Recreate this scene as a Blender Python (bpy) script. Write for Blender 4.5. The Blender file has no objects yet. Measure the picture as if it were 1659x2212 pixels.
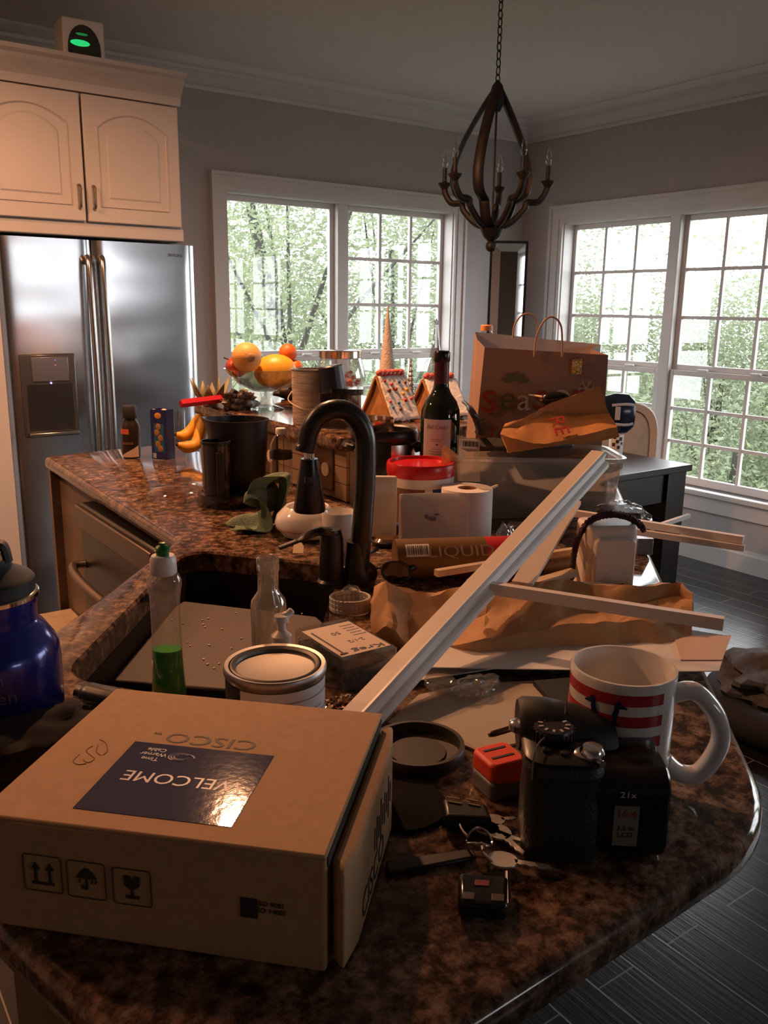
import bpy, bmesh, math, random
from mathutils import Vector, Matrix, noise
rnd = random.Random(7)
sc = bpy.context.scene
COL = sc.collection

# ------------------------------------------------------------------ camera
EYE = Vector((0, 0, 1.36)); FPX = 1850.0
YAW, PITCH, ROLL = math.radians(35.4785), math.radians(13.3959), math.radians(0.8212)
FW = Vector((math.sin(YAW)*math.cos(PITCH), math.cos(YAW)*math.cos(PITCH), -math.sin(PITCH)))
_r0 = Vector((math.cos(YAW), -math.sin(YAW), 0)); _u0 = _r0.cross(FW)
RT = _r0*math.cos(ROLL) + _u0*math.sin(ROLL); UP = -_r0*math.sin(ROLL) + _u0*math.cos(ROLL)
cd = bpy.data.cameras.new('camera'); cam = bpy.data.objects.new('camera', cd); COL.objects.link(cam)
cd.sensor_fit = 'VERTICAL'; cd.sensor_height = 36; cd.lens = FPX/2212*36; cd.clip_start = 0.02; cd.clip_end = 300
M4 = Matrix((RT, UP, -FW)).transposed().to_4x4(); M4.translation = EYE; cam.matrix_world = M4
sc.camera = cam
FACE = -YAW            # rotation about z whose local x runs to the viewer's right

# ------------------------------------------------------------------ light
sc.view_settings.view_transform = 'Standard'; sc.view_settings.look = 'None'
sc.view_settings.gamma = 1; sc.view_settings.exposure = 0.0; sc.view_settings.use_curve_mapping = False
w = bpy.data.worlds.new('overcast_sky'); sc.world = w; w.use_nodes = True
bg = w.node_tree.nodes['Background']; bg.inputs[0].default_value = (0.96, 0.96, 1.02, 1); bg.inputs[1].default_value = 9.5
def portal(loc, rot, sx, sy):
    l = bpy.data.lights.new('window_portal', 'AREA'); l.shape = 'RECTANGLE'; l.size = sx; l.size_y = sy
    l.cycles.is_portal = True
    o = bpy.data.objects.new('window_portal', l); COL.objects.link(o); o.location = loc; o.rotation_euler = rot
portal((2.79, 4.5, 1.22), (math.radians(-90), 0, 0), 1.56, 1.5)
portal((4.36, 3.15, 1.14), (math.radians(90), 0, math.radians(90)), 1.6, 1.52)
portal((4.36, 0.3, 1.14), (math.radians(90), 0, math.radians(90)), 1.8, 1.52)
portal((3.15, -4.7, 1.78), (math.radians(90), 0, 0), 1.75, 0.7)
def lamp(loc, e, size=0.13, col=(1.0, 0.46, 0.22)):
    l = bpy.data.lights.new('kitchen_lamp', 'AREA'); l.shape = 'DISK'; l.size = size; l.energy = e; l.color = col
    o = bpy.data.objects.new('kitchen_lamp', l); COL.objects.link(o); o.location = loc
lamp((1.00, 2.17, 2.22), 33, 0.065)  # unseen pendant hung below the ceiling, placed by its highlight on the sticker
lamp((0.0, 2.65, 2.49), 12)
lamp((-0.7, 2.5, 2.49), 30)

# ------------------------------------------------------------------ pixel measurements -> room points
def ray(px, py): return RT*((px-829.5)/FPX) - UP*((py-1106)/FPX) + FW
def P(px, py, z):
    r = ray(px, py); return EYE + r*((z-EYE.z)/r.z)
def PY(px, py, y):
    r = ray(px, py); return EYE + r*(y/r.y)
def PX(px, py, x):
    r = ray(px, py); return EYE + r*(x/r.x)
def S(px, p): return px*((Vector(p)-EYE).dot(FW))/FPX
def zat(p, py):
    lo, hi = -1, 4
    for _ in range(40):
        m = (lo+hi)/2; d = Vector((p[0], p[1], m))-EYE
        if 1106-FPX*d.dot(UP)/d.dot(FW) > py: lo = m
        else: hi = m
    return lo
ZC, ZL = 0.92, 1.075     # counter top, raised bar top

# ------------------------------------------------------------------ materials
MATS = {}
def mat(name, col, rough=0.5, metal=0.0, noise_amt=0.0, nscale=20, bump=0.0, bscale=60, trans=0, emit=None, es=0, coat=0, spec=None, col2=None):
    if name in MATS: return MATS[name]
    m = bpy.data.materials.new(name); m.use_nodes = True; nt = m.node_tree; b = nt.nodes['Principled BSDF']
    b.inputs['Base Color'].default_value = (*col, 1); b.inputs['Roughness'].default_value = rough; b.inputs['Metallic'].default_value = metal
    if spec is not None: b.inputs['Specular IOR Level'].default_value = spec
    if coat: b.inputs['Coat Weight'].default_value = coat; b.inputs['Coat Roughness'].default_value = 0.05
    if trans: b.inputs['Transmission Weight'].default_value = trans
    if emit: b.inputs['Emission Color'].default_value = (*emit, 1); b.inputs['Emission Strength'].default_value = es
    if noise_amt or bump or col2:
        tc = nt.nodes.new('ShaderNodeTexCoord')
    if noise_amt or col2:
        n = nt.nodes.new('ShaderNodeTexNoise'); n.inputs['Scale'].default_value = nscale; n.inputs['Detail'].default_value = 6
        nt.links.new(tc.outputs['Object'], n.inputs['Vector'])
        r = nt.nodes.new('ShaderNodeValToRGB'); r.color_ramp.elements[0].position = 0.35; r.color_ramp.elements[1].position = 0.65
        c2 = col2 or tuple(c*(1-noise_amt) for c in col)
        r.color_ramp.elements[0].color = (*c2, 1); r.color_ramp.elements[1].color = (*col, 1)
        nt.links.new(n.outputs['Fac'], r.inputs['Fac']); nt.links.new(r.outputs['Color'], b.inputs['Base Color'])
    if bump:
        n2 = nt.nodes.new('ShaderNodeTexNoise'); n2.inputs['Scale'].default_value = bscale; n2.inputs['Detail'].default_value = 4
        nt.links.new(tc.outputs['Object'], n2.inputs['Vector'])
        bp = nt.nodes.new('ShaderNodeBump'); bp.inputs['Strength'].default_value = bump; bp.inputs['Distance'].default_value = 0.01
        nt.links.new(n2.outputs['Fac'], bp.inputs['Height']); nt.links.new(bp.outputs['Normal'], b.inputs['Normal'])
    MATS[name] = m; return m
def glass(name, tint=(1, 1, 1), refl=0.12, rough=0.02, haze=0.0, hazecol=(0.8, 0.8, 0.8)):
    """thin clear sheet: see-through with a reflection that grows at grazing angles and an optional milky share"""
    if name in MATS: return MATS[name]
    m = bpy.data.materials.new(name); m.use_nodes = True; nt = m.node_tree; nt.nodes.clear()
    out = nt.nodes.new('ShaderNodeOutputMaterial'); t = nt.nodes.new('ShaderNodeBsdfTransparent'); t.inputs[0].default_value = (*tint, 1)
    g = nt.nodes.new('ShaderNodeBsdfGlossy'); g.inputs['Roughness'].default_value = rough
    lw = nt.nodes.new('ShaderNodeLayerWeight'); lw.inputs['Blend'].default_value = 0.25
    mp = nt.nodes.new('ShaderNodeMapRange'); mp.inputs['To Min'].default_value = refl*0.35; mp.inputs['To Max'].default_value = min(1, refl*6)
    nt.links.new(lw.outputs['Facing'], mp.inputs['Value'])
    mx = nt.nodes.new('ShaderNodeMixShader'); nt.links.new(mp.outputs[0], mx.inputs[0]); nt.links.new(t.outputs[0], mx.inputs[1]); nt.links.new(g.outputs[0], mx.inputs[2])
    last = mx
    if haze:
        d = nt.nodes.new('ShaderNodeBsdfDiffuse'); d.inputs[0].default_value = (*hazecol, 1)
        tr = nt.nodes.new('ShaderNodeBsdfTranslucent'); tr.inputs[0].default_value = (*hazecol, 1)
        h = nt.nodes.new('ShaderNodeMixShader'); h.inputs[0].default_value = 0.5; nt.links.new(d.outputs[0], h.inputs[1]); nt.links.new(tr.outputs[0], h.inputs[2])
        m2 = nt.nodes.new('ShaderNodeMixShader'); m2.inputs[0].default_value = haze
        nt.links.new(mx.outputs[0], m2.inputs[1]); nt.links.new(h.outputs[0], m2.inputs[2]); last = m2
    nt.links.new(last.outputs[0], out.inputs[0]); MATS[name] = m; return m
def granite():
    m = bpy.data.materials.new('granite'); m.use_nodes = True; nt = m.node_tree; b = nt.nodes['Principled BSDF']; L = nt.links.new
    tc = nt.nodes.new('ShaderNodeTexCoord')
    def nz(s, d, ro=0.6):
        n = nt.nodes.new('ShaderNodeTexNoise'); n.inputs['Scale'].default_value = s; n.inputs['Detail'].default_value = d; n.inputs['Roughness'].default_value = ro
        L(tc.outputs['Object'], n.inputs['Vector']); return n
    def ramp(n, st):
        r = nt.nodes.new('ShaderNodeValToRGB'); e = r.color_ramp.elements
        while len(e) < len(st): e.new(0.5)
        for k, (p, c) in enumerate(st): e[k].position = p; e[k].color = (*c, 1)
        L(n.outputs['Fac'], r.inputs['Fac']); return r
    a = ramp(nz(48, 9, 0.75), [(0.34, (0.014, 0.010, 0.010)), (0.45, (0.085, 0.05, 0.034)), (0.54, (0.24, 0.15, 0.10)), (0.68, (0.42, 0.31, 0.22))])
    c = ramp(nz(11, 5), [(0.36, (0.35, 0.27, 0.24)), (0.60, (1, 0.93, 0.87))])
    d = ramp(nz(90, 3), [(0.38, (0.12, 0.1, 0.1)), (0.5, (1, 1, 1))])
    m1 = nt.nodes.new('ShaderNodeMixRGB'); m1.blend_type = 'MULTIPLY'; m1.inputs[0].default_value = 0.75; L(a.outputs[0], m1.inputs[1]); L(c.outputs[0], m1.inputs[2])
    m2 = nt.nodes.new('ShaderNodeMixRGB'); m2.blend_type = 'MULTIPLY'; m2.inputs[0].default_value = 0.7; L(m1.outputs[0], m2.inputs[1]); L(d.outputs[0], m2.inputs[2])
    L(m2.outputs[0], b.inputs['Base Color']); b.inputs['Roughness'].default_value = 0.10; b.inputs['Specular IOR Level'].default_value = 0.5
    return m
def planks():
    m = bpy.data.materials.new('dark_planks'); m.use_nodes = True; nt = m.node_tree; b = nt.nodes['Principled BSDF']; L = nt.links.new
    tc = nt.nodes.new('ShaderNodeTexCoord'); mp = nt.nodes.new('ShaderNodeMapping'); mp.inputs['Rotation'].default_value = (0, 0, math.radians(90))
    L(tc.outputs['Object'], mp.inputs['Vector'])
    br = nt.nodes.new('ShaderNodeTexBrick'); br.inputs['Scale'].default_value = 1; br.inputs['Brick Width'].default_value = 0.95; br.inputs['Row Height'].default_value = 0.1125
    br.inputs['Mortar Size'].default_value = 0.002; br.inputs['Mortar Smooth'].default_value = 0.2; br.offset = 0.37
    br.inputs['Color1'].default_value = (0.008, 0.0065, 0.007, 1); br.inputs['Color2'].default_value = (0.016, 0.013, 0.013, 1); br.inputs['Mortar'].default_value = (0.16, 0.15, 0.145, 1)
    L(mp.outputs[0], br.inputs['Vector']); L(br.outputs['Color'], b.inputs['Base Color'])
    st = nt.nodes.new('ShaderNodeMapping'); st.inputs['Scale'].default_value = (60, 2.2, 1); L(tc.outputs['Object'], st.inputs['Vector'])
    n = nt.nodes.new('ShaderNodeTexNoise'); n.inputs['Scale'].default_value = 1.6; n.inputs['Detail'].default_value = 3; L(st.outputs[0], n.inputs['Vector'])
    ad = nt.nodes.new('ShaderNodeMath'); ad.operation = 'SUBTRACT'; L(n.outputs['Fac'], ad.inputs[0]); L(br.outputs['Fac'], ad.inputs[1])
    bp = nt.nodes.new('ShaderNodeBump'); bp.inputs['Strength'].default_value = 0.22; bp.inputs['Distance'].default_value = 0.004; L(ad.outputs[0], bp.inputs['Height'])
    L(bp.outputs[0], b.inputs['Normal']); b.inputs['Roughness'].default_value = 0.27; b.inputs['Specular IOR Level'].default_value = 0.4
    return m
GRANITE, PLANKS = granite(), planks()
def steel():
    m = bpy.data.materials.new('brushed_steel'); m.use_nodes = True; nt = m.node_tree; b = nt.nodes['Principled BSDF']; L = nt.links.new
    b.inputs['Base Color'].default_value = (0.62, 0.62, 0.64, 1); b.inputs['Metallic'].default_value = 1; b.inputs['Roughness'].default_value = 0.2
    tc = nt.nodes.new('ShaderNodeTexCoord'); mp = nt.nodes.new('ShaderNodeMapping'); mp.inputs['Scale'].default_value = (1.2, 1.2, 2.5); L(tc.outputs['Object'], mp.inputs[0])
    n = nt.nodes.new('ShaderNodeTexNoise'); n.inputs['Scale'].default_value = 1.5; n.inputs['Detail'].default_value = 1; L(mp.outputs[0], n.inputs['Vector'])
    bp = nt.nodes.new('ShaderNodeBump'); bp.inputs['Strength'].default_value = 0.25; bp.inputs['Distance'].default_value = 0.03; L(n.outputs['Fac'], bp.inputs['Height'])
    L(bp.outputs[0], b.inputs['Normal']); return m
STEEL = steel()
WALL = mat('grey_wall_paint', (0.43, 0.395, 0.385), 0.75, bump=0.05, bscale=250)
CEIL = mat('ceiling_paint', (0.62, 0.565, 0.53), 0.8, bump=0.05, bscale=200)
WHITE = mat('white_trim_paint', (0.62, 0.58, 0.56), 0.45)
CABP = mat('cream_cabinet_paint', (0.62, 0.57, 0.53), 0.4, noise_amt=0.04, nscale=5)
BLACK = mat('black_plastic', (0.012, 0.012, 0.014), 0.35)
MATTE = mat('matte_black', (0.010, 0.010, 0.012), 0.6)
BRONZE = mat('dark_bronze', (0.012, 0.010, 0.010), 0.32, spec=0.6)
CHROME = mat('chrome', (0.75, 0.74, 0.72), 0.12, 1)
TIN = mat('tin', (0.36, 0.34, 0.32), 0.42, 1)
CARD = mat('corrugated_card', (0.46, 0.27, 0.14), 0.75, noise_amt=0.08, nscale=90)
KRAFT = mat('kraft_paper', (0.50, 0.27, 0.12), 0.7, noise_amt=0.12, nscale=40)
INK = mat('dark_ink', (0.03, 0.022, 0.018), 0.6)
PAPER = mat('white_paper', (0.70, 0.66, 0.63), 0.7, noise_amt=0.05, nscale=30)
PWHITE = mat('white_plastic', (0.72, 0.68, 0.64), 0.35)
CERAM = mat('white_ceramic', (0.78, 0.74, 0.71), 0.12, coat=0.4)
RED = mat('red_plastic', (0.55, 0.015, 0.02), 0.25)
MDF = mat('primed_white_wood', (0.68, 0.60, 0.54), 0.5)
PINE = mat('bare_pine', (0.62, 0.48, 0.32), 0.6, noise_amt=0.15, nscale=35)
ESPR = mat('espresso_wood', (0.012, 0.011, 0.012), 0.3, noise_amt=0.3, nscale=15)
LIGHTINK = mat('pale_print', (0.55, 0.52, 0.55), 0.4)
CLEAR = glass('clear_glass', (0.93, 0.95, 0.94), 0.14)
PLASTC = glass('clear_plastic', (0.90, 0.88, 0.85), 0.12, 0.08, 0.10, (0.75, 0.7, 0.65))
WPANE = glass('window_glass', (0.95, 0.97, 0.96), 0.08, 0.0)

# ------------------------------------------------------------------ mesh helpers
class G:
    def __init__(s): s.b = bmesh.new()
    def face(s, pts):
        try: return s.b.faces.new([s.b.verts.new(p) for p in pts])
        except ValueError: return None
    def box(s, c, d, rz=0, rot=None):
        m = Matrix.Translation(c) @ (rot.to_4x4() if rot else Matrix.Rotation(rz, 4, 'Z')) @ Matrix.Diagonal((d[0], d[1], d[2], 1))
        bmesh.ops.create_cube(s.b, size=1, matrix=m); return s
    def b2(s, a, c):
        return s.box(((a[0]+c[0])/2, (a[1]+c[1])/2, (a[2]+c[2])/2), (abs(c[0]-a[0]), abs(c[1]-a[1]), abs(c[2]-a[2])))
    def rings(s, rs, close_u=True, cap0=True, cap1=True, loop=False):
        vr = [[s.b.verts.new(p) for p in r] for r in rs]; n = len(vr[0])
        ks = range(len(vr) if loop else len(vr)-1)
        for k in ks:
            A, B = vr[k], vr[(k+1) % len(vr)]
            for i in range(n if close_u else n-1):
                j = (i+1) % n
                try: s.b.faces.new((A[i], A[j], B[j], B[i]))
                except ValueError: pass
        if not loop and close_u:
            if cap0: s.b.faces.new(list(reversed(vr[0])))
            if cap1: s.b.faces.new(vr[-1])
        return s
    def lathe(s, prof, c=(0, 0, 0), n=40, sx=1, sy=1, caps=True, mtx=None):
        rs = []
        for r, z in prof:
            ring = [Vector((c[0]+max(r, 1e-4)*math.cos(2*math.pi*i/n)*sx, c[1]+max(r, 1e-4)*math.sin(2*math.pi*i/n)*sy, c[2]+z)) for i in range(n)]
            if mtx: ring = [mtx @ p for p in ring]
            rs.append(ring)
        return s.rings(rs, cap0=caps, cap1=caps)
    def cyl(s, p, q, r, r2=None, n=20, cap=True):
        p, q = Vector(p), Vector(q); d = q-p; m = d.to_track_quat('Z', 'Y').to_matrix()
        r2 = r if r2 is None else r2
        rs = [[o + m @ Vector((rr*math.cos(2*math.pi*i/n), rr*math.sin(2*math.pi*i/n), 0)) for i in range(n)] for o, rr in ((p, r), (q, r2))]
        return s.rings(rs, cap0=cap, cap1=cap)
    def tube(s, pts, r, n=10, loop=False, flat=None):
        pts = [Vector(p) for p in pts]; N = len(pts); rr = r if isinstance(r, (list, tuple)) else [r]*N
        rs = []; up = None
        for k in range(N):
            t = (pts[(k+1) % N] - pts[k-1]) if loop else (pts[min(k+1, N-1)] - pts[max(k-1, 0)])
            t.normalize()
            if up is None: up = Vector((0, 0, 1)) if abs(t.z) < 0.95 else Vector((1, 0, 0))
            a = (up - t*up.dot(t)); a.normalize(); b = t.cross(a); up = a
            f = flat or (1, 1)
            rs.append([pts[k] + a*(rr[k]*f[0]*math.cos(2*math.pi*i/n)) + b*(rr[k]*f[1]*math.sin(2*math.pi*i/n)) for i in range(n)])
        return s.rings(rs, loop=loop)
    def sph(s, c, r, n=16, rot=None):
        r = (r, r, r) if not isinstance(r, (tuple, list)) else r
        m = Matrix.Translation(c) @ (rot.to_4x4() if rot else Matrix.Identity(4)) @ Matrix.Diagonal((r[0], r[1], r[2], 1))
        bmesh.ops.create_uvsphere(s.b, u_segments=n, v_segments=max(6, n*2//3), radius=1, matrix=m); return s
    def prism(s, pts, z0, z1):
        return s.rings([[Vector((p[0], p[1], z0)) for p in pts], [Vector((p[0], p[1], z1)) for p in pts]])
    def prismx(s, pts, m, d):
        """outline in the matrix's xy plane, thickened by d along its z"""
        return s.rings([[m @ Vector((p[0], p[1], 0)) for p in pts], [m @ Vector((p[0], p[1], d)) for p in pts]])
    def grid(s, fn, nu, nv):
        vs = [[s.b.verts.new(fn(i/nu, j/nv)) for j in range(nv+1)] for i in range(nu+1)]
        for i in range(nu):
            for j in range(nv): s.b.faces.new((vs[i][j], vs[i+1][j], vs[i+1][j+1], vs[i][j+1]))
        return s
def obj(name, g, m, parent=None, smooth=True, bevel=0, seg=2, sub=0, solid=0, label=None):
    me = bpy.data.meshes.new(name); bmesh.ops.recalc_face_normals(g.b, faces=g.b.faces); g.b.to_mesh(me); g.b.free()
    me.materials.append(m); o = bpy.data.objects.new(name, me); COL.objects.link(o)
    if parent: o.parent = parent
    if solid:
        md = o.modifiers.new('s', 'SOLIDIFY'); md.thickness = solid; md.offset = 0
    if bevel:
        md = o.modifiers.new('b', 'BEVEL'); md.width = bevel; md.segments = seg; md.limit_method = 'ANGLE'; md.angle_limit = math.radians(40)
    if sub:
        md = o.modifiers.new('u', 'SUBSURF'); md.levels = sub; md.render_levels = sub
    if smooth:
        me.polygons.foreach_set('use_smooth', [True]*len(me.polygons))
        try: me.set_sharp_from_angle(angle=math.radians(38))
        except Exception: pass
    if label: o['label'] = label
    return o
def tag(o, label, cat, group=None, kind=None):
    o['label'] = label; o['category'] = cat
    if group: o['group'] = group
    if kind: o['kind'] = kind
    return o
def thing(name, label, cat, loc=(0, 0, 0), rz=0, group=None, rot=None):
    o = bpy.data.objects.new(name, None); COL.objects.link(o); o.location = loc; o.empty_display_size = 0.05
    o.rotation_euler = rot if rot is not None else (0, 0, rz)
    return tag(o, label, cat, group)
def struct(o): o['kind'] = 'structure'; return o
def dup(root, loc=None, rz=None, label=None):
    r = root.copy(); COL.objects.link(r)
    if loc is not None: r.location = loc
    if rz is not None: r.rotation_euler = (0, 0, rz)
    if label: r['label'] = label
    for ch in list(root.children):
        c = ch.copy(); COL.objects.link(c); c.parent = r
        for gg in ch.children:
            d = gg.copy(); COL.objects.link(d); d.parent = c
    return r
def frame(o, x, y):
    """matrix with its x along x and y along y (orthonormalised), origin o"""
    x = Vector(x).normalized(); y = Vector(y); y = (y-x*y.dot(x)).normalized(); z = x.cross(y)
    m = Matrix((x, y, z)).transposed().to_4x4(); m.translation = o; return m
def text(s, size, m, parent, mtx, width=None, bend=None, ex=0.0003, name='lettering', shear=0.0):
    """flat raised lettering centred on the matrix origin; bend = radius of an upright cylinder it wraps"""
    cu = bpy.data.curves.new('t', 'FONT'); cu.body = s; cu.size = size; cu.align_x = 'CENTER'; cu.align_y = 'CENTER'; cu.extrude = ex; cu.shear = shear
    cu.resolution_u = 3
    t = bpy.data.objects.new('t', cu); COL.objects.link(t); dg = bpy.context.evaluated_depsgraph_get()
    me = bpy.data.meshes.new_from_object(t.evaluated_get(dg)); bpy.data.objects.remove(t); bpy.data.curves.remove(cu)
    if width:
        xs = [v.co.x for v in me.vertices]; k = width/max(1e-6, max(xs)-min(xs))
        for v in me.vertices: v.co.x *= k
    if bend:
        for v in me.vertices:
            a = v.co.x/bend; v.co = Vector((math.sin(a)*(bend+v.co.z), v.co.y, math.cos(a)*(bend+v.co.z)-bend))
    me.transform(mtx); me.name = name; me.materials.clear(); me.materials.append(m)
    o = bpy.data.objects.new(name, me); COL.objects.link(o); o.parent = parent; return o
UPRIGHT = lambda o, rz=0: Matrix.Translation(o) @ Matrix.Rotation(rz, 4, 'Z') @ Matrix.Rotation(math.radians(90), 4, 'X')   # text on a face looking to -y
def rrect(w, h, r, n=5):
    pts = []
    for cx, cy, a0 in ((w/2-r, h/2-r, 0), (-w/2+r, h/2-r, 90), (-w/2+r, -h/2+r, 180), (w/2-r, -h/2+r, 270)):
        for k in range(n+1):
            a = math.radians(a0+90*k/n); pts.append((cx+r*math.cos(a), cy+r*math.sin(a)))
    return pts
def roundbox(g, w, d, h, r, c=(0, 0, 0), taper=1.0):
    a = rrect(w, d, r); return g.rings([[Vector((c[0]+p[0]*taper, c[1]+p[1]*taper, c[2])) for p in a], [Vector((c[0]+p[0], c[1]+p[1], c[2]+h)) for p in a]])
def curve(pts, n=8):
    """Catmull-Rom through the points"""
    pts = [Vector(p) for p in pts]; out = []
    for k in range(len(pts)-1):
        p0, p1, p2, p3 = pts[max(k-1, 0)], pts[k], pts[k+1], pts[min(k+2, len(pts)-1)]
        for i in range(n):
            t = i/n; out.append(0.5*((2*p1)+(p2-p0)*t+(2*p0-5*p1+4*p2-p3)*t*t+(3*p1-p0-3*p2+p3)*t**3))
    out.append(pts[-1]); return out

# ================================================================== the room
XW, YW, HC = 4.16, 4.30, 2.51
struct(obj('floor', G().b2((-2.6, -4.6, -0.05), (XW+0.12, YW+0.12, 0)), PLANKS))
struct(obj('ceiling', G().b2((-2.6, -4.6, HC), (XW+0.12, YW+0.12, HC+0.05)), CEIL))
g = G()
for a, b in (((-2.6, 0), (2.03, HC)), ((3.56, 0), (XW+0.12, HC)), ((2.03, 0), (3.56, 0.50)), ((2.03, 1.94), (3.56, HC))):
    g.b2((a[0], YW, a[1]), (b[0], YW+0.12, b[1]))
struct(obj('wall_left', g, WALL, smooth=False))
g = G()
for a, b in (((-4.6, 0), (-3.5, HC)), ((-3.5, 0), (-2.0, HC)), ((-2.0, 0), (-0.6, HC)), ((-0.6, 0), (1.2, 0.4)), ((-0.6, 1.89), (1.2, HC)), ((1.2, 0), (2.36, HC)), ((2.36, 0), (3.94, 0.4)), ((2.36, 1.89), (3.94, HC)), ((3.94, 0), (YW, HC))):
    g.b2((XW, a[0], a[1]), (XW+0.12, b[0], b[1]))
struct(obj('wall_right', g, WALL, smooth=False))
g = G()
for a, b in (((-2.6, 0), (2.3, HC)), ((2.3, 0), (4.0, 1.45)), ((2.3, 2.12), (4.0, HC)), ((4.0, 0), (XW, HC))): g.b2((a[0], -4.6, a[1]), (b[0], -4.5, b[1]))
struct(obj('wall_back', g, WALL, smooth=False))
struct(obj('wall_side', G().b2((-2.6, -4.5, 0), (-2.5, YW, HC)), WALL))
crown = [(0, 0), (0.012, 0), (0.016, 0.018), (0.03, 0.022), (0.075, 0.062), (0.085, 0.066), (0.088, 0.08), (0.115, 0.085), (0.145, 0.102), (0.15, 0.108), (0.15, 0.112), (0, 0.112)]
z0 = HC-0.112
struct(obj('trim_1', G().rings([[Vector((-2.5, YW-d, z0+h)) for d, h in crown], [Vector((XW, YW-d, z0+h)) for d, h in crown]]), WHITE, smooth=False))
struct(obj('trim_2', G().rings([[Vector((XW-d, -4.5, z0+h)) for d, h in crown], [Vector((XW-d, YW, z0+h)) for d, h in crown]]), WHITE, smooth=False))
base = [(0, 0), (0.016, 0), (0.016, 0.095), (0.01, 0.105), (0.008, 0.12), (0, 0.12)]
struct(obj('baseboard_right', G().rings([[Vector((XW-d, -4.5, h)) for d, h in base], [Vector((XW-d, YW, h)) for d, h in base]]), WHITE, smooth=False))
struct(obj('baseboard_left', G().rings([[Vector((1.6, YW-d, h)) for d, h in base], [Vector((XW, YW-d, h)) for d, h in base]]), WHITE, smooth=False))

def window(name, f, u0, u1, zb, zt, zr, cas, sashes, grids, sillout=0.05):
    """f(u, z, depth) -> room point; depth grows outward from the inner wall face"""
    r = bpy.data.objects.new(name, None); COL.objects.link(r); r['kind'] = 'structure'
    def bx(g, ua, ub, za, zc, da, db):
        a, b = f(ua, za, da), f(ub, zc, db); g.b2(a, b); return g
    g = G()
    for k, (c0, c1, d) in enumerate(((0, 0.25, 0.018), (0.25, 0.8, 0.024), (0.8, 1.0, 0.034))):     # stepped casing profile
        a, b = cas*c0, cas*c1
        bx(g, u0-b, u0-a, zb, zt+b, -d, 0); bx(g, u1+a, u1+b, zb, zt+b, -d, 0); bx(g, u0-a, u1+a, zt+a, zt+b, -d, 0)
    obj('casing', g, WHITE, r, smooth=False)
    g = G(); bx(g, u0-cas-0.01, u1+cas+0.01, zb-0.03, zb, -sillout, 0.10); bx(g, u0-cas, u1+cas, zb-0.12, zb-0.03, -0.02, 0)
    obj('sill', g, WHITE, r, bevel=0.006)
    g = G(); bx(g, u0, u0+0.006, zb, zt, 0, 0.115); bx(g, u1-0.006, u1, zb, zt, 0, 0.115); bx(g, u0, u1, zt-0.006, zt, 0, 0.115)
    obj('jamb', g, WHITE, r, smooth=False)
    if len(sashes) > 1:
        m0, m1 = sashes[0][1], sashes[1][0]
        g = G(); bx(g, m0, m1, zb, zt, 0.045, 0.115); obj('mullion', g, WHITE, r, bevel=0.004)
    for k, (a, b) in enumerate(sashes):
        for up in (1, 0):
            za, zc = (zr+0.0, zt-0.006) if up else (zb, zr)
            d0 = 0.085 if up else 0.06
            e = 0.03; g = G()
            bx(g, a+0.006*(k == 0), a+e, za, zc, d0, d0+0.03); bx(g, b-e, b-0.006*(k == 1), za, zc, d0, d0+0.03)
            bx(g, a+e, b-e, za, za+(0.03 if up else 0.045), d0, d0+0.03); bx(g, a+e, b-e, zc-0.03, zc, d0, d0+0.03)
            obj('sash', g, WHITE, r, bevel=0.003)
            g = G(); bx(g, a+e, b-e, za+0.03, zc-0.03, d0+0.013, d0+0.017); obj('pane', g, WPANE, r, smooth=False)
            gr = grids[k][0 if up else 1]
            if gr:
                g = G(); nu, nv = gr; t = 0.009
                lo, hi = za+(0.03 if up else 0.045), zc-0.03
                for i in range(1, nu): uu = a+e+(b-a-2*e)*i/nu; bx(g, uu-t, uu+t, lo, hi, d0+0.005, d0+0.025)
                for j in range(1, nv): zz = lo+(hi-lo)*j/nv; bx(g, a+e, b-e, zz-t, zz+t, d0+0.007, d0+0.023)
                obj('muntin_grid', g, WHITE, r, smooth=False)
        g = G(); um = (a+b)/2
        for q in (-0.16, 0.16): bx(g, um+q-0.03, um+q+0.03, zr, zr+0.012, 0.05, 0.075)
        obj('sash_lock', g, PWHITE, r, bevel=0.003)
    return r
window('window_1', lambda u, z, d: (u, YW+d, z), 2.03, 3.56, 0.50, 1.94, 1.085, 0.088,
       [(2.03, 2.745), (2.815, 3.56)], [(None, None), ((3, 3), (3, 3))])
window('window_2', lambda u, z, d: (XW+d, 3.94-u, z), 0, 1.58, 0.40, 1.89, 1.04, 0.105,
       [(0, 0.755), (0.825, 1.58)], [((3, 3), (3, 3)), ((3, 3), (3, 3))])
window('window_3', lambda u, z, d: (XW+d, 1.2-u, z), 0, 1.8, 0.40, 1.89, 1.04, 0.105,
       [(0, 0.865), (0.935, 1.8)], [((3, 3), (3, 3)), ((3, 3), (3, 3))])
window('window_4', lambda u, z, d: (4.0-u, -4.5-d*0.85, z), 0, 1.7, 1.45, 2.12, 1.78, 0.09,
       [(0, 0.815), (0.885, 1.7)], [((3, 2), (3, 2)), ((3, 2), (3, 2))])

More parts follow.
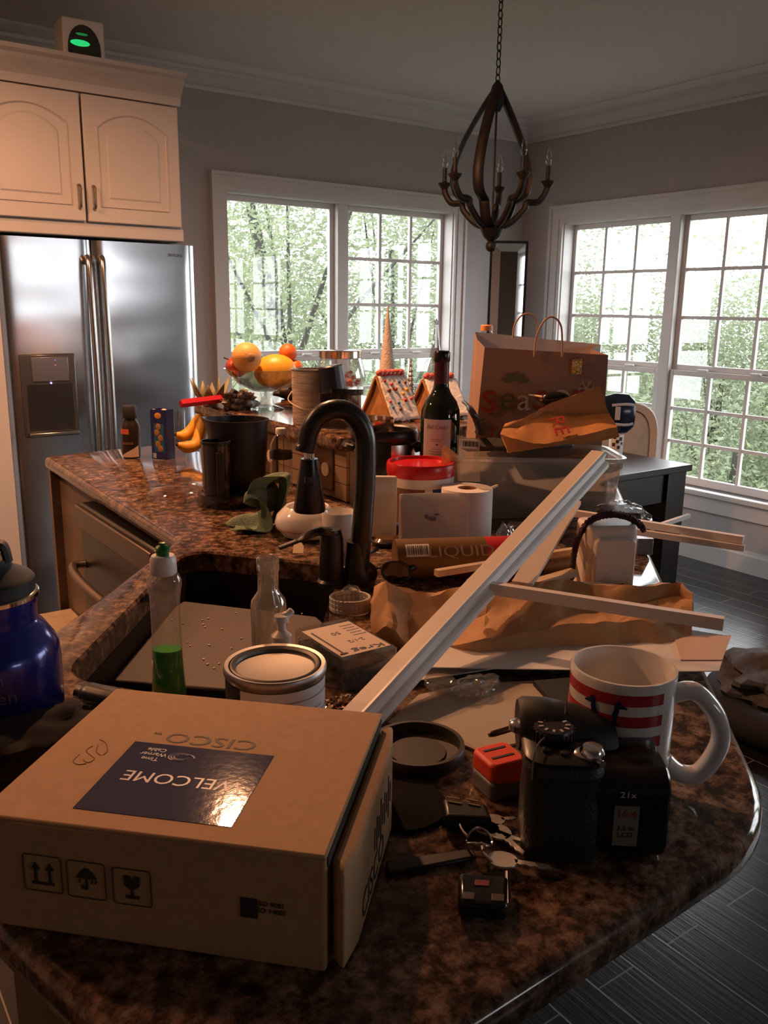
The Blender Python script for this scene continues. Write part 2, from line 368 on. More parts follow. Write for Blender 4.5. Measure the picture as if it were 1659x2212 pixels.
# ------------------------------------------------------------------ outdoors
LEAF = mat('haze_paled_leaves', (0.18, 0.22, 0.125), 0.6, noise_amt=0.5, nscale=1.5)  # leaf colour paled to stand in for glare and haze outside
_nt = LEAF.node_tree; _b = _nt.nodes['Principled BSDF']; _o = [n for n in _nt.nodes if n.type == 'OUTPUT_MATERIAL'][0]
_tl = _nt.nodes.new('ShaderNodeBsdfTranslucent'); _tl.inputs[0].default_value = (0.27, 0.31, 0.165, 1)
_mx = _nt.nodes.new('ShaderNodeMixShader'); _mx.inputs[0].default_value = 0.5
_nt.links.new(_b.outputs[0], _mx.inputs[1]); _nt.links.new(_tl.outputs[0], _mx.inputs[2]); _nt.links.new(_mx.outputs[0], _o.inputs[0])
BARK = mat('grey_bark', (0.05, 0.047, 0.04), 0.9, noise_amt=0.3, nscale=8)
GRASS = mat('far_grass', (0.07, 0.085, 0.045), 0.95, noise_amt=0.4, nscale=0.8)
g = G(); g.b2((-30, 5, -3.1), (60, 60, -3)); g.b2((5, -40, -3.1), (60, 5, -3)); struct(obj('ground', g, GRASS))
def tree(loc, h, rad, n, label, clumps=14, leaf=0.11, trunk=None, seed=1, ts=0.09, low=0.1):
    r = random.Random(seed); t = thing('tree', label, 'tree', loc, 0, 'trees outside the windows')
    g = G(); pts = trunk or [(0, 0, 0), (0.1, 0.1, h*0.4), (0.0, 0, h*0.8)]
    cp = curve(pts, 6); g.tube(cp, [ts*(1-0.6*k/len(cp)) for k in range(len(cp))], 8)
    obj('trunk', g, BARK, t)
    cl = []
    for k in range(clumps):
        a = r.uniform(0, 6.28); q = rad*math.sqrt(r.random()); cl.append((q*math.cos(a), q*math.sin(a), h*r.uniform(low, 1.0), rad*r.uniform(0.28, 0.5)))
    bt = G()
    for c in cl[:8]:
        z = max(0.1, c[2]*0.55); k = min(len(cp)-1, int(len(cp)*z/h))
        bt.tube([cp[k], (cp[k]+Vector(c[:3]))/2+Vector((0, 0, 0.12)), c[:3]], [ts*0.35, ts*0.22, ts*0.1], 6)
    obj('branch', bt, BARK, t)
    verts, faces = [], []
    for k in range(n):
        c = r.choice(cl); v = Vector((r.gauss(0, 1), r.gauss(0, 1), r.gauss(0, 0.8))); v = v*(c[3]*0.55)
        p = Vector(c[:3])+v; a = Vector((r.gauss(0, 1), r.gauss(0, 1), r.gauss(0, 1))).normalized(); b = a.orthogonal().normalized()
        s = leaf*r.uniform(0.6, 1.3); i = len(verts)
        verts += [p+a*s, p+b*s*0.5, p-a*s, p-b*s*0.5]; faces.append((i, i+1, i+2, i+3))
    me = bpy.data.meshes.new('crown'); me.from_pydata([tuple(v) for v in verts], [], faces); me.materials.append(LEAF)
    o = bpy.data.objects.new('crown', me); COL.objects.link(o); o.parent = t
    return t
Q = PY(560, 560, 8.5)
tree((4.55, 8.2, -3), 6.6, 2.4, 26520, 'leafy tree with a forked dark trunk close outside the left window', 34, 0.034, [(0.35, 0, 0), (0.15, 0, 2.6), (0.0, 0, 3.7), (-0.25, 0, 4.6), (-0.55, 0, 6.0)], 3, 0.10, 0.42)
tree((6.9, 9.6, -3), 6.4, 2.2, 30600, 'leafy tree filling the gridded right half of the left window', 34, 0.034, None, 5, 0.09, 0.35)
tree((3.6, 11.5, -3), 5.2, 2.6, 30600, 'bushy tree low behind the plain left panes of the left window', 34, 0.034, None, 6, 0.09, 0.2)
tree((6.2, 12.5, -3), 5.0, 2.8, 30600, 'bushy tree behind the middle of the left window', 34, 0.034, None, 7, 0.09, 0.2)
tree((9.5, 9.4, -3), 6.3, 2.1, 30600, 'tall airy tree at the left side of the right window', 34, 0.034, None, 8, 0.08, 0.35)
for k, (x, y, h, rd, lb) in enumerate((
    (11.5, 10.2, 4.6, 2.3, 'pale bushy tree low behind the left panes of the right window'),
    (12.5, 8.2, 4.35, 2.2, 'yellow green bushy tree behind the centre mullion of the right window'),
    (13.0, 6.2, 4.3, 2.2, 'bushy tree low behind the right panes of the right window'),
    (9.6, 6.0, 3.4, 1.9, 'nearer low shrub below the right panes of the right window'),
    (8.6, 7.6, 3.3, 1.6, 'nearer low shrub below the left panes of the right window'))):
    tree((x, y, -3), h, rd, 26000, lb, 34, 0.036, None, 20+k, 0.08, 0.15)
for k, (x, y, h) in enumerate(((14, 14, 4.6), (17, 10, 4.9), (18, 6, 4.9), (9, 16, 5.0), (4, 16, 5.0), (12.5, 3.2, 4.2))):
    tree((x, y, -3), h, 3.4, 20000, ['hazy far tree between the two windows', 'hazy far tree behind the right window at its centre', 'hazy far tree behind the right window at its right edge', 'hazy far tree behind the right half of the left window', 'hazy far tree behind the left half of the left window', 'hazy far tree out past the right edge of the photograph'][k], 38, 0.06, None, 40+k, 0.1, 0.1)

# ================================================================== counter
def poly_round(pts, rad, n=6):
    out = []
    for k, p in enumerate(pts):
        r = rad.get(k, 0)
        if not r: out.append(Vector((p[0], p[1], 0))); continue
        p = Vector((p[0], p[1], 0)); a = Vector((*pts[k-1][:2], 0)); b = Vector((*pts[(k+1) % len(pts)][:2], 0))
        u, v = (a-p).normalized(), (b-p).normalized(); A, B = p+u*r, p+v*r
        for i in range(n+1):
            t = i/n; out.append((A*(1-t)**2)+(p*2*t*(1-t))+(B*t*t))
    return out
FARL, INN = P(100, 990, ZC), P(380, 1165, ZC)
outer = [(0.685, 0.345), (1.80, 1.46), (1.42, 1.70), (1.06, 1.60), (1.06, 2.66), (FARL.x, 2.62), (INN.x, INN.y), (0.263, 1.157), (0.02, 0.89), (0.085, 0.585), (0.155, 0.33)]
O = poly_round(outer, {0: 0.085, 5: 0.03, 9: 0.10, 10: 0.10})
T = {k: P(*q, ZC) for k, q in dict(tl=(405, 1186), tr=(735, 1222), bl=(137, 1461)).items()}
BRs = T['tr']+(T['bl']-T['tl'])
sinkpoly = poly_round([T['tl'], T['bl'], BRs, T['tr']], {0: 0.07, 1: 0.05, 2: 0.05, 3: 0.05})
def ct_mesh():
    """worktop with a rounded edge and the sink cut-out, both loops stepped through the edge profile"""
    g = G(); b = g.b; from mathutils.geometry import delaunay_2d_cdt
    def inset(loop, d):
        n = len(loop); out = []
        area = sum(loop[i].x*loop[(i+1) % n].y-loop[(i+1) % n].x*loop[i].y for i in range(n)); sg = 1 if area > 0 else -1
        for i in range(n):
            t = (loop[(i+1) % n]-loop[i-1]).normalized(); nn = Vector((-t.y, t.x, 0))*sg; out.append(loop[i]+nn*d)
        return out
    prof = [(0.012, 0.0), (0.005, -0.003), (0.001, -0.009), (0.0, -0.018), (0.001, -0.028), (0.006, -0.034), (0.014, -0.036)]
    rs = [[p+Vector((0, 0, ZC+z)) for p in inset(O, d)] for d, z in prof]
    hs = [[p+Vector((0, 0, ZC+z)) for p in inset(sinkpoly, -d)] for d, z in ((0.004, 0), (0.0, -0.004), (0.0, -0.036))]
    allr = []
    for R in (rs, hs):
        vr = [[b.verts.new(p) for p in r] for r in R]; n = len(vr[0])
        for k in range(len(vr)-1):
            for i in range(n): b.faces.new((vr[k][i], vr[k][(i+1) % n], vr[k+1][(i+1) % n], vr[k+1][i]))
        allr.append(vr)
    for idx in (0, -1):
        va, vb = allr[0][idx], allr[1][idx]; vs = va+vb
        na = len(va); e = [(i, (i+1) % na) for i in range(na)]+[(na+i, na+(i+1) % len(vb)) for i in range(len(vb))]
        res = delaunay_2d_cdt([Vector((v.co.x, v.co.y)) for v in vs], e, [], 0, 1e-6)
        hole = [Vector((p.co.x, p.co.y)) for p in vb]; poly = [Vector((p.co.x, p.co.y)) for p in va]
        def inside(pt, pl):
            c = False
            for i in range(len(pl)):
                A, B = pl[i], pl[i-1]
                if (A.y > pt.y) != (B.y > pt.y) and pt.x < (B.x-A.x)*(pt.y-A.y)/(B.y-A.y)+A.x: c = not c
            return c
        om = res[3]
        for f in res[2]:
            ids = [om[i][0] for i in f if om[i]]
            if len(ids) < 3: continue
            ce = sum((Vector((vs[i].co.x, vs[i].co.y)) for i in ids), Vector((0, 0)))/len(ids)
            if inside(ce, poly) and not inside(ce, hole):
                try: b.faces.new([vs[i] for i in ids])
                except ValueError: pass
    return g
tag(obj('countertop', ct_mesh(), GRANITE), 'brown speckled granite worktop with a corner sink, wrapping round the kitchen island', 'countertop')
# island cabinets below, set back from the edge
g = G(); cab_in = [(0.55, 0.62), (1.40, 1.44), (1.30, 1.58), (1.04, 1.55), (1.04, 2.60), (0.66, 2.60), (0.66, 1.52), (0.33, 1.15), (0.14, 0.90), (0.22, 0.70), (0.30, 0.60)]
isl = thing('island_cabinet', 'dark wood island cabinet base beneath the granite worktop', 'cabinet', (0, 0, 0))
CABW = mat('tan_cabinet_wood', (0.20, 0.13, 0.085), 0.5, noise_amt=0.25, nscale=12)
sk = [(p.x, p.y) for p in sinkpoly]
g = G(); ring = [Vector((p[0], p[1], 0)) for p in cab_in]
g.rings([[p+Vector((0, 0, 0.0)) for p in ring], [p+Vector((0, 0, ZC-0.036)) for p in ring]], cap0=False, cap1=False)
obj('side_panel', g, CABW, isl, smooth=False)
g = G(); g.b2((0.635, 2.585, 0.02), (0.66, 2.61, ZC-0.036)); g.b2((0.64, 1.66, 0.05), (0.66, 1.70, ZC-0.036)); g.b2((0.64, 1.66, 0.10), (0.66, 2.6, 0.14))
obj('face_frame', g, CABW, isl, smooth=False)
# slide-out shelf low by the far end of the aisle
tag(obj('pull_out_shelf', G().b2((0.50, 2.08, 0.44), (0.655, 2.55, 0.46)), PINE), 'pale wooden pull-out shelf low beside the dark oven', 'shelf')
ov = thing('dishwasher', 'dark steel dishwasher with a bowed handle under the granite worktop', 'dishwasher', (0.61, 1.95, 0))
DSTEEL = mat('dark_steel', (0.12, 0.11, 0.105), 0.35, 0.9)
obj('door', G().b2((0.0, -0.27, 0.12), (0.045, 0.27, 0.86)), DSTEEL, ov, bevel=0.008)
obj('control_strip', G().b2((-0.012, -0.27, 0.80), (0.0, 0.27, 0.855)), mat('warm_steel', (0.24, 0.19, 0.15), 0.4, 0.9), ov, bevel=0.004)
hp = curve([(0.0, 0.24, 0.70), (-0.035, 0.235, 0.70), (-0.055, 0.1, 0.70), (-0.055, -0.1, 0.70), (-0.035, -0.235, 0.70), (0.0, -0.24, 0.70)], 6)
obj('handle', G().tube(hp, 0.011, 10), mat('dull_bronze', (0.26, 0.20, 0.16), 0.38, 0.9), ov)
# raised bar
TILE = mat('tumbled_tile', (0.36, 0.235, 0.15), 0.7, noise_amt=0.3, nscale=9, bump=0.3, bscale=25)
bar = thing('raised_bar', 'raised granite ledge on a tan stone tile backsplash behind the far worktop', 'bar', (0, 0, 0))
BX = 1.03
g = G(); g.prism([(BX, 1.62), (BX+0.58, 1.62), (BX+0.58, 2.70), (BX+0.22, 2.70), (BX, 2.44)], ZL-0.034, ZL); obj('ledge', g, GRANITE, bar, bevel=0.008, seg=3)
g = G()
for j in range(3):
    for i in range(5):
        if (i+j) % 1 == 0: g.b2((BX+0.025, 1.63+0.15*i+0.002, ZC+0.001+0.04*j), (BX+0.034, 1.63+0.15*(i+1)-0.002, ZC+0.039+0.04*j))
obj('tile', g, TILE, bar, smooth=False)
g = G(); g.b2((BX+0.034, 1.63, 0.0), (BX+0.16, 2.40, ZL-0.034)); obj('knee_wall', g, TILE, bar, smooth=False)
BRZ = mat('bronze_plate', (0.15, 0.085, 0.045), 0.4, 0.6)
ol = thing('outlet', 'bronze double outlet plate on the tan tile backsplash beside the faucet', 'outlet', PX(694, 1004, BX+0.025))
obj('plate', G().b2((-0.006, -0.06, -0.055), (0, 0.06, 0.055)), BRZ, ol, bevel=0.003)
for q in (-0.03, 0.012):
    obj('socket', G().cyl((-0.009, q, -0.005), (-0.005, q, -0.005), 0.0165, n=20), mat('ivory_socket', (0.75, 0.62, 0.48), 0.4), ol)
ol2 = dup(ol, (BX+0.025, 2.02, ZC+0.062), None, 'bronze switch plate on the tile backsplash behind the clear water bottle')

# ------------------------------------------------------------------ sink
BLK = mat('black_sink', (0.010, 0.009, 0.009), 0.45, spec=0.3)
sinkroot = thing('sink', 'deep black corner sink set into the granite worktop', 'sink', (0, 0, 0))
g = G(); lp = [p.copy() for p in sinkpoly]; ce = sum(lp, Vector())/len(lp)
def sh(k, z): return [ce+(p-ce)*k+Vector((0, 0, z)) for p in lp]
g.rings([sh(1.035, ZC-0.037), sh(1.0, ZC-0.037), sh(0.985, ZC-0.10), sh(0.95, ZC-0.22), sh(0.85, ZC-0.235)], cap0=False, cap1=True)
obj('basin', g, BLK, sinkroot)
obj('drain', G().cyl(ce+Vector((0, 0, ZC-0.2349)), ce+Vector((0, 0, ZC-0.232)), 0.045, n=24), CHROME, sinkroot)
# board bridging the basin
zb = 0.846
bq = [P(326, 1289, zb), P(684, 1331, zb), P(700, 1345, zb), P(640, 1500, zb), P(236, 1470, zb)]
g = G(); g.prism([(p.x, p.y) for p in bq], zb-0.018, zb)
BOARD = mat('worn_board', (0.055, 0.034, 0.025), 0.6, noise_amt=0.25, nscale=14)
bd = obj('cutting_board', g, BOARD, bevel=0.004); tag(bd, 'brown cutting board laid inside the black sink, dusted with crumbs', 'cutting board')
g = G()
for k in range(60):
    u, v = rnd.random(), rnd.random(); p = P(330+u*330, 1320+v*130, zb+0.001); s = 0.0008+0.0015*rnd.random()
    g.box((p.x, p.y, zb+s*0.4), (s*1.6, s, s), rnd.random()*3)
cr = obj('crumb', g, PWHITE, bd, smooth=False); cr['kind'] = 'stuff'

# ================================================================== fridge and wall cabinet
YF = 3.60
fr = PY(419, 531, YF); fl = PY(4, 700, YF).x; ft = fr.z; split = PY(199, 560, YF).x
f = thing('refrigerator', 'brushed steel side-by-side refrigerator against the left wall', 'refrigerator', (fl, YF, 0)); FWD = fr.x-fl; sp = split-fl
obj('body', G().b2((0.004, 0.06, 0.0), (FWD-0.004, 0.66, ft-0.01)), mat('fridge_side', (0.10, 0.10, 0.105), 0.5), f, smooth=False)
def fdoor(a, b):
    g = G(); n = 28
    rs = []
    for i in range(n+1):
        t = i/n; x = a+(b-a)*t; d = 0.014*(1-(2*t-1)**14)+0.0012*math.sin(t*math.pi)
        rs.append([Vector((x, 0.014-d, 0.08)), Vector((x, 0.014-d, ft)), Vector((x, 0.056, ft)), Vector((x, 0.056, 0.08))])
    return g.rings(rs)
obj('door', fdoor(0, sp-0.003), STEEL, f); obj('door', fdoor(sp+0.003, FWD), STEEL, f)
for s_, lab in ((-1, None), (1, None)):
    x = sp+s_*0.028; pts = curve([(x+s_*0.0, -0.004, ft-0.085), (x, -0.045, ft-0.11), (x, -0.062, 1.05), (x, -0.045, 0.42), (x, -0.004, 0.40)], 8)
    obj('handle', G().tube(pts, 0.0125, 12), mat('handle_steel', (0.55, 0.53, 0.5), 0.22, 1), f)
# dispenser
a, b = PY(40, 765, YF), PY(172, 938, YF); dx0, dx1, dz1, dz0 = a.x-fl, b.x-fl, a.z, b.z
ds = obj('dispenser', G().b2((dx0, -0.012, dz0), (dx1, 0.0, dz1)), mat('dispenser_grey', (0.10, 0.095, 0.095), 0.25, 0.5), f, bevel=0.008)
zm = dz1-(dz1-dz0)*0.36
obj('control_panel', G().b2((dx0+0.04, -0.017, zm+0.01), (dx1-0.03, -0.012, dz1-0.012)), mat('panel_grey', (0.22, 0.21, 0.21), 0.3, 0.7), ds, bevel=0.003)
g = G(); g.b2((dx0+0.018, -0.0135, dz0+0.025), (dx1-0.018, -0.012, zm)); obj('recess', g, mat('recess_dark', (0.03, 0.03, 0.03), 0.3, 0.3), ds, bevel=0.01)
g = G(); g.b2((dx0+0.01, -0.045, dz0+0.006), (dx1-0.01, -0.012, dz0+0.022)); obj('drip_tray', g, mat('handle_steel', (0.5, 0.5, 0.5), 0.2, 1), ds, bevel=0.004)
g = G(); g.sph((dx0+(dx1-dx0)*0.52, -0.018, zm+0.004), 0.0035, 10); obj('blue_light', g, mat('blue_led', (0.1, 0.1, 0.5), 0.4, emit=(0.35, 0.3, 1), es=6), ds)
for zz, mm in ((dz1-0.025, mat('blue_led2', (0.1, 0.05, 0.4), 0.4, emit=(0.3, 0.1, 1), es=2)), (dz1-0.045, mat('red_led', (0.4, 0.03, 0.03), 0.4, emit=(1, 0.1, 0.05), es=2))):
    obj('indicator', G().sph((dx0+(dx1-dx0)*0.62, -0.0175, zz), 0.0018, 8), mm, ds)
lg = PY(378, 552, YF); text('SAMSUNG', 0.018, mat('badge_grey', (0.08, 0.08, 0.09), 0.4), f, UPRIGHT((lg.x-fl, -0.0045, lg.z)), 0.062, name='badge')
# cabinet over the fridge
YC = 3.58
cr_, cb, ctp = PY(397, 522, YC), PY(100, 505, YC).z, PY(386, 185, YC).z
xL, xR, zB = -0.35, PY(397, 500, YC).x, PY(300, 510, YC).z
zB = ft+0.012
c = thing('wall_cabinet', 'cream wall cabinet with arched panel doors above the refrigerator', 'cabinet', (0, YC, 0))
zT = PY(383, 228, YC).z
obj('body', G().b2((xL, 0.02, zB), (xR, 0.70, zT+0.02)), CABP, c, smooth=False)
obj('bottom_rail', G().b2((xL, 0.0, zB), (xR, 0.02, zB+0.05)), CABP, c, bevel=0.004)
cprof = [(0, 0), (-0.012, 0.0), (-0.018, 0.03), (-0.05, 0.075), (-0.056, 0.09), (-0.075, 0.10), (-0.075, 0.115), (0.0, 0.115)]
zCr = zT-0.005
g = G(); g.rings([[Vector((xL, d, zCr+h)) for d, h in cprof], [Vector((xR-d*0.08, d, zCr+h)) for d, h in cprof]])
obj('crown_molding', g, CABP, c, smooth=False)
dsp = PY(180, 380, YC).x
def cdoor(x0, x1):
    zb_, zt_ = zB+0.055, zT-0.012
    d = obj('door', G().b2((x0+0.004, -0.02, zb_), (x1-0.004, 0.0, zt_)), CABP, c, bevel=0.004)
    m = 0.062; a, b = x0+m, x1-m; n = 14
    def arch(inset, up=0.055):
        pts = [(a+inset, zb_+m+inset), (b-inset, zb_+m+inset)]
        for k in range(n+1):
            t = k/n; x = b-inset+(a-b+2*inset)*t; pts.append((x, zt_-m-up+up*math.sin(t*math.pi)**0.8-inset))
        return pts
    g = G(); g.rings([[Vector((x, -0.021, z)) for x, z in arch(0)], [Vector((x, -0.010, z)) for x, z in arch(0.008)], [Vector((x, -0.012, z)) for x, z in arch(0.014)], [Vector((x, -0.024, z)) for x, z in arch(0.034)]], cap0=False)
    obj('raised_panel', g, CABP, d, smooth=False)
    g = G(); A = arch(-0.007); B_ = arch(0.001)
    g.rings([[Vector((x, -0.0195, z)) for x, z in A], [Vector((x, -0.0255, z)) for x, z in arch(-0.004)], [Vector((x, -0.020, z)) for x, z in B_]], cap0=False, cap1=False)
    obj('bead', g, CABP, d, smooth=False); return d
DW = xR-dsp
d1 = cdoor(dsp-DW, dsp); d2 = cdoor(dsp, xR-0.012)
for d, x in ((d1, dsp-0.028), (d2, dsp+0.028)):
    g = G(); zc = zB+0.145; g.tube(curve([(x, -0.02, zc+0.042), (x, -0.042, zc+0.036), (x, -0.045, zc), (x, -0.042, zc-0.036), (x, -0.02, zc-0.042)], 4), 0.0055, 8)
    obj('pull_handle', g, mat('aged_pull', (0.30, 0.24, 0.19), 0.35, 0.9), d)
g = G(); g.b2((xR, 0.10, zB-0.0), (xR+0.03, 0.13, PY(405, 418, 3.70).z)); obj('filler_strip', g, CABP, c, smooth=False)
tag(obj('pantry_panel', G().b2((-0.5, 3.56, 0), (fl-0.012, 4.25, zB-0.004)), CABP, smooth=False), 'tall cream side panel at the left edge beside the refrigerator', 'panel')
# white cube on top of the cabinet
bl = PY(180, 122, YC+0.04); zt_ = zCr+0.115
bx = thing('night_light', 'small white cube with dark arched front and green glow atop the wall cabinet', 'night light', (bl.x, YC+0.02, zt_), math.radians(-3))
w_ = S(88, bl); obj('case', G().b2((-w_/2, 0.0, 0), (w_/2, 0.13, w_*0.95)), PWHITE, bx, bevel=0.006)
def archpts(w, h, n=12): return [(-w/2, 0.004), (w/2, 0.004)]+[(w/2*math.cos(math.pi*k/n), h*0.35+h*0.65*math.sin(math.pi*k/n)) for k in range(n+1)]
g = G(); g.rings([[Vector((x, -0.002, z)) for x, z in archpts(w_*0.78, w_*0.82)], [Vector((x, 0.001, z)) for x, z in archpts(w_*0.78, w_*0.82)]])
obj('arched_window', g, mat('dark_dome', (0.03, 0.035, 0.03), 0.15), bx)
GRN = mat('green_glow', (0.02, 0.3, 0.08), 0.4, emit=(0.02, 0.75, 0.2), es=0.8)
g = G(); g.sph((-w_*0.10, -0.003, w_*0.40), (w_*0.24, 0.002, w_*0.075), 14); obj('green_lamp', g, GRN, bx)
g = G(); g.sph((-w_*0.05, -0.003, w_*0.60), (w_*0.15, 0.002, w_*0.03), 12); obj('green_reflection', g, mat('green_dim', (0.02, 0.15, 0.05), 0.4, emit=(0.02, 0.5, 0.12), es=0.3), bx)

# ================================================================== chandelier, mirror
CH = Vector((0, 0, 0)); _p = PY(1066, 400, 2.5); CH = Vector((_p.x, _p.y, 0))
zt = zat(CH, 186); zbt = zat(CH, 497); R_ = S(88, (CH.x, CH.y, 1.9)); RUST = mat('rusted_iron', (0.016, 0.010, 0.009), 0.55, 0.2, noise_amt=0.4, nscale=25)
ch = thing('chandelier', 'dark iron teardrop chandelier with candle bulbs hanging on a chain by the corner', 'chandelier', (CH.x, CH.y, zt)); Hh = zt-zbt
def pol(az, r, z):
    a = math.radians(az)-YAW   # az measured from straight away, clockwise to the right
    a = math.radians(90)-(YAW+math.radians(az)); return Vector((r*math.cos(a), r*math.sin(a), z))
bandp = [(0.004, 0.0), (0.03, -0.07), (0.62, -0.40), (0.90, -0.55), (1.0, -0.66), (0.93, -0.745), (0.62, -0.80), (0.60, -0.845), (0.44, -0.93), (0.12, -0.985), (0.02, -0.995)]
bandp = [(0.03, -0.01), (0.34, -0.15), (0.72, -0.35), (0.95, -0.52), (1.02, -0.64), (0.92, -0.745), (0.60, -0.80), (0.56, -0.83), (0.40, -0.93), (0.10, -0.99)]
for az in (-82, -152, 66):
    g = G(); g.tube(curve([pol(az, R_*r, Hh*z) for r, z in bandp], 6), 0.0165, 8, flat=(0.6, 1.25)); obj('band', g, RUST, ch)
armp = [(0.05, -0.985), (0.45, -0.95), (0.80, -0.85), (0.86, -0.80), (1.15, -0.79), (1.33, -0.72), (1.36, -0.655)]
for k in range(5):
    az = 85+72*k; ar = G().tube(curve([pol(az, R_*r, Hh*z) for r, z in armp], 6), 0.012, 8); am = obj('arm', ar, RUST, ch)
    q = pol(az, R_*1.36, Hh*-0.655)
    g = G(); g.lathe([(0.006, -0.03), (0.014, -0.012), (0.024, 0.0), (0.026, 0.006), (0.012, 0.008), (0.009, 0.012)], q, 16); obj('candle_cup', g, RUST, am)
    g = G(); g.cyl(q+Vector((0, 0, 0.008)), q+Vector((0, 0, 0.06)), 0.0085, n=12); obj('candle_sleeve', g, RUST, am)
    g = G(); g.lathe([(0.006, 0.06), (0.012, 0.075), (0.0125, 0.085), (0.008, 0.105), (0.001, 0.128)], q, 14); obj('bulb', g, CLEAR, am)
obj('center_rod', G().cyl((0, 0, -0.02), (0, 0, -Hh), 0.004, n=8), RUST, ch)
g = G(); g.lathe([(0.004, 0.02), (0.02, 0.0), (0.03, -0.05), (0.012, -0.085)], (0, 0, 0), 12); obj('top_cap', g, RUST, ch)
zf = zat(CH, 532)-zt
g = G(); g.lathe([(0.012, -Hh*0.985), (0.045, -Hh*0.99), (0.03, -Hh-0.025), (0.012, -Hh-0.04), (0.006, zf+0.03)], (0, 0, 0), 16); g.sph((0, 0, zf), 0.021, 14); obj('finial', g, RUST, ch)
g = G(); zz = 0.012; k = 0
while zt+zz < HC-0.03:
    lk = [Vector((0.009*math.cos(t), 0, 0.016*math.sin(t)+zz+0.012)) for t in [i*math.pi/5 for i in range(10)]]
    if k % 2: lk = [Vector((p.y, p.x, p.z)) for p in lk]
    g.tube(lk, 0.0022, 6, loop=True); zz += 0.026; k += 1
obj('chain', g, RUST, ch)
g = G(); g.lathe([(0.05, HC-zt-0.03), (0.06, HC-zt-0.004), (0.06, HC-zt)], (0, 0, 0), 20); obj('ceiling_canopy', g, RUST, ch)
mc = P(1100, 520, 1.75); mc = ray(1101, 520); mc = EYE+mc*(5.22/Vector((mc.x, mc.y, 0)).length)
ztm = mc.z; wm = S(82, mc)
mi = thing('wall_mirror', 'narrow mirror with slanted glass edges and black trim, standing across the far corner', 'mirror', (mc.x, mc.y, 0), FACE)
zlo = 0.55
g = G()
g.b2((-wm/2, 0, zlo), (-wm/2+0.012, 0.03, ztm)); g.b2((wm/2-0.012, 0, zlo), (wm/2, 0.03, ztm)); g.b2((-wm/2, 0, ztm-0.012), (wm/2, 0.03, ztm)); g.b2((-wm/2, 0, zlo), (wm/2, 0.03, zlo+0.012))
obj('frame', g, BLACK, mi, smooth=False)
MIR = mat('mirror_silver', (0.72, 0.74, 0.76), 0.03, 1)
e = wm*0.27
g = G(); i0 = [(-wm/2+0.012, ztm-0.012), (wm/2-0.012, ztm-0.012), (wm/2-0.012, zlo+0.012), (-wm/2+0.012, zlo+0.012)]; i1 = [(-wm/2+e, ztm-e), (wm/2-e, ztm-e), (wm/2-e, zlo+e), (-wm/2+e, zlo+e)]
g.rings([[Vector((x, 0.004, z)) for x, z in i0], [Vector((x, -0.012, z)) for x, z in i1]], cap0=False, cap1=False); obj('bevelled_border', g, MIR, mi, smooth=False)
obj('mirror_glass', G().b2((-wm/2+e, 0.0, zlo+e), (wm/2-e, 0.006, ztm-e)), MIR, mi, smooth=False)

# ================================================================== dining table, chair, stool
TC = P(1497, 1003, 0.75)
t = thing('dining_table', 'dark espresso dining table by the windows', 'table', (TC.x, TC.y, 0))
TW, TD = 1.15, 1.3
obj('tabletop', G().b2((-TW, 0, 0.722), (0, TD, 0.75)), ESPR, t, bevel=0.004)
g = G(); g.b2((-TW+0.03, 0.03, 0.60), (-0.03, 0.05, 0.722)); g.b2((-TW+0.03, TD-0.05, 0.60), (-0.03, TD-0.03, 0.722)); g.b2((-0.05, 0.03, 0.60), (-0.03, TD-0.03, 0.722)); g.b2((-TW+0.03, 0.03, 0.60), (-TW+0.05, TD-0.03, 0.722))
obj('apron', g, ESPR, t, smooth=False)
for x in (-0.135, -TW+0.015):
    for y in (0.015, TD-0.135): obj('leg', G().b2((x, y, 0), (x+0.12, y+0.12, 0.722)), ESPR, t, bevel=0.004)
cp = P(1330, 866, 0.96); cwt = S(190, cp)
LIN = mat('cream_linen', (0.52, 0.43, 0.34), 0.85, noise_amt=0.16, nscale=22); CHW = mat('antique_white_wood', (0.60, 0.52, 0.44), 0.5)
chr_ = thing('dining_chair', 'cream upholstered dining chair with a rounded back behind the dark table', 'chair', (cp.x, cp.y, 0), FACE)
def ov(w, z0, z1, n=40):
    pts = []; zc, h = (z0+z1)/2, (z1-z0)/2
    for k in range(n):
        a = 2*math.pi*k/n; ca, sa = math.cos(a), math.sin(a); q = 0.55
        pts.append((w/2*math.copysign(abs(ca)**q, ca), zc+h*math.copysign(abs(sa)**q, sa)))
    return pts
g = G(); A = ov(cwt, 0.50, 0.96); B_ = ov(cwt-0.07, 0.535, 0.925); n = len(A)
g.rings([[Vector((x, 0.02, z)) for x, z in A], [Vector((x, -0.02, z)) for x, z in A], [Vector((x*0.97, -0.03, 0.73+(z-0.73)*0.975)) for x, z in A], [Vector((x, -0.022, z)) for x, z in B_], [Vector((x, 0.02, z)) for x, z in B_]], loop=True)
obj('back_frame', g, CHW, chr_)
g = G(); g.rings([[Vector((x, 0.012, z)) for x, z in ov(cwt-0.07, 0.535, 0.925)], [Vector((x, -0.016, z)) for x, z in ov(cwt-0.075, 0.54, 0.92)], [Vector((x, -0.026, z)) for x, z in ov(cwt-0.15, 0.58, 0.88)]]); obj('backrest', g, LIN, chr_)
g = G(); roundbox(g, cwt*1.05, 0.44, 0.07, 0.06, (0, -0.22, 0.43)); obj('seat', g, LIN, chr_, bevel=0.015)
g = G(); roundbox(g, cwt*1.0, 0.42, 0.05, 0.05, (0, -0.22, 0.38)); obj('seat_rail', g, CHW, chr_)
for x in (-cwt*0.42, cwt*0.42):
    obj('leg', G().cyl((x, -0.40, 0.38), (x, -0.40, 0), 0.024, 0.014, 12), CHW, chr_); obj('leg', G().cyl((x, 0.0, 0.52), (x*1.05, 0.06, 0), 0.022, 0.014, 12), CHW, chr_)
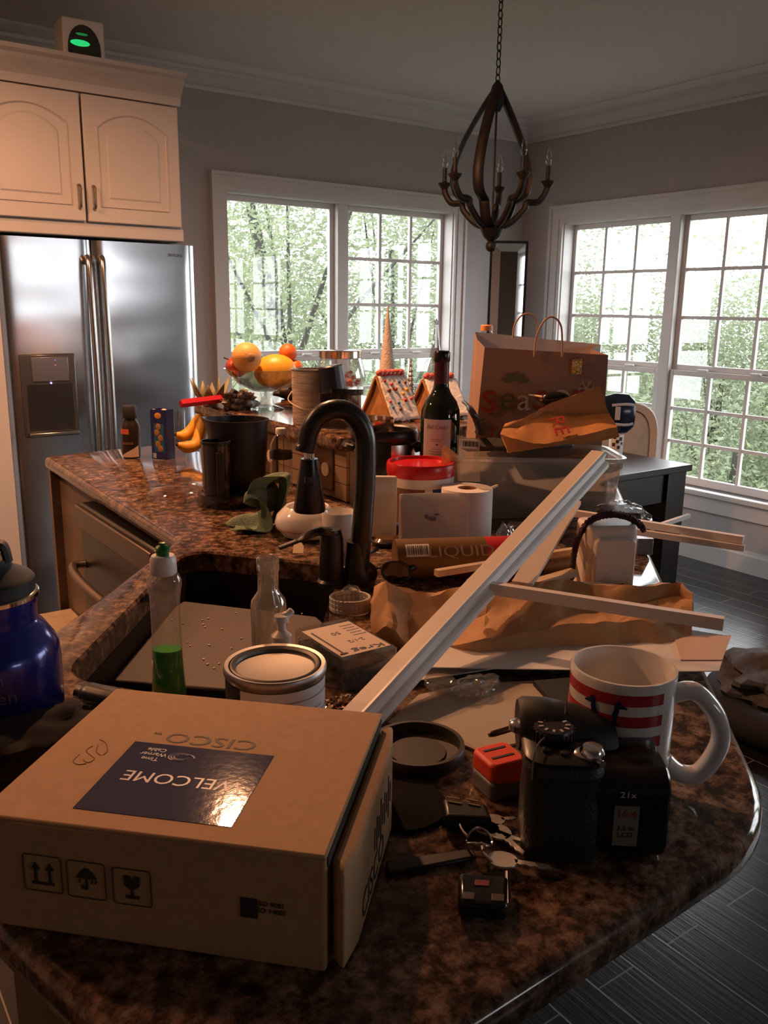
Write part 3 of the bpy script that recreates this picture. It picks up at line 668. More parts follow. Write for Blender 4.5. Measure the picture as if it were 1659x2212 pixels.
def lump(fn_r, n=26, m=14, seed=1, amp=0.25, fr=3.0):
    g = G()
    def f(u, v):
        a, b = 2*math.pi*u, math.pi*(v*0.96+0.02); d = Vector((math.cos(a)*math.sin(b), math.sin(a)*math.sin(b), math.cos(b)))
        k = 1+amp*noise.noise(d*fr+Vector((seed*7.1, 0, 0))); return Vector((d.x*fn_r[0], d.y*fn_r[1], d.z*fn_r[2]))*k
    rs = [[f(i/n, j/m) for i in range(n)] for j in range(m+1)]
    return g.rings(rs)
# pet bed on the floor past the worktop
sp_ = P(1735, 1530, 0.06)
st = thing('pet_bed', 'dark round pet bed on the plank floor past the right end of the worktop', 'pet bed', (sp_.x, sp_.y, 0))
DKC = mat('dark_cushion', (0.018, 0.017, 0.018), 0.85)
g = G(); g.tube([(0.27*math.cos(a), 0.27*math.sin(a), 0.062) for a in [i*math.pi/20 for i in range(40)]], 0.058, 14, loop=True); obj('rim', g, DKC, st)
g = G(); g.lathe([(0.25, 0.0), (0.25, 0.05), (0.15, 0.07), (0.001, 0.075)], n=40); obj('cushion', g, DKC, st)
tag(obj('blanket', lump((0.25, 0.20, 0.09), 44, 22, 3, 0.35, 3.0), mat('grey_brown_fleece', (0.10, 0.085, 0.08), 0.95, noise_amt=0.4, nscale=40)), 'bunched grey brown fleece blanket heaped in the dark pet bed', 'blanket').location = (sp_.x+0.02, sp_.y+0.06, 0.135)

# ================================================================== cardboard box in front
zb_ = 1.012
FR, BR, BL = P(700, 1846, zb_), P(824, 1540, zb_), P(254, 1486, zb_)
ux = (BR-BL); ux.z = 0; W_ = ux.length; ux.normalize(); uy = Vector((-ux.y, ux.x, 0)); D_ = (BR-FR).length
rzb = math.atan2(ux.y, ux.x)
O0 = BR-ux*W_-uy*D_                        # front left corner
bxo = thing('cardboard_box', 'large brown cardboard parcel box with a blue glossy welcome sticker in the foreground', 'box', (O0.x, O0.y, ZC), rzb)
h = zb_-ZC
g = G(); g.b2((0, 0, 0.001), (W_, D_, h-0.004)); obj('body', g, CARD, bxo, bevel=0.002)
g = G(); g.b2((-0.001, -0.002, h-0.004), (W_+0.001, D_, h)); obj('lid', g, CARD, bxo, bevel=0.0018)
g = G(); pr = [(W_+0.001, 0.012), (W_+0.012, 0.0), (W_+0.017, 0.03), (W_+0.017, D_-0.04), (W_+0.010, D_+0.004), (W_+0.001, D_-0.004)]
g.prism(pr, 0.002, h-0.012); obj('side_flap', g, CARD, bxo, bevel=0.004, seg=3)
g = G(); g.b2((W_-0.004, 0.004, h-0.012), (W_+0.001, D_-0.004, h-0.004)); obj('flap_gap', g, INK, bxo, smooth=False)
inv = Matrix.Rotation(-rzb, 4, 'Z') @ Matrix.Translation(-Vector((O0.x, O0.y, ZC)))
def onlid(px, py): return inv @ P(px, py, zb_)
q = [onlid(*p) for p in ((295, 1600), (592, 1636), (495, 1792), (160, 1742))]
x0, x1 = (q[0].x+q[3].x)/2, (q[1].x+q[2].x)/2; y1, y0 = (q[0].y+q[1].y)/2, (q[2].y+q[3].y)/2
BLUE = mat('glossy_blue_sticker', (0.05, 0.055, 0.12), 0.06, bump=0.012, bscale=170, spec=0.6)
sk_ = obj('sticker', G().b2((x0, y0, h), (x1, y1, h+0.0004)), BLUE, bxo, smooth=False, label='blue glossy sticker')
FL = lambda x, y, z: Matrix.Translation((x, y, z)) @ Matrix.Rotation(math.pi, 4, 'Z')
sw, sd = x1-x0, y1-y0
text('WELCOME', 0.02, LIGHTINK, sk_, FL(x0+sw*0.52, y0+sd*0.50, h+0.0005), sw*0.80, ex=0.0001)
text('Time\nWarner\nCable', 0.007, LIGHTINK, sk_, FL(x0+sw*0.20, y0+sd*0.83, h+0.0005), None, ex=0.0001)
for k in range(3):
    pts = [Vector((x0+sw*0.40+(0.011-0.0025*k)*(1-0.10*i/16)*math.cos(i*0.30+k), y0+sd*0.82+(0.006-0.0016*k)*math.sin(i*0.30+k), h+0.0006)) for i in range(15)]
    obj('swirl_logo', G().tube(pts, 0.0006, 5), LIGHTINK, sk_)
cpx = onlid(457, 1601); cl, cr2 = onlid(357, 1597), onlid(556, 1606)
text('CISCO', 0.022, INK, bxo, FL((cl.x+cr2.x)/2, (cl.y+cr2.y)/2, h+0.0002), (cr2-cl).length, ex=0.0001)
tm = onlid(343, 1584); text('TM', 0.005, INK, bxo, FL(tm.x, tm.y, h+0.0002), None, ex=0.0001)
for pl in (((215, 1598), (228, 1605), (232, 1622), (222, 1632)), ((200, 1612), (186, 1622), (196, 1632), (204, 1640), (190, 1648), (180, 1642)), ((172, 1630), (158, 1645), (170, 1652), (186, 1650)), ((212, 1610), (208, 1624), (218, 1632))):
    obj('pencil_scribble', G().tube(curve([onlid(*p)+Vector((0, 0, 0.0002)) for p in pl], 5), 0.0003, 4), mat('pencil', (0.16, 0.09, 0.05), 0.7), bxo)
def onfront(px, py):
    n = -uy; r = ray(px, py); k = (Vector((O0.x, O0.y, 0))-Vector((EYE.x, EYE.y, 0))).dot(n)/Vector((r.x, r.y, 0)).dot(n); return inv @ (EYE+r*k)
def strip(g, a, b, t, y=-0.0008):
    d = (b-a); n = Vector((-d.z, 0, d.x)).normalized()*t/2; A = Vector((a.x, y, a.z)); B = Vector((b.x, y, b.z))
    g.rings([[A+n, A-n, B-n, B+n], [A+n+Vector((0, 0.0006, 0)), A-n+Vector((0, 0.0006, 0)), B-n+Vector((0, 0.0006, 0)), B+n+Vector((0, 0.0006, 0))]])
ics = [((48, 1842), (137, 1930)), ((143, 1856), (231, 1945)), ((242, 1872), (329, 1960))]
for k, (a, b) in enumerate(ics):
    A, B = onfront(*a), onfront(*b); g = G(); cx, cz = (A.x+B.x)/2, (A.z+B.z)/2; hw, hh = (B.x-A.x)/2, (A.z-B.z)/2; s = min(hw, hh)
    V = lambda x, z: Vector((cx+x*s, 0, cz+z*s))
    rr = rrect(2*hw, 2*hh, s*0.15, 3); rr = [Vector((cx+p[0], -0.0006, cz+p[1])) for p in rr]; g.tube(rr, s*0.03, 4, loop=True)
    if k == 0:
        strip(g, V(-0.6, -0.55), V(0.6, -0.55), s*0.14)
        for x in (-0.38, 0.38):
            strip(g, V(x, -0.5), V(x, 0.3), s*0.14); g.rings([[V(x-0.24, 0.22)+Vector((0, -0.0008, 0)), V(x+0.24, 0.22)+Vector((0, -0.0008, 0)), V(x, 0.6)+Vector((0, -0.0008, 0))], [V(x-0.24, 0.22), V(x+0.24, 0.22), V(x, 0.6)]])
    elif k == 1:
        pts = [V(-0.55+1.1*i/10, 0.1+0.55*math.sin(math.pi*i/10)) for i in range(11)]
        g.rings([[p+Vector((0, -0.0008, 0)) for p in pts], pts]); strip(g, V(0, 0.1), V(0, -0.5), s*0.1); strip(g, V(0, -0.5), V(-0.22, -0.45), s*0.1); strip(g, V(-0.22, -0.5), V(-0.22, -0.3), s*0.1)
        for x in (-0.35, 0.3, 0.5): strip(g, V(x, 0.02), V(x-0.02, -0.16), s*0.07)
    else:
        pts = [V(-0.42, 0.62), V(-0.1, 0.62), V(0.02, 0.3), V(0.12, 0.62), V(0.42, 0.62), V(0.40, 0.1), V(0.15, -0.1), V(-0.15, -0.1), V(-0.40, 0.1)]
        g.rings([[p+Vector((0, -0.0008, 0)) for p in pts], pts]); strip(g, V(0, -0.1), V(0, -0.5), s*0.14); strip(g, V(-0.36, -0.55), V(0.36, -0.55), s*0.16)
    obj('printed_symbol', g, INK, bxo, smooth=False)
A, B = onfront(519, 1937), onfront(557, 1984); obj('certificate_mark', G().b2((A.x, -0.0007, B.z), (B.x, 0, A.z)), INK, bxo, smooth=False)
Q1 = onfront(585, 1962); text('ISO 9001\nISO 14001', 0.0052, INK, bxo, UPRIGHT((Q1.x, -0.0004, Q1.z)), None, ex=0.0002)
g = G(); xs = W_+0.0172
for k, hgt in enumerate((0.3, 0.55, 0.3, 0.8, 0.3, 0.55, 0.3, 0.8, 0.3)):
    y = D_*0.42+k*0.0085; g.box((xs, y, h*0.52+0.0), (0.0006, 0.0028, h*0.42*hgt+0.006))
obj('bar_logo', g, INK, bxo, smooth=False)
text('CISCO', 0.03, INK, bxo, Matrix.Translation((xs, D_*0.40, h*0.22)) @ Matrix.Rotation(math.radians(90), 4, 'Z') @ Matrix.Rotation(math.radians(90), 4, 'X'), 0.085, ex=0.0002)

# ================================================================== left foreground: canteen, pouch, handle, soap
cn = P(-2, 1572, ZC)
ct = thing('water_canteen', 'blue metal water canteen with a black cap at the left edge', 'bottle', (cn.x, cn.y, ZC+0.0005), FACE+0.25)
rb = S(137, cn); zsh = zat(cn, 1348)-ZC; zrim = zat(cn, 1290)-ZC; zcap = zat(cn, 1245)-ZC; ztop = zat(cn, 1188)-ZC; rn = S(101, (cn.x, cn.y, ZC+zrim))
BLUEM = mat('blue_enamel', (0.010, 0.018, 0.22), 0.22, 0.3, coat=0.5)
z1 = zat(cn, 1392)-ZC
g = G(); g.lathe([(rb*0.9, 0), (rb*0.98, 0.004), (rb, 0.015), (rb, z1-0.016), (rb*0.985, z1-0.005), (rb*0.95, z1+0.002), (rn*1.12, zsh-0.004), (rn*1.02, zsh), (rn*0.985, zsh+0.003), (rn, zsh+0.006), (rn*0.985, zsh+0.010), (rn, zsh+0.013), (rn, zrim)], n=56); obj('body', g, BLUEM, ct)
g = G(); g.lathe([(rn, zrim-0.002), (rn*1.06, zrim), (rn*1.06, zrim+0.004), (rn, zrim+0.006)], n=48); obj('rim', g, CHROME, ct)
g = G(); g.lathe([(rn*1.0, zrim+0.004), (rn*1.0, zcap-0.004), (rn*0.93, zcap), (rn*0.6, zcap+0.008), (rn*0.50, ztop-0.01), (rn*0.46, ztop-0.012), (0.001, ztop-0.012)], n=40); obj('cap', g, MATTE, ct)
g = G(); g.tube(curve([(rn*0.5, 0, ztop-0.014), (rn*0.40, 0, ztop+0.004), (0, 0, ztop+0.001), (-rn*0.42, 0, ztop+0.006), (-rn*0.5, 0, ztop-0.014)], 6), 0.006, 8, flat=(0.8, 1.6)); obj('cap_loop', g, MATTE, ct)
zk = zat(cn, 1440)-ZC
text('klean\nkanteen', 0.019, mat('grey_print', (0.10, 0.11, 0.20), 0.4), ct, Matrix.Rotation(0.02, 4, 'Z') @ Matrix.Translation((0, -rb-0.0002, zk)) @ Matrix.Rotation(math.radians(90), 4, 'X'), 0.062, bend=rb)
pc = P(62, 1640, ZC)
pm = lump((0.075, 0.045, 0.022), 40, 20, 8, 0.30, 2.2)
o = tag(obj('cloth_pouch', pm, mat('black_fleece', (0.022, 0.016, 0.015), 0.95, noise_amt=0.3, nscale=60)), 'soft black cloth pouch squashed between the cardboard box and the blue canteen', 'pouch'); o.location = (pc.x, pc.y, ZC+0.021); o.rotation_euler = (0, 0, rzb+1.2)
ha, hb = P(172, 1492, ZC+0.014), P(330, 1530, ZC+0.014)
hn = thing('utensil', 'black handled kitchen utensil poking out from behind the cardboard box', 'utensil', (0, 0, 0))
g = G(); g.tube(curve([ha, ha.lerp(hb, 0.12), ha.lerp(hb, 0.5), hb], 6), [0.007]+[0.010]*5+[0.0125]*6+[0.012]*6+[0.009], 12, flat=(0.9, 1.2)); obj('handle', g, BLACK, hn)
obj('blade', G().cyl(hb, hb+(hb-ha).normalized()*0.06, 0.004, n=10), CHROME, hn)
sp0 = P(366, 1503, ZC); k_ = S(1, sp0)
so = thing('dish_soap_bottle', 'clear dish soap bottle with green liquid and a green nozzle beside the sink', 'bottle', (sp0.x, sp0.y, ZC+0.0005), FACE)
Z = lambda py: zat(sp0, py)-ZC
prof = [(34, 1503), (37, 1498), (35, 1470), (33, 1430), (31, 1380), (31, 1320), (32, 1290), (37, 1262), (36, 1250), (29, 1238), (27, 1234)]
g = G(); g.lathe([(r*k_, max(0, Z(y))) for r, y in prof], n=36, sy=0.72, caps=False); obj('body', g, PLASTC, so)
g = G(); g.lathe([(33*k_, 0.001), (35.5*k_, Z(1495)), (33.5*k_, Z(1468)), (31.5*k_, Z(1430)), (30.5*k_, Z(1402)), (0.001, Z(1402))], n=36, sy=0.72); obj('soap_liquid', g, mat('green_soap', (0.01, 0.42, 0.04), 0.15), so)
g = G(); g.lathe([(26*k_, Z(1240)), (28*k_, Z(1236)), (27*k_, Z(1208)), (23*k_, Z(1200)), (0.001, Z(1199))], n=30); obj('cap', g, PWHITE, so)
g = G(); g.lathe([(13*k_, Z(1201)), (14*k_, Z(1188)), (16*k_, Z(1186)), (13*k_, Z(1181)), (7*k_, Z(1178)), (7*k_, Z(1173)), (0.001, Z(1172))], n=22); obj('nozzle', g, mat('green_plastic', (0.0, 0.13, 0.035), 0.35), so)
g = G(); g.grid(lambda u, v: Vector((-31.6*k_*math.cos(0.25+u*0.3)*1.03, -31.6*k_*0.74*math.sin(0.25+u*0.3)*1.03, Z(1470)+v*(Z(1425)-Z(1470)))), 4, 2); obj('label', g, PAPER, so, solid=0.0004)
gb = P(583, 1470, ZC); k_ = S(1, gb); Z = lambda py: zat(gb, py)-ZC
go = thing('glass_bottle', 'empty clear glass bottle with a collared neck standing behind the paint can', 'bottle', (gb.x, gb.y, ZC+0.0005), FACE)
g = G(); pr = [(32, 1470), (35, 1466), (37, 1440), (38, 1310), (36, 1296), (27, 1284), (22, 1275), (22, 1235), (24, 1231), (24, 1206), (21, 1203)]
g.lathe([(r*k_, max(0, Z(y))) for r, y in pr]+[(17*k_, Z(1204)), (17*k_, Z(1270)), (32*k_, Z(1300)), (34*k_, Z(1440)), (30*k_, Z(1462))], n=36, caps=False); obj('body', g, glass('frosty_glass', (0.86, 0.84, 0.80), 0.16, 0.05, 0.14, (0.6, 0.56, 0.5)), go)
pp = P(610, 1500, ZC); k_ = S(1, pp); Z = lambda py: zat(pp, py)-ZC
po = thing('pump_bottle', 'white pump dispenser bottle peeking over the paint can', 'pump bottle', (pp.x, pp.y, ZC+0.0005), FACE+0.5)
g = G(); g.lathe([(24*k_, 0), (27*k_, 0.004), (27*k_, Z(1405)), (20*k_, Z(1388)), (18*k_, Z(1380))], n=28); obj('body', g, PWHITE, po)
g = G(); g.lathe([(21*k_, Z(1384)), (22*k_, Z(1373)), (14*k_, Z(1366)), (9*k_, Z(1362)), (9*k_, Z(1345)), (16*k_, Z(1343)), (15*k_, Z(1330)), (0.001, Z(1327))], n=24); obj('pump_head', g, PWHITE, po)
g = G(); g.tube(curve([(0, 0, Z(1336)), (12*k_, 0, Z(1332)), (26*k_, 0, Z(1322))], 5), [10*k_]*6+[8*k_]*4+[4*k_], 10); obj('spout', g, PWHITE, po)
pcn = P(597, 1592, ZC); Z = lambda py: zat(pcn, py)-ZC
cn_ = thing('paint_can', 'round paint can with a silver lid and white text label behind the cardboard box', 'can', (pcn.x, pcn.y, ZC+0.0005), FACE)
zt = Z(1432); r = S(111, (pcn.x, pcn.y, ZC+zt))
g = G(); g.lathe([(r*0.96, 0), (r*0.985, 0.002), (r*0.985, 0.005), (r*0.96, 0.007), (r*0.96, zt-0.010), (r, zt-0.007), (r, zt-0.002), (r*0.975, zt), (r*0.90, zt-0.001), (r*0.885, zt-0.007), (r*0.80, zt-0.007)], n=64, caps=False); obj('body', g, TIN, cn_)
g = G(); g.lathe([(r*0.80, zt-0.008), (r*0.885, zt-0.006), (r*0.87, zt-0.001), (r*0.84, zt), (r*0.78, zt-0.002), (r*0.765, zt-0.005), (r*0.74, zt-0.0055), (0.001, zt-0.005)], n=64); obj('lid', g, mat('dull_tin', (0.20, 0.185, 0.165), 0.5, 0.9), cn_)
g = G(); R2 = r*0.968
a0, a1 = math.radians(-125), math.radians(15)
g.grid(lambda u, v: Vector((R2*math.cos(a0+u*(a1-a0)), R2*math.sin(a0+u*(a1-a0)), 0.009+v*(zt-0.021))), 30, 2); lb = obj('label', g, mat('can_label', (0.62, 0.63, 0.70), 0.5), cn_)
g = G(); a2 = math.radians(-195)
g.grid(lambda u, v: Vector((R2*math.cos(a2+u*(a0-a2)), R2*math.sin(a2+u*(a0-a2)), 0.009+v*(zt-0.021))), 20, 2); obj('dark_label', g, mat('dark_label', (0.02, 0.02, 0.022), 0.5), cn_)
g = G(); R3 = R2+0.0003
for k in range(11):
    zz = zt-0.024-0.0062*k; b0 = a0+0.12; b1 = a1-0.1-0.5*(k % 3 == 2)
    if k in (1, 5): continue
    g.grid(lambda u, v: Vector((R3*math.cos(b0+u*(b1-b0)), R3*math.sin(b0+u*(b1-b0)), zz+0.0016*v)), 24, 1)
obj('printed_lines', g, mat('label_print', (0.30, 0.29, 0.33), 0.6), lb)
# screw box
zk = 0.958; kq = [P(635, 1357, zk), P(752, 1338, zk), P(852, 1398, zk), P(745, 1434, zk)]
kc = sum(kq, Vector())/4; kx = (kq[1]-kq[0])+(kq[2]-kq[3]); ky = (kq[1]-kq[2])+(kq[0]-kq[3])
kw, kd = (kq[1]-kq[0]).length*0.5+(kq[2]-kq[3]).length*0.5, ((kq[1]-kq[2]).length+(kq[0]-kq[3]).length)/2
kx.z = ky.z = 0
sb = thing('screw_box', 'clear plastic box of dark screws with a printed paper top beside the paint can', 'box', (kc.x, kc.y, ZC), math.atan2(kx.y, kx.x)); hk = zk-ZC
g = G(); roundbox(g, kw, kd, hk, 0.004, (0, 0, 0.0005)); obj('case', g, PLASTC, sb)
obj('screws', G().b2((-kw*0.46, -kd*0.46, 0.002), (kw*0.46, kd*0.46, hk*0.62)), mat('blue_black_screws', (0.012, 0.014, 0.03), 0.35, 0.5, bump=0.8, bscale=160), sb)['kind'] = 'stuff'
lab = obj('label', G().b2((-kw*0.44, -kd*0.40, hk), (kw*0.47, kd*0.40, hk+0.0006)), mat('cream_card', (0.62, 0.50, 0.43), 0.6), sb, smooth=False)
TF = lambda x, y, rz=math.pi: Matrix.Translation((x, y, hk+0.0008)) @ Matrix.Rotation(rz, 4, 'Z')
PI_ = math.pi
text('Kreg', 0.015, mat('navy_print', (0.02, 0.025, 0.06), 0.5), lab, TF(kw*0.12, -kd*0.33), kw*0.55, ex=0.0002)
text('2-1/2', 0.011, INK, lab, TF(kw*0.12, -kd*0.10), None, ex=0.0001); text('50', 0.013, INK, lab, TF(-kw*0.02, kd*0.16), None, ex=0.0001)
g = G(); g.b2((kw*-0.36, -kd*0.34, hk+0.0008), (kw*-0.335, kd*0.30, hk+0.0014)); g.b2((kw*-0.41, -kd*0.355, hk+0.0008), (kw*-0.285, -kd*0.33, hk+0.0014)); obj('screw_drawing', g, INK, lab, smooth=False)
g = G()
for k in range(5): g.b2((kw*0.20, kd*(0.02+0.07*k), hk+0.0007), (kw*(0.44-0.03*(k % 2)), kd*(0.04+0.07*k), hk+0.001))
obj('printed_lines', g, mat('label_print', (0.3, 0.29, 0.33), 0.6), lab, smooth=False)

# ================================================================== mug, camera and small things near the box
mp = P(1325, 1704, ZC); Z = lambda py: zat(mp, py)-ZC; zt = Z(1437); r = S(113, (mp.x, mp.y, ZC+zt))
mg = thing('mug', 'large white mug with red stripes and blue seahorses at the right edge of the worktop', 'mug', (mp.x, mp.y, ZC+0.0005), FACE)
g = G(); g.lathe([(0.001, 0.003), (r*0.80, 0.003), (r*0.84, 0.0), (r*0.93, 0.003), (r*0.985, 0.014), (r*0.985, zt-0.01), (r, zt-0.002), (r*0.985, zt), (r*0.93, zt), (r*0.905, zt-0.004), (r*0.90, 0.02), (r*0.75, 0.009), (0.001, 0.008)], n=64, caps=False); obj('body', g, CERAM, mg)
ha = math.radians(-8); e = Vector((math.cos(ha), math.sin(ha), 0))
hpts = curve([e*r*0.93+Vector((0, 0, zt*0.80)), e*r*1.35+Vector((0, 0, zt*0.83)), e*r*1.78+Vector((0, 0, zt*0.66)), e*r*1.90+Vector((0, 0, zt*0.44)), e*r*1.62+Vector((0, 0, zt*0.20)), e*r*1.25+Vector((0, 0, zt*0.17)), e*r*0.93+Vector((0, 0, zt*0.26))], 8)
obj('handle', G().tube(hpts, 0.0085, 12, flat=(1.0, 1.25)), CERAM, mg)
R2 = r*0.985+0.0004; REDG = mat('red_glaze', (0.42, 0.03, 0.035), 0.2)
g = G(); a0, a1 = math.radians(-205), math.radians(-58)
for k in range(5):
    za = zt-0.009-0.0198*k; g.grid(lambda u, v: Vector((R2*math.cos(a0+u*(a1-a0)), R2*math.sin(a0+u*(a1-a0)), za-v*0.0103)), 40, 1)
obj('red_stripe', g, REDG, mg)
NAVY = mat('navy_glaze', (0.015, 0.015, 0.09), 0.25)
sea = [(-1.0, 0.55), (-0.3, 0.75), (-0.1, 1.0), (0.25, 1.0), (0.55, 0.75), (0.55, 0.35), (0.75, -0.1), (0.6, -0.6), (0.2, -0.95), (-0.15, -0.85), (0.1, -0.75), (0.28, -0.45), (0.1, -0.1), (-0.05, 0.2), (0.0, 0.4), (-0.3, 0.45), (-0.9, 0.42)]
for (aa, fl_) in ((-138, 1), (-108, -1)):
    g = G(); R4 = R2+0.0004; pts = []
    for x, z in sea:
        a = math.radians(aa)+x*0.15*fl_; pts.append(Vector((R4*math.cos(a), R4*math.sin(a), zt-0.027+z*0.0120)))
    g.rings([pts, [p*1.0+Vector((p.x, p.y, 0))*0.006 for p in pts]]); obj('seahorse_print', g, NAVY, mg, smooth=False)
# camera
c0 = P(1212, 1868, ZC); k_ = S(1, c0); Z = lambda py: zat(c0, py)-ZC
cm = thing('camera', 'black bridge camera standing on the worktop in front of the striped mug', 'camera', (c0.x, c0.y, ZC+0.0005), FACE-0.05)
gw, gh, gd = 172*k_, Z(1668), 0.058
g = G()
def ring(z, w, d0, d1, x0=0): 
    a = rrect(w, d1-d0, min(w, d1-d0)*0.28, 5); return [Vector((x0+p[0], (d0+d1)/2+p[1], z)) for p in a]
g.rings([ring(0, gw*0.92, 0.002, gd), ring(0.004, gw*0.97, 0, gd), ring(gh*0.55, gw*0.98, 0.0, gd), ring(gh*0.78, gw*0.93, 0.004, gd), ring(gh*0.92, gw*1.0, 0.0, gd), ring(gh, gw*0.96, 0.003, gd)])
obj('grip', g, mat('grip_rubber', (0.014, 0.014, 0.016), 0.55, bump=0.3, bscale=400), cm)
g = G(); g.rings([ring(gh-0.001, gw*0.98, 0.004, gd+0.012), ring(gh+0.003, gw*0.98, 0.004, gd+0.012), ring(gh+0.005, gw*0.90, 0.010, gd+0.010)]); obj('top_plate', g, BLACK, cm)
dl = Vector((-gw*0.08, gd*0.80, gh+0.003))
g = G(); g.lathe([(0.017, 0), (0.0175, 0.010), (0.016, 0.013), (0.001, 0.0135)], dl, 36)
for k in range(24): g.box((dl.x+0.0175*math.cos(k*math.pi/12), dl.y+0.0175*math.sin(k*math.pi/12), dl.z+0.006), (0.0018, 0.0018, 0.010), k*math.pi/12)
md = obj('mode_dial', g, BLACK, cm)
g = G()
for k in range(11): a = k*2*math.pi/11; g.box((dl.x+0.0115*math.cos(a), dl.y+0.0115*math.sin(a), dl.z+0.0137), (0.004, 0.002, 0.0006), a)
obj('dial_marks', g, LIGHTINK, md, smooth=False)
g = G(); g.lathe([(0.010, 0), (0.0105, 0.005), (0.008, 0.009), (0.001, 0.0095)], (gw*0.34, 0.018, gh+0.004), 20); obj('shutter_button', g, CHROME, cm)
g = G(); g.lathe([(0.012, 0), (0.013, 0.004), (0.010, 0.006)], (gw*0.30, 0.022, gh+0.002), 20); g.cyl((gw*0.40, 0.012, gh+0.003), (gw*0.44, 0.006, gh+0.004), 0.003, n=10); obj('zoom_ring', g, CHROME, cm)
for x, y in ((-0.014, 0.022), (0.0, 0.018), (0.014, 0.030)):
    g = G(); g.lathe([(0.004, 0), (0.004, 0.003), (0.001, 0.0035)], (x, y, gh+0.0045), 12); obj('button', g, BLACK, cm)
g = G(); g.lathe([(0.0085, 0), (0.009, 0.006), (0.006, 0.008), (0.001, 0.008)], (-gw*0.50, gd+0.004, gh+0.003), 18); obj('chrome_button', g, CHROME, cm)
# lens barrel runs to the right
lx0, lx1 = gw*0.47, gw*0.47+0.054; ly, lz, lr = 0.044, 0.040, 0.0385
g = G(); M_ = Matrix.Translation((0, ly, lz)) @ Matrix.Rotation(math.radians(90), 4, 'Y')
def bar_ring(x, r): 
    a = rrect(2*r, 2*r, r*0.45, 6); return [Vector((x, ly+p[0], lz+p[1])) for p in a]
g.rings([bar_ring(lx0-0.01, lr*0.96), bar_ring(lx0, lr), bar_ring(lx1-0.020, lr), bar_ring(lx1-0.018, lr*1.02), bar_ring(lx1-0.002, lr*1.02), bar_ring(lx1, lr*0.98)]); lbn = obj('lens_barrel', g, mat('gloss_black', (0.010, 0.010, 0.012), 0.18), cm)
yf = ly-lr-0.0004
g = G(); g.b2((lx0+0.010, yf, 0.016), (lx0+0.030, yf+0.001, 0.052)); st_ = obj('spec_label', g, mat('spec_label', (0.20, 0.18, 0.14), 0.5), lbn, smooth=False)
text('16.4', 0.0085, mat('red_print', (0.25, 0.03, 0.02), 0.5), st_, UPRIGHT((lx0+0.020, yf-0.0003, 0.045)), 0.015, ex=0.0001)
text('3.5 in\nLCD', 0.006, INK, st_, UPRIGHT((lx0+0.020, yf-0.0003, 0.029)), 0.014, ex=0.0001)
text('21x', 0.0075, LIGHTINK, lbn, UPRIGHT((lx0+0.020, yf-0.0002, 0.062)), 0.013, ex=0.0001)
# viewfinder / flash hump
g = G(); hx0, hx1 = -gw*0.50, gw*0.80; hz = gh-0.014; HY = gd+0.016
def hr(x, r, zc): return [Vector((x, HY+1.15*r*math.cos(a), zc+r*math.sin(a))) for a in [i*math.pi/12 for i in range(24)]]
g.rings([hr(hx0, 0.021, hz+0.016), hr(hx0+0.004, 0.0235, hz+0.016), hr(hx0+0.026, 0.0235, hz+0.016), hr(hx0+0.03, 0.026, hz+0.012), hr(hx1-0.03, 0.029, hz+0.004), hr(hx1-0.004, 0.026, hz-0.004), hr(hx1, 0.022, hz-0.004)]); obj('viewfinder', g, MATTE, cm)
g = G(); g.lathe([(0.007, 0), (0.007, 0.003), (0.001, 0.003)], mtx=Matrix.Translation((hx1-0.008, HY-0.026, hz-0.006)) @ Matrix.Rotation(math.radians(90), 4, 'X'), n=16); obj('strap_lug', g, CHROME, cm)
# strap thread over the viewfinder
g = G(); g.tube(curve([(gw*0.12, HY-0.004, hz+0.0405), (gw*0.02, HY-0.028, hz+0.022), (-gw*0.22, gd*0.55, gh+0.012), (-gw*0.38, 0.012, gh+0.010), (-gw*0.42, 0.002, gh-0.01)], 6), 0.0008, 6); obj('wrist_cord', g, mat('grey_cord', (0.10, 0.09, 0.08), 0.8), cm)
# travel adapter
ap = P(1075, 1705, ZC); Z = lambda py: zat(ap, py)-ZC; aw = S(88, ap); ah = Z(1628)
ad = thing('travel_adapter', 'orange red and grey cube plug adapter with two slots beside the camera', 'plug adapter', (ap.x, ap.y, ZC+0.0005), FACE+0.45)
g = G(); roundbox(g, aw, aw, ah*0.50, 0.007, (0, 0, 0)); obj('base', g, mat('grey_plastic', (0.16, 0.155, 0.16), 0.4), ad, bevel=0.003)
g = G(); a = rrect(aw, aw, 0.007)
g.rings([[Vector((p[0], p[1], ah*(0.50 if p[0]*0.5+p[1]*0.3 < 0 else 0.34))) for p in a], [Vector((p[0], p[1], ah)) for p in a]]); top = obj('cover', g, mat('orange_red', (0.85, 0.085, 0.035), 0.4), ad, bevel=0.003)
g = G()
for q in (-0.16, 0.22): g.box((0, aw*q, ah), (aw*0.62, aw*0.07, 0.0012))
obj('slot', g, INK, ad, smooth=False)
# thin metal pen behind it
pa, pb = P(1056, 1588, ZC+0.022), P(1150, 1560, ZC+0.026)
tag(obj('pen', G().tube([pa, pa.lerp(pb, 0.1), pb], [0.002, 0.0033, 0.0033], 10), mat('gold_black', (0.10, 0.07, 0.04), 0.2, 0.8)), 'thin dark pen with a golden shine leaning behind the orange adapter', 'pen')
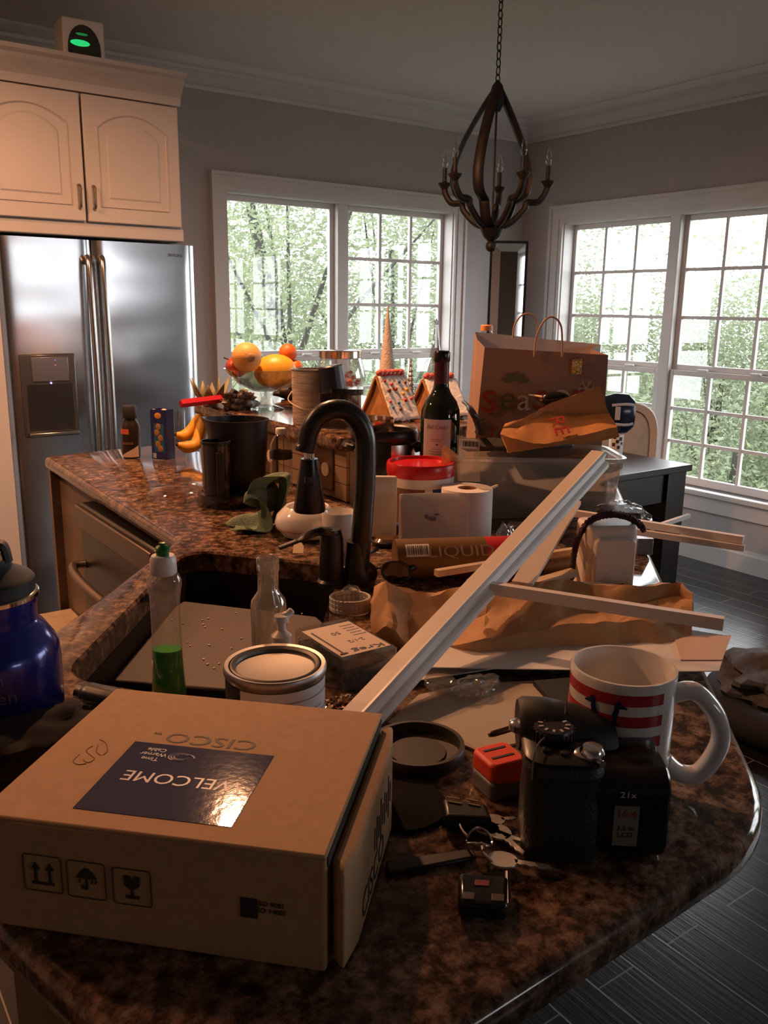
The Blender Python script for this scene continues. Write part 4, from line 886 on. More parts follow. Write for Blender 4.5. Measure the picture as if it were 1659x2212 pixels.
# round lids
lp_ = P(902, 1634, ZC); lr_ = S(101, lp_); BRNL = mat('dark_brown_plastic', (0.020, 0.014, 0.011), 0.5)
ld = thing('jar_lid', 'dark brown round lid lying open side up right of the cardboard box', 'lid', (lp_.x, lp_.y, ZC+0.0005), 0)
g = G(); g.lathe([(0.001, 0.0), (lr_*0.96, 0.0), (lr_, 0.004), (lr_, 0.013), (lr_*0.985, 0.0155), (lr_*0.90, 0.0155), (lr_*0.885, 0.013), (lr_*0.88, 0.005), (lr_*0.62, 0.004), (lr_*0.60, 0.006), (0.001, 0.006)], n=56); obj('rim', g, BRNL, ld)
dp = P(868, 1745, ZC)
tag(obj('coaster', G().lathe([(0.001, 0), (0.040, 0), (0.042, 0.002), (0.041, 0.0045), (0.001, 0.005)], (dp.x, dp.y, ZC+0.0004), 48), mat('dark_disc', (0.006, 0.005, 0.005), 0.8, spec=0.08)), 'thin dark round disc lying flat between the box and the key ring', 'coaster')
# keys
ky = P(1040, 1820, ZC)
kb = thing('key_ring', 'bunch of keys with two black fobs and a leather tag on the dark granite', 'keys', (0, 0, 0))
def L(px, py, z=0.006): return P(px, py, ZC+z)
g = G(); rc = L(1035, 1812, 0.012); g.tube([rc+Vector((0.011*math.cos(a), 0.011*math.sin(a), 0.003*math.sin(a*2))) for a in [i*math.pi/12 for i in range(24)]], 0.0012, 6, loop=True); obj('split_ring', g, CHROME, kb)
def fob(q, z, h, name, m):
    pts = [P(*p, ZC+z) for p in q]; g = G(); g.rings([[p+Vector((0, 0, -h)) for p in pts], pts]); return obj(name, g, m, kb, bevel=0.0035, seg=3)
f1 = fob(((955, 1722), (1050, 1734), (1064, 1768), (962, 1762)), 0.018, 0.016, 'key_fob', BLACK)
g = G()
for a, b in (((965, 1722), (993, 1726)), ((969, 1731), (997, 1736)), ((1008, 1726), (1034, 1731)), ((1012, 1736), (1037, 1741))):
    A, B = P(*a, ZC+0.0188), P(*b, ZC+0.0188); g.tube([A, B], 0.0010, 6)
obj('button_mark', g, mat('tan_print', (0.40, 0.30, 0.20), 0.5), f1)
f2 = fob(((990, 1882), (1098, 1890), (1096, 1958), (990, 1948)), 0.016, 0.014, 'car_remote', mat('gloss_black', (0.01, 0.01, 0.012), 0.18))
for q, m in ((((1026, 1899), (1058, 1901), (1057, 1914), (1025, 1912)), mat('red_button', (0.20, 0.02, 0.02), 0.4)), (((1000, 1925), (1026, 1927), (1025, 1943), (999, 1941)), mat('dark_button', (0.05, 0.035, 0.03), 0.4)), (((1062, 1929), (1090, 1931), (1089, 1947), (1061, 1945)), mat('dark_button', (0.05, 0.035, 0.03), 0.4))):
    pts = [P(*p, ZC+0.0168) for p in q]; g = G(); g.rings([[p-Vector((0, 0, 0.001)) for p in pts], pts]); obj('button', g, m, f2, bevel=0.0006)
g = G(); A, B = P(1096, 1885, ZC+0.012), P(1098, 1955, ZC+0.012); g.tube([A, B], 0.002, 8); obj('chrome_edge', g, CHROME, f2)
def key(pts, w, name='key'):
    g = G(); p = [L(*q) for q in pts]; d = (p[1]-p[0]).normalized(); n = Vector((-d.y, d.x, 0))
    hd = [p[0]+d*(math.cos(a)*w*1.5)+n*(math.sin(a)*w*1.25) for a in [i*math.pi/10 for i in range(20)]]
    g.rings([hd, [v+Vector((0, 0, 0.002)) for v in hd]])
    e = p[1]; bl = [p[0]+d*w+n*w*0.35, e+n*w*0.35, e-n*w*0.15+d*w*0.3]
    k = 7
    for i in range(k): bl.append(e.lerp(p[0]+d*w, (i+0.5)/k)-n*w*(0.42 if i % 2 else 0.22))
    g.rings([bl, [v+Vector((0, 0, 0.002)) for v in bl]]); obj(name, g, mat('key_steel', (0.75, 0.73, 0.70), 0.28, 0.9), kb, bevel=0.0004)
key(((1085, 1860), (1186, 1877)), 0.0085); key(((1050, 1790), (1120, 1818)), 0.008); key(((1078, 1800), (1128, 1845)), 0.008); key(((1065, 1775), (1110, 1770)), 0.007)
fob(((832, 1858), (1022, 1830), (1030, 1850), (838, 1886)), 0.006, 0.004, 'leather_tag', mat('black_leather', (0.015, 0.012, 0.011), 0.5))
g = G(); g.tube(curve([L(990, 1770, 0.012), L(998, 1792, 0.012), L(1010, 1806, 0.012)], 5), 0.0016, 8); g.tube(curve([L(1040, 1822, 0.010), L(1046, 1845, 0.010), L(1062, 1862, 0.008)], 5), 0.0016, 8); obj('link', g, CHROME, kb)
ca, cb_ = P(780, 1898, ZC+0.002), P(860, 1880, ZC+0.002)
# ------------------------------------------------------------------ flat things under the clutter
def sheet(name, pts, z, h, m, label, cat, warp=0.0, rz=None):
    p3 = [P(*q[:2], z+(q[2] if len(q) > 2 else 0)) for q in pts]
    g = G(); g.rings([[p-Vector((0, 0, h)) for p in p3], p3]); return tag(obj(name, g, m, smooth=False), label, cat)
sheet('placemat', ((838, 1560), (905, 1500), (1010, 1478), (1150, 1470), (1215, 1500), (1130, 1600), (1040, 1625), (960, 1590)), ZC+0.003, 0.0025, mat('beige_card', (0.42, 0.35, 0.28), 0.7), 'flat beige sheet of card on the granite behind the orange adapter', 'card')
sheet('folder', ((1152, 1470), (1245, 1462), (1300, 1490), (1245, 1540), (1190, 1510)), ZC+0.010, 0.006, MATTE, 'black flat pouch corner poking out left of the striped mug', 'pouch')
for k, (pts, lb) in enumerate(((((835, 1480), (1090, 1440), (1420, 1452), (1250, 1395), (880, 1400)), 'white paper sheet lying lowest under the big crumpled brown bag'),
                               (((880, 1440), (1450, 1450), (1553, 1449), (1577, 1374), (1300, 1330), (900, 1380)), 'white folded paper sticking out right of the big crumpled brown bag'))):
    sheet('paper_sheet', pts, ZC+0.008+0.008*k, 0.0012, PAPER, lb, 'paper')
sheet('kraft_flap', ((1455, 1372), (1580, 1372), (1560, 1425), (1470, 1425)), ZC+0.0175, 0.001, mat('peach_paper', (0.60, 0.42, 0.32), 0.7), 'peach coloured paper flap on top of the white sheet behind the mug', 'paper')
for (px, py, r, lb) in ((950, 1490, 34, 'left of the two small clear plastic lids below the white papers'), ):
    p = P(px, py, ZC); rr = S(r, p); tag(obj('container_cover', G().lathe([(0.001, 0.001), (rr*0.9, 0.001), (rr, 0.003), (rr, 0.009), (rr*0.93, 0.010), (rr*0.9, 0.006), (0.001, 0.005)], (p.x, p.y, ZC+0.0035), 30), PLASTC), lb.replace('left of the two small', 'small'), 'lid')
def crinkle_bag(name, p, size, label, seed, cat='plastic bag', m=None):
    g = lump(size, 28, 14, seed, 0.5, 3.2); o = tag(obj(name, g, m or glass('cling_film', (0.92, 0.91, 0.90), 0.2, 0.12, 0.12, (0.75, 0.7, 0.68)), smooth=False), label, cat); o.location = p; return o
p = P(738, 1520, ZC+0.008); crinkle_bag('wrapper', p, (0.020, 0.016, 0.007), 'scrunched shiny brown wrapper between the paint can and the trim moulding', 21, 'wrapper', mat('brown_foil', (0.14, 0.08, 0.045), 0.25, 0.5))
p = P(1025, 1482, ZC+0.012); crinkle_bag('plastic_bag', p, (0.030, 0.018, 0.010), 'scrunched clear plastic bag on the beige card below the white papers', 4)

# ================================================================== paper bags
def paper_bag(name, a, b, wd, ht, label, seed, m=KRAFT, up=(0, 0, 1), amp=0.18, flare=0.15, tip=0.55, n=30, mm=22, sharp=True):
    """crumpled bag lying along a-b: flattened tube with creases, gathered at a, open and squared at b"""
    a, b = Vector(a), Vector(b); ax = (b-a); Ln = ax.length; ax.normalize(); upv = Vector(up); sd = ax.cross(upv).normalized(); upv = sd.cross(ax)
    o = Vector((seed*3.3, 1.7, 0)); rs = []
    for k in range(n+1):
        t = k/n; c = a+ax*(Ln*t); rg = []
        fl_ = tip+(1-tip)*min(1, t*4) if t < 0.25 else 1+flare*(t-0.25)
        sh_ = 1-0.35*max(0, (t-0.8)/0.2)
        for i in range(mm):
            an = 2*math.pi*i/mm; ca, sa = math.cos(an), math.sin(an); q = 0.6
            x = math.copysign(abs(ca)**q, ca)*wd/2*fl_; z = math.copysign(abs(sa)**q, sa)*ht/2*fl_*sh_
            v = Vector((t*5, x*16, z*16+i*0.01))+o; cz = noise.cell(Vector((t*4+seed, i*0.35, 0)))
            d = noise.noise(v*0.9)*amp*1.3+abs(noise.noise(v*2.3))*amp*0.9-amp*0.3+(cz-0.5)*amp*0.25
            z2 = z*(1+d*1.4); x2 = x*(1+d*0.55)
            z2 = max(z2, -ht/2*0.98)
            rg.append(c+sd*x2+upv*z2+ax*(noise.noise(v*1.4)*amp*Ln*0.12))
        rs.append(rg)
    g = G(); g.rings(rs, cap0=True, cap1=False)
    ob = obj(name, g, m, smooth=False); ob.data.polygons.foreach_set('use_smooth', [True]*len(ob.data.polygons))
    try: ob.data.set_sharp_from_angle(angle=math.radians(16))
    except Exception: pass
    return tag(ob, label, 'paper bag')
def faceted_bag(name, rows, m, label, seed, nu=36, sub=3, amp=0.004, back=None):
    """creased paper: each row is a fold line given as points; rows are lofted, lightly crumpled and closed behind"""
    def resample(r, n):
        r = [Vector(p) for p in r]; L_ = [0]
        for a, b in zip(r, r[1:]): L_.append(L_[-1]+(b-a).length)
        out = []; k = 0
        for i in range(n+1):
            d = L_[-1]*i/n
            while k < len(r)-2 and L_[k+1] < d: k += 1
            out.append(r[k].lerp(r[k+1], (d-L_[k])/max(1e-9, L_[k+1]-L_[k])))
        return out
    R_ = [resample(r, nu) for r in rows]; full = []; nr = len(R_)
    for k in range(nr):
        A = R_[k]; B = R_[(k+1) % nr]
        for q in range(sub):
            t = q/sub; full.append([a.lerp(b, t) for a, b in zip(A, B)])
    for k, r in enumerate(full):
        w_ = 0.45 if k % sub == 0 else 1.0
        for i, p in enumerate(r):
            v = p*22+Vector((seed*5.1, seed, 0)); d = noise.noise(v)+0.6*abs(noise.noise(v*2.1))-0.25; f = noise.noise(p*55+Vector((seed, 0, 0)))
            p += Vector((noise.noise(v+Vector((9, 0, 0))), noise.noise(v+Vector((0, 9, 0))), d*0.8))*amp*w_+Vector((0, 0, f*amp*0.35))
            if p.z < ZC+0.0015: p.z = ZC+0.0015
    g = G(); vr = [[g.b.verts.new(p) for p in r] for r in full]; n = len(full)
    for k in range(n):
        A, B = vr[k], vr[(k+1) % n]
        for i in range(nu):
            if (i*7+k*3+seed) % 5 < 2: g.b.faces.new((A[i], A[i+1], B[i+1])); g.b.faces.new((A[i], B[i+1], B[i]))
            else: g.b.faces.new((A[i], A[i+1], B[i])); g.b.faces.new((A[i+1], B[i+1], B[i]))
    g.b.faces.new([r[0] for r in reversed(vr)])
    ob = obj(name, g, m, smooth=False); ob.data.polygons.foreach_set('use_smooth', [True]*len(ob.data.polygons))
    try: ob.data.set_sharp_from_angle(angle=math.radians(24))
    except Exception: pass
    return tag(ob, label, 'paper bag')
def fold(pts): return [P(x, y, z) for x, y, z in pts]
top_ = [(802, 1300, 0.962), (815, 1268, 0.978), (834, 1256, 0.988), (870, 1274, 0.980), (935, 1284, 0.974), (1000, 1264, 0.985), (1080, 1260, 0.988), (1150, 1256, 0.988), (1225, 1253, 0.988), (1310, 1264, 0.985), (1385, 1268, 0.985), (1470, 1257, 0.990), (1496, 1282, 0.982)]
f1_ = [(802, 1335, 0.955), (822, 1318, 0.968), (845, 1316, 0.978), (880, 1325, 0.962), (940, 1330, 0.955), (1000, 1348, 0.948), (1055, 1325, 0.962), (1140, 1300, 0.972), (1210, 1300, 0.972), (1280, 1322, 0.955), (1330, 1322, 0.958), (1400, 1296, 0.968), (1470, 1286, 0.972), (1497, 1300, 0.972)]
f2_ = [(806, 1370, 0.940), (830, 1352, 0.960), (850, 1360, 0.958), (880, 1372, 0.940), (940, 1392, 0.935), (1010, 1388, 0.948), (1100, 1370, 0.955), (1200, 1352, 0.960), (1270, 1346, 0.962), (1340, 1340, 0.962), (1420, 1335, 0.960), (1470, 1325, 0.962), (1497, 1335, 0.958)]
fb_ = [(815, 1395, 0.921), (840, 1402, 0.921), (880, 1412, 0.921), (950, 1424, 0.921), (1010, 1428, 0.921), (1100, 1432, 0.921), (1200, 1428, 0.921), (1270, 1426, 0.921), (1340, 1424, 0.921), (1420, 1412, 0.925), (1470, 1400, 0.930), (1496, 1391, 0.930)]
bb_ = [(x, y+4, 0.921) for x, y, z in top_]
faceted_bag('paper_bag', [fold(top_), fold(f1_), fold(f2_), fold(fb_), fold(bb_)], KRAFT, 'big crumpled brown paper bag lying across the worktop behind the striped mug', 2, nu=60, sub=4, amp=0.0085)

# ================================================================== trim lengths and sticks
def profile_bar(name, a, b, prof, m, label, cat, up=(0, 0, 1), parent=None, caps=True):
    a, b = Vector(a), Vector(b); ax = (b-a).normalized(); sd = ax.cross(Vector(up)).normalized(); u = sd.cross(ax)
    g = G(); g.rings([[q+sd*x+u*z for x, z in prof] for q in (a, b)])
    o = obj(name, g, m, parent, smooth=False)
    return tag(o, label, cat) if label else o
A_, B_ = P(757, 1545, 0.945), P(1294, 974, 1.128)
trim = thing('trim_molding', 'long white grooved trim moulding slanting from the cardboard box up onto the clear bin', 'moulding', (0, 0, 0))
wt = 0.0235
face = [(-0.013, -0.020), (0.007, -0.020), (0.007, 0.0), (-0.013, 0.0)]
obj_ = profile_bar('flat_board', A_, B_, face, MDF, None, None, parent=trim)
groove = [(0.007, -0.028), (0.017, -0.028), (0.017, -0.021), (0.0145, -0.0185), (0.0105, -0.017), (0.0105, -0.009), (0.013, -0.007), (0.013, -0.003), (0.010, 0.0), (0.007, 0.0)]
profile_bar('grooved_edge', A_, B_, groove, mat('window_lit_white', (0.80, 0.78, 0.78), 0.3), None, None, parent=trim)  # grooved side whiter and cooler: bluish window light put into its colour
def stick(a, b, w, h, label, m=MDF, name='wood_stick', cat='stick'):
    return profile_bar(name, a, b, [(-w/2, -h/2), (w/2, -h/2), (w/2, h/2), (-w/2, h/2)], m, label, cat)
stick(P(1010, 1262, 1.003), P(1563, 1347, 1.000), 0.012, 0.015, 'square white wooden stick lying across the big crumpled brown bag')
stick(P(1238, 1108, 1.000), P(1606, 1166, 1.000), 0.012, 0.012, 'upper of two white sticks jutting right past the dark table leg')
stick(P(1330, 1142, 0.990), P(1608, 1184, 0.988), 0.010, 0.010, 'lower of two white sticks jutting right past the dark table leg')
stick(P(942, 1238, 0.975), P(1238, 1190, 0.972), 0.011, 0.010, 'pale square stick resting on the brown adhesive tube', PINE)
stick(P(1150, 1262, 0.960), P(1240, 1236, 0.962), 0.016, 0.010, 'short pale wood offcut left of the white plastic box', PINE)
stick(P(1408, 1141, 0.975), P(1488, 1114, 0.972), 0.007, 0.008, 'thin white sliver of wood crossing in front of the dark table leg')
stick(P(1128, 1262, 0.985), P(1236, 1084, 1.045), 0.030, 0.006, 'flat white slat propped up beside the long trim moulding', mat('satin_white', (0.55, 0.50, 0.47), 0.35), 'slat', 'slat')

# ================================================================== adhesive tubes, roll, tub
t0, t1 = P(853, 1207, ZC+0.0345), P(1205, 1196, ZC+0.0345)
ax = (t1-t0); Lt = ax.length; lt = thing('adhesive_tube', 'brown and red adhesive cartridge lying in front of the white paper roll', 'tube', t0, 0, rot=ax.to_track_quat('X', 'Z').to_euler())
rt = 0.033; xr = Lt*0.535
BRNT = mat('brown_cartridge', (0.16, 0.085, 0.03), 0.35)
obj('barrel', G().cyl((0, 0, 0), (xr, 0, 0), rt, n=36), BRNT, lt)
obj('red_band', G().cyl((xr, 0, 0), (Lt*0.86, 0, 0), rt*1.003, n=36), mat('red_cartridge', (0.50, 0.02, 0.03), 0.35), lt)
g = G(); g.lathe([(rt, 0), (rt*0.9, 0.006), (0.012, 0.01), (0.010, 0.03), (0.004, 0.05)], mtx=Matrix.Translation((Lt*0.86, 0, 0)) @ Matrix.Rotation(math.radians(90), 4, 'Y'), n=24); obj('nozzle', g, RED, lt)
def on_cyl(rr, x, w, a0, a1, n=10):
    return lambda u, v: Vector((x+w*u, -rr*math.cos(a0+(a1-a0)*v), rr*math.sin(a0+(a1-a0)*v)))
g = G(); g.grid(on_cyl(rt+0.0003, xr*0.09, xr*0.26, 0.35, 1.05), 2, 8); bc = obj('barcode_label', g, PAPER, lt)
g = G(); xx = xr*0.11
while xx < xr*0.33:
    wv = 0.0008+0.0016*rnd.random(); g.grid(on_cyl(rt+0.0006, xx, wv, 0.45, 0.95), 1, 6); xx += wv+0.0012+0.001*rnd.random()
obj('barcode', g, INK, bc, smooth=False)
text('LIQUID', 0.028, mat('tan_letters', (0.36, 0.25, 0.14), 0.5), lt, Matrix.Translation((xr*0.70, 0, 0)) @ Matrix.Rotation(-0.55, 4, 'X') @ Matrix.Translation((0, -rt-0.0004, 0)) @ Matrix.Rotation(math.radians(90), 4, 'X'), 0.11, ex=0.0006)
t2, t3 = P(1165, 1222, ZC+0.018), P(1262, 1212, ZC+0.018)
tag(obj('caulk_tube', G().cyl(t2, t3, 0.0165, n=20), BRNT), 'short brown tube end peeking out left of the white plastic box', 'tube')
rp = P(1005, 1166, ZC); Z = lambda py: zat(rp, py)-ZC; zt = Z(1054); rr = S(55.5, (rp.x, rp.y, ZC+zt))
tr = thing('paper_roll', 'white paper roll standing on end with a loose printed sheet hanging off it', 'paper roll', (rp.x, rp.y, ZC+0.0005), FACE)
TISSUE = mat('tissue', (0.68, 0.63, 0.58), 0.9, bump=0.15, bscale=300)
g = G(); g.lathe([(rr*0.38, 0), (rr*0.985, 0), (rr, 0.003), (rr, zt-0.003), (rr*0.985, zt), (rr*0.38, zt), (rr*0.38, 0)], n=56, caps=False); obj('roll', g, TISSUE, tr)
g = G(); g.lathe([(rr*0.385, 0.0), (rr*0.385, zt-0.0005), (rr*0.36, zt-0.0005), (rr*0.36, 0.0)], n=36, caps=False); obj('core', g, CARD, tr)
sl = S(-860+1005, rp); sht = S(1168-1055, rp)*1.02
g = G(); g.grid(lambda u, v: Vector((0.0-sl*u, -rr*(1.004-0.03*u)+0.010*math.sin(u*3.0)*v, 0.0005+(zt-0.002)*v-0.003*u*v)), 16, 8); hs = obj('loose_sheet', g, TISSUE, tr, solid=0.0005)
for (px, py, w, h) in ((918, 1106, 0.006, 0.006), (930, 1110, 0.010, 0.007), (939, 1101, 0.007, 0.003)):
    d = (px-1005); v = Vector((S(d, rp), -rr*0.995, Z(py))); u = -v.x/sl
    g = G(); g.sph((v.x, -rr*(1.004-0.03*u)+0.010*math.sin(u*3.0)*(v.z/zt)-0.0012, v.z), (w*0.8, 0.0004, h*0.7), 10); obj('printed_motif', g, mat('violet_print', (0.25, 0.22, 0.32), 0.8), hs)
sp1 = P(1062, 1055, ZC+0.12); stick(P(1040, 1062, 1.02), P(1074, 1049, 1.02), 0.004, 0.004, 'small pale wooden splinter behind the white paper roll', PINE)
ub = P(906, 1168, ZC); ub = P(906, 1140, ZC); Z = lambda py: zat(ub, py)-ZC; zt = Z(996)
tb = thing('tub', 'white plastic tub with a red lid and a blue label behind the paper roll', 'tub', (ub.x, ub.y, ZC+0.0005), FACE)
r = S(74.5, (ub.x, ub.y, ZC+zt)); zl = Z(1021)
g = G(); g.lathe([(r*0.80, 0), (r*0.82, 0.003), (r*0.90, zl-0.03), (r*0.905, zl-0.024), (r*0.965, zl-0.018), (r*0.97, zl-0.002), (r*0.93, zl)], n=48); obj('body', g, PWHITE, tb)
g = G(); g.lathe([(r*0.985, zl-0.003), (r*1.0, zl), (r, zt-0.004), (r*0.97, zt), (r*0.90, zt), (r*0.875, zt-0.006), (0.001, zt-0.006)], n=56); obj('lid', g, RED, tb)
def sidepatch(g, R0, R1, a0, a1, z0, z1, n=14):
    g.grid(lambda u, v: Vector(((R0+(R1-R0)*v)*math.sin(a0+u*(a1-a0)), -(R0+(R1-R0)*v)*math.cos(a0+u*(a1-a0)), z0+(z1-z0)*v)), n, 2); return g
rA = lambda z: r*(0.82+0.08*z/(zl-0.03))+0.0005
za, zb2 = Z(1120), Z(1042)
obj('brown_label', sidepatch(G(), rA(za), rA(zb2), -1.05, 0.10, za, zb2), mat('brown_print', (0.16, 0.075, 0.05), 0.5), tb)
obj('blue_label', sidepatch(G(), rA(Z(1068)), rA(Z(1038)), 0.35, 1.25, Z(1068), Z(1038)), mat('blue_print', (0.03, 0.06, 0.30), 0.4), tb)
bp = P(826, 1162, ZC)
wb = thing('white_panel', 'cream white flat panel standing upright between the faucet and the red lidded tub', 'panel', (bp.x, bp.y, ZC+0.0005), FACE)
zh = zat(bp, 1030)-ZC; wpx = S(60, bp); g = G(); g.prismx([(p[0], p[1]+zh/2) for p in rrect(wpx, zh, 0.006)], Matrix.Rotation(math.radians(90), 4, 'X'), -0.012); obj('board', g, PWHITE, wb, bevel=0.002)
cd_ = P(835, 1176, ZC)
sdish = thing('sink_stopper', 'shiny copper toned sink stopper with a black rim beside the faucet base', 'stopper', (cd_.x, cd_.y, ZC+0.0005))
rs_ = S(33, cd_); g = G(); g.lathe([(0.001, 0), (rs_*0.9, 0), (rs_, 0.004), (rs_, 0.008), (rs_*0.92, 0.010), (rs_*0.90, 0.006)], n=32, caps=False); obj('rim', g, BLACK, sdish)
g = G(); g.lathe([(rs_*0.90, 0.006), (rs_*0.7, 0.014), (rs_*0.3, 0.017), (0.001, 0.018)], n=32, caps=False); obj('dome', g, mat('copper_chrome', (0.80, 0.52, 0.30), 0.12, 1), sdish)
cq = P(845, 1150, ZC); tag(obj('stopper_cap', G().lathe([(0.001, 0), (0.018, 0), (0.019, 0.003), (0.018, 0.016), (0.016, 0.018), (0.001, 0.018)], (cq.x, cq.y, ZC+0.0005), 24), mat('blue_cap', (0.02, 0.04, 0.22), 0.4)), 'small dark blue cap beside the red lidded tub', 'cap')

# ================================================================== faucet and sink side things
fb = P(770, 1258, ZC); Z = lambda py: zat(fb, py); k_ = S(1, fb)
fa = thing('faucet', 'tall black gooseneck faucet with a pull-down sprayer at the back of the sink', 'faucet', (fb.x, fb.y, ZC+0.0005), FACE)
zr = Z(960)-ZC; R_a = S(62, (fb.x, fb.y, ZC+zr)); xb = S(787-770, fb)
pts = [Vector((xb*0.3, 0, 0.02)), Vector((xb*0.6, 0, zr*0.35)), Vector((xb, 0, zr*0.75)), Vector((xb, 0, zr))]
ztop = Z(884)-ZC
arc = [Vector((xb-R_a+R_a*math.cos(a), -0.02*(1-math.cos(a))*0.5, zr+(ztop-zr)*math.sin(a))) for a in [math.pi*i/16 for i in range(1, 17)]]
tipz = Z(972)-ZC
pts2 = curve(pts, 6)+arc
neck = obj('spout', G().tube(pts2+[Vector((xb-2*R_a-0.003, -0.02, (zr+tipz)/2)), Vector((xb-2*R_a-0.004, -0.02, tipz))], [0.0165]*len(curve(pts, 6))+[0.0165-0.0015*i/16 for i in range(16)]+[0.0165, 0.0165], 18), BRONZE, fa)
g = G(); g.lathe([(0.030, 0), (0.030, 0.006), (0.024, 0.012), (0.020, 0.03), (0.0185, 0.05), (0.017, 0.07)], (0, 0, 0), 28); obj('base', g, BRONZE, fa)
hx = S(672-787, fb)*1.0+xb; zc0, zc1, zc2 = Z(965)-ZC, Z(988)-ZC, Z(1100)-ZC
yb = -0.02
g = G(); g.lathe([(0.0085, zc1-0.004), (0.0085, zc0+0.004)], (hx, yb, 0), 18); obj('hose_end', g, CHROME, fa)
g = G(); g.lathe([(0.024, zc2), (0.0255, zc2+0.004), (0.0145, zc1-0.006), (0.0135, zc1)], (hx, yb, 0), 30); g.lathe([(0.006, zc2+0.05), (0.006, zc2+0.06)], (hx, yb-0.02, 0), 8); obj('sprayer', g, mat('sprayer_black', (0.008, 0.008, 0.009), 0.28), fa)
lv = P(708, 1262, ZC)
vx, vy = (Matrix.Rotation(-FACE, 4, 'Z') @ (lv-fb)).xy
g = G(); g.lathe([(0.024, 0), (0.024, 0.006), (0.020, 0.010), (0.019, zat(lv, 1150)-ZC-0.01), (0.015, zat(lv, 1143)-ZC), (0.001, zat(lv, 1141)-ZC)], (vx+0.006, vy, 0), 26); obj('valve_body', g, BRONZE, fa)
zl = zat(lv, 1146)-ZC
g = G(); g.tube(curve([(vx+0.012, vy, zl-0.006), (vx-0.015, vy-0.01, zl), (vx-0.045, vy-0.02, zl-0.012), (vx-0.075, vy-0.03, zl-0.022)], 6), [0.013]*6+[0.010]*6+[0.006]*7, 10, flat=(0.6, 1.2)); obj('lever', g, BRONZE, fa)
eg = P(664, 1158, ZC); Z = lambda py: zat(eg, py)-ZC; re = S(70, eg)
ew = thing('egg_bowl', 'white egg shaped bowl with an open top beneath the faucet sprayer', 'bowl', (eg.x, eg.y, ZC+0.0005), FACE)
ze = Z(1092)
g = G(); g.lathe([(re*0.45, 0), (re*0.75, 0.004), (re*0.97, ze*0.36), (re, ze*0.48), (re*0.93, ze*0.72), (re*0.72, ze*0.94), (re*0.66, ze), (re*0.60, ze*0.97), (re*0.75, ze*0.6), (re*0.5, ze*0.2), (0.001, ze*0.15)], n=48); obj('body', g, CERAM, ew)
g = G(); g.lathe([(re*0.955, ze*0.30), (re*0.975, ze*0.34), (re*0.972, ze*0.345), (re*0.95, ze*0.31)], n=48, caps=False); obj('seam_line', g, mat('peach_line', (0.45, 0.25, 0.15), 0.4), ew)
cu = P(732, 1190, ZC); Z = lambda py: zat(cu, py)-ZC; rc = S(37.5, (cu.x, cu.y, 1.0)); zt = Z(1105)
ec = thing('espresso_cup', 'small white cup with a dark printed emblem tucked behind the faucet lever', 'cup', (cu.x, cu.y, ZC+0.0005), FACE)
g = G(); g.lathe([(rc*0.68, 0), (rc*0.74, 0.004), (rc*0.95, zt*0.6), (rc, zt-0.002), (rc*0.98, zt), (rc*0.92, zt-0.003), (rc*0.86, zt*0.6), (rc*0.6, 0.01), (0.001, 0.008)], n=44); obj('body', g, CERAM, ec)
g = G()
for k, (a, zz, w) in enumerate(((0.1, 0.80, 0.40), (0.1, 0.66, 0.26), (0.12, 0.52, 0.34), (0.12, 0.40, 0.22), (0.12, 0.28, 0.28))):
    sidepatch(g, rc*(0.75+0.24*zz)+0.0006, rc*(0.76+0.24*zz)+0.0006, a-w, a+w, zt*zz-0.004, zt*zz, 8)
obj('emblem', g, mat('sepia_print', (0.10, 0.05, 0.035), 0.5), ec, smooth=False)
th = P(642, 1194, ZC+0.002)
tt = tag(obj('tea_bag_tag', G().prismx([(-0.0095, -0.012), (0.0095, -0.012), (0.0095, 0.003), (0.004, 0.013), (0.0, 0.017), (-0.004, 0.013), (-0.0095, 0.003)], frame(th+Vector((-0.002, -0.008, 0.012)), RT, (FW.x*0.8, FW.y*0.8, 0.7)), 0.0006), mat('cream_tag', (0.72, 0.56, 0.38), 0.7), smooth=False), 'small cream paper tea bag tag hanging over the far sink edge', 'tag')
# green cloth
GC = mat('green_cloth', (0.17, 0.235, 0.16), 0.95, noise_amt=0.35, nscale=30, bump=0.3, bscale=300)
cl0, cl1 = P(560, 1142, ZC), P(505, 1145, ZC)
ctn = thing('dish_cloth', 'crumpled green dish cloth draped in a loop left of the white egg shaped bowl', 'cloth', (cl0.x, cl0.y, ZC), FACE)
k_ = S(1, cl0)
path = curve([(-58*k_, -0.012, 0.006), (-30*k_, -0.014, 0.010), (2*k_, -0.006, 0.012), (22*k_, 0.004, 40*k_), (14*k_, 0.010, 82*k_), (-8*k_, 0.012, 78*k_), (-16*k_, 0.016, 50*k_), (-2*k_, 0.022, 84*k_+0.01), (28*k_, 0.026, 108*k_), (54*k_, 0.028, 104*k_), (50*k_, 0.03, 50*k_), (34*k_, 0.03, 0.006)], 5)
g = G(); wv = 0.072
def cloth(u, v):
    i = min(len(path)-1, int(u*(len(path)-1))); p = path[i]; s = (v-0.5)
    return p+Vector((0.012*math.sin(v*5+u*9)+0.006*math.sin(v*13+u*5), s*wv, max(0.003-p.z, 0.008*math.sin(v*7+u*14)+0.03*s*math.sin(u*6))))
g.grid(cloth, len(path)-1, 12); obj('fabric', g, GC, ctn, sub=1, solid=0.0022)

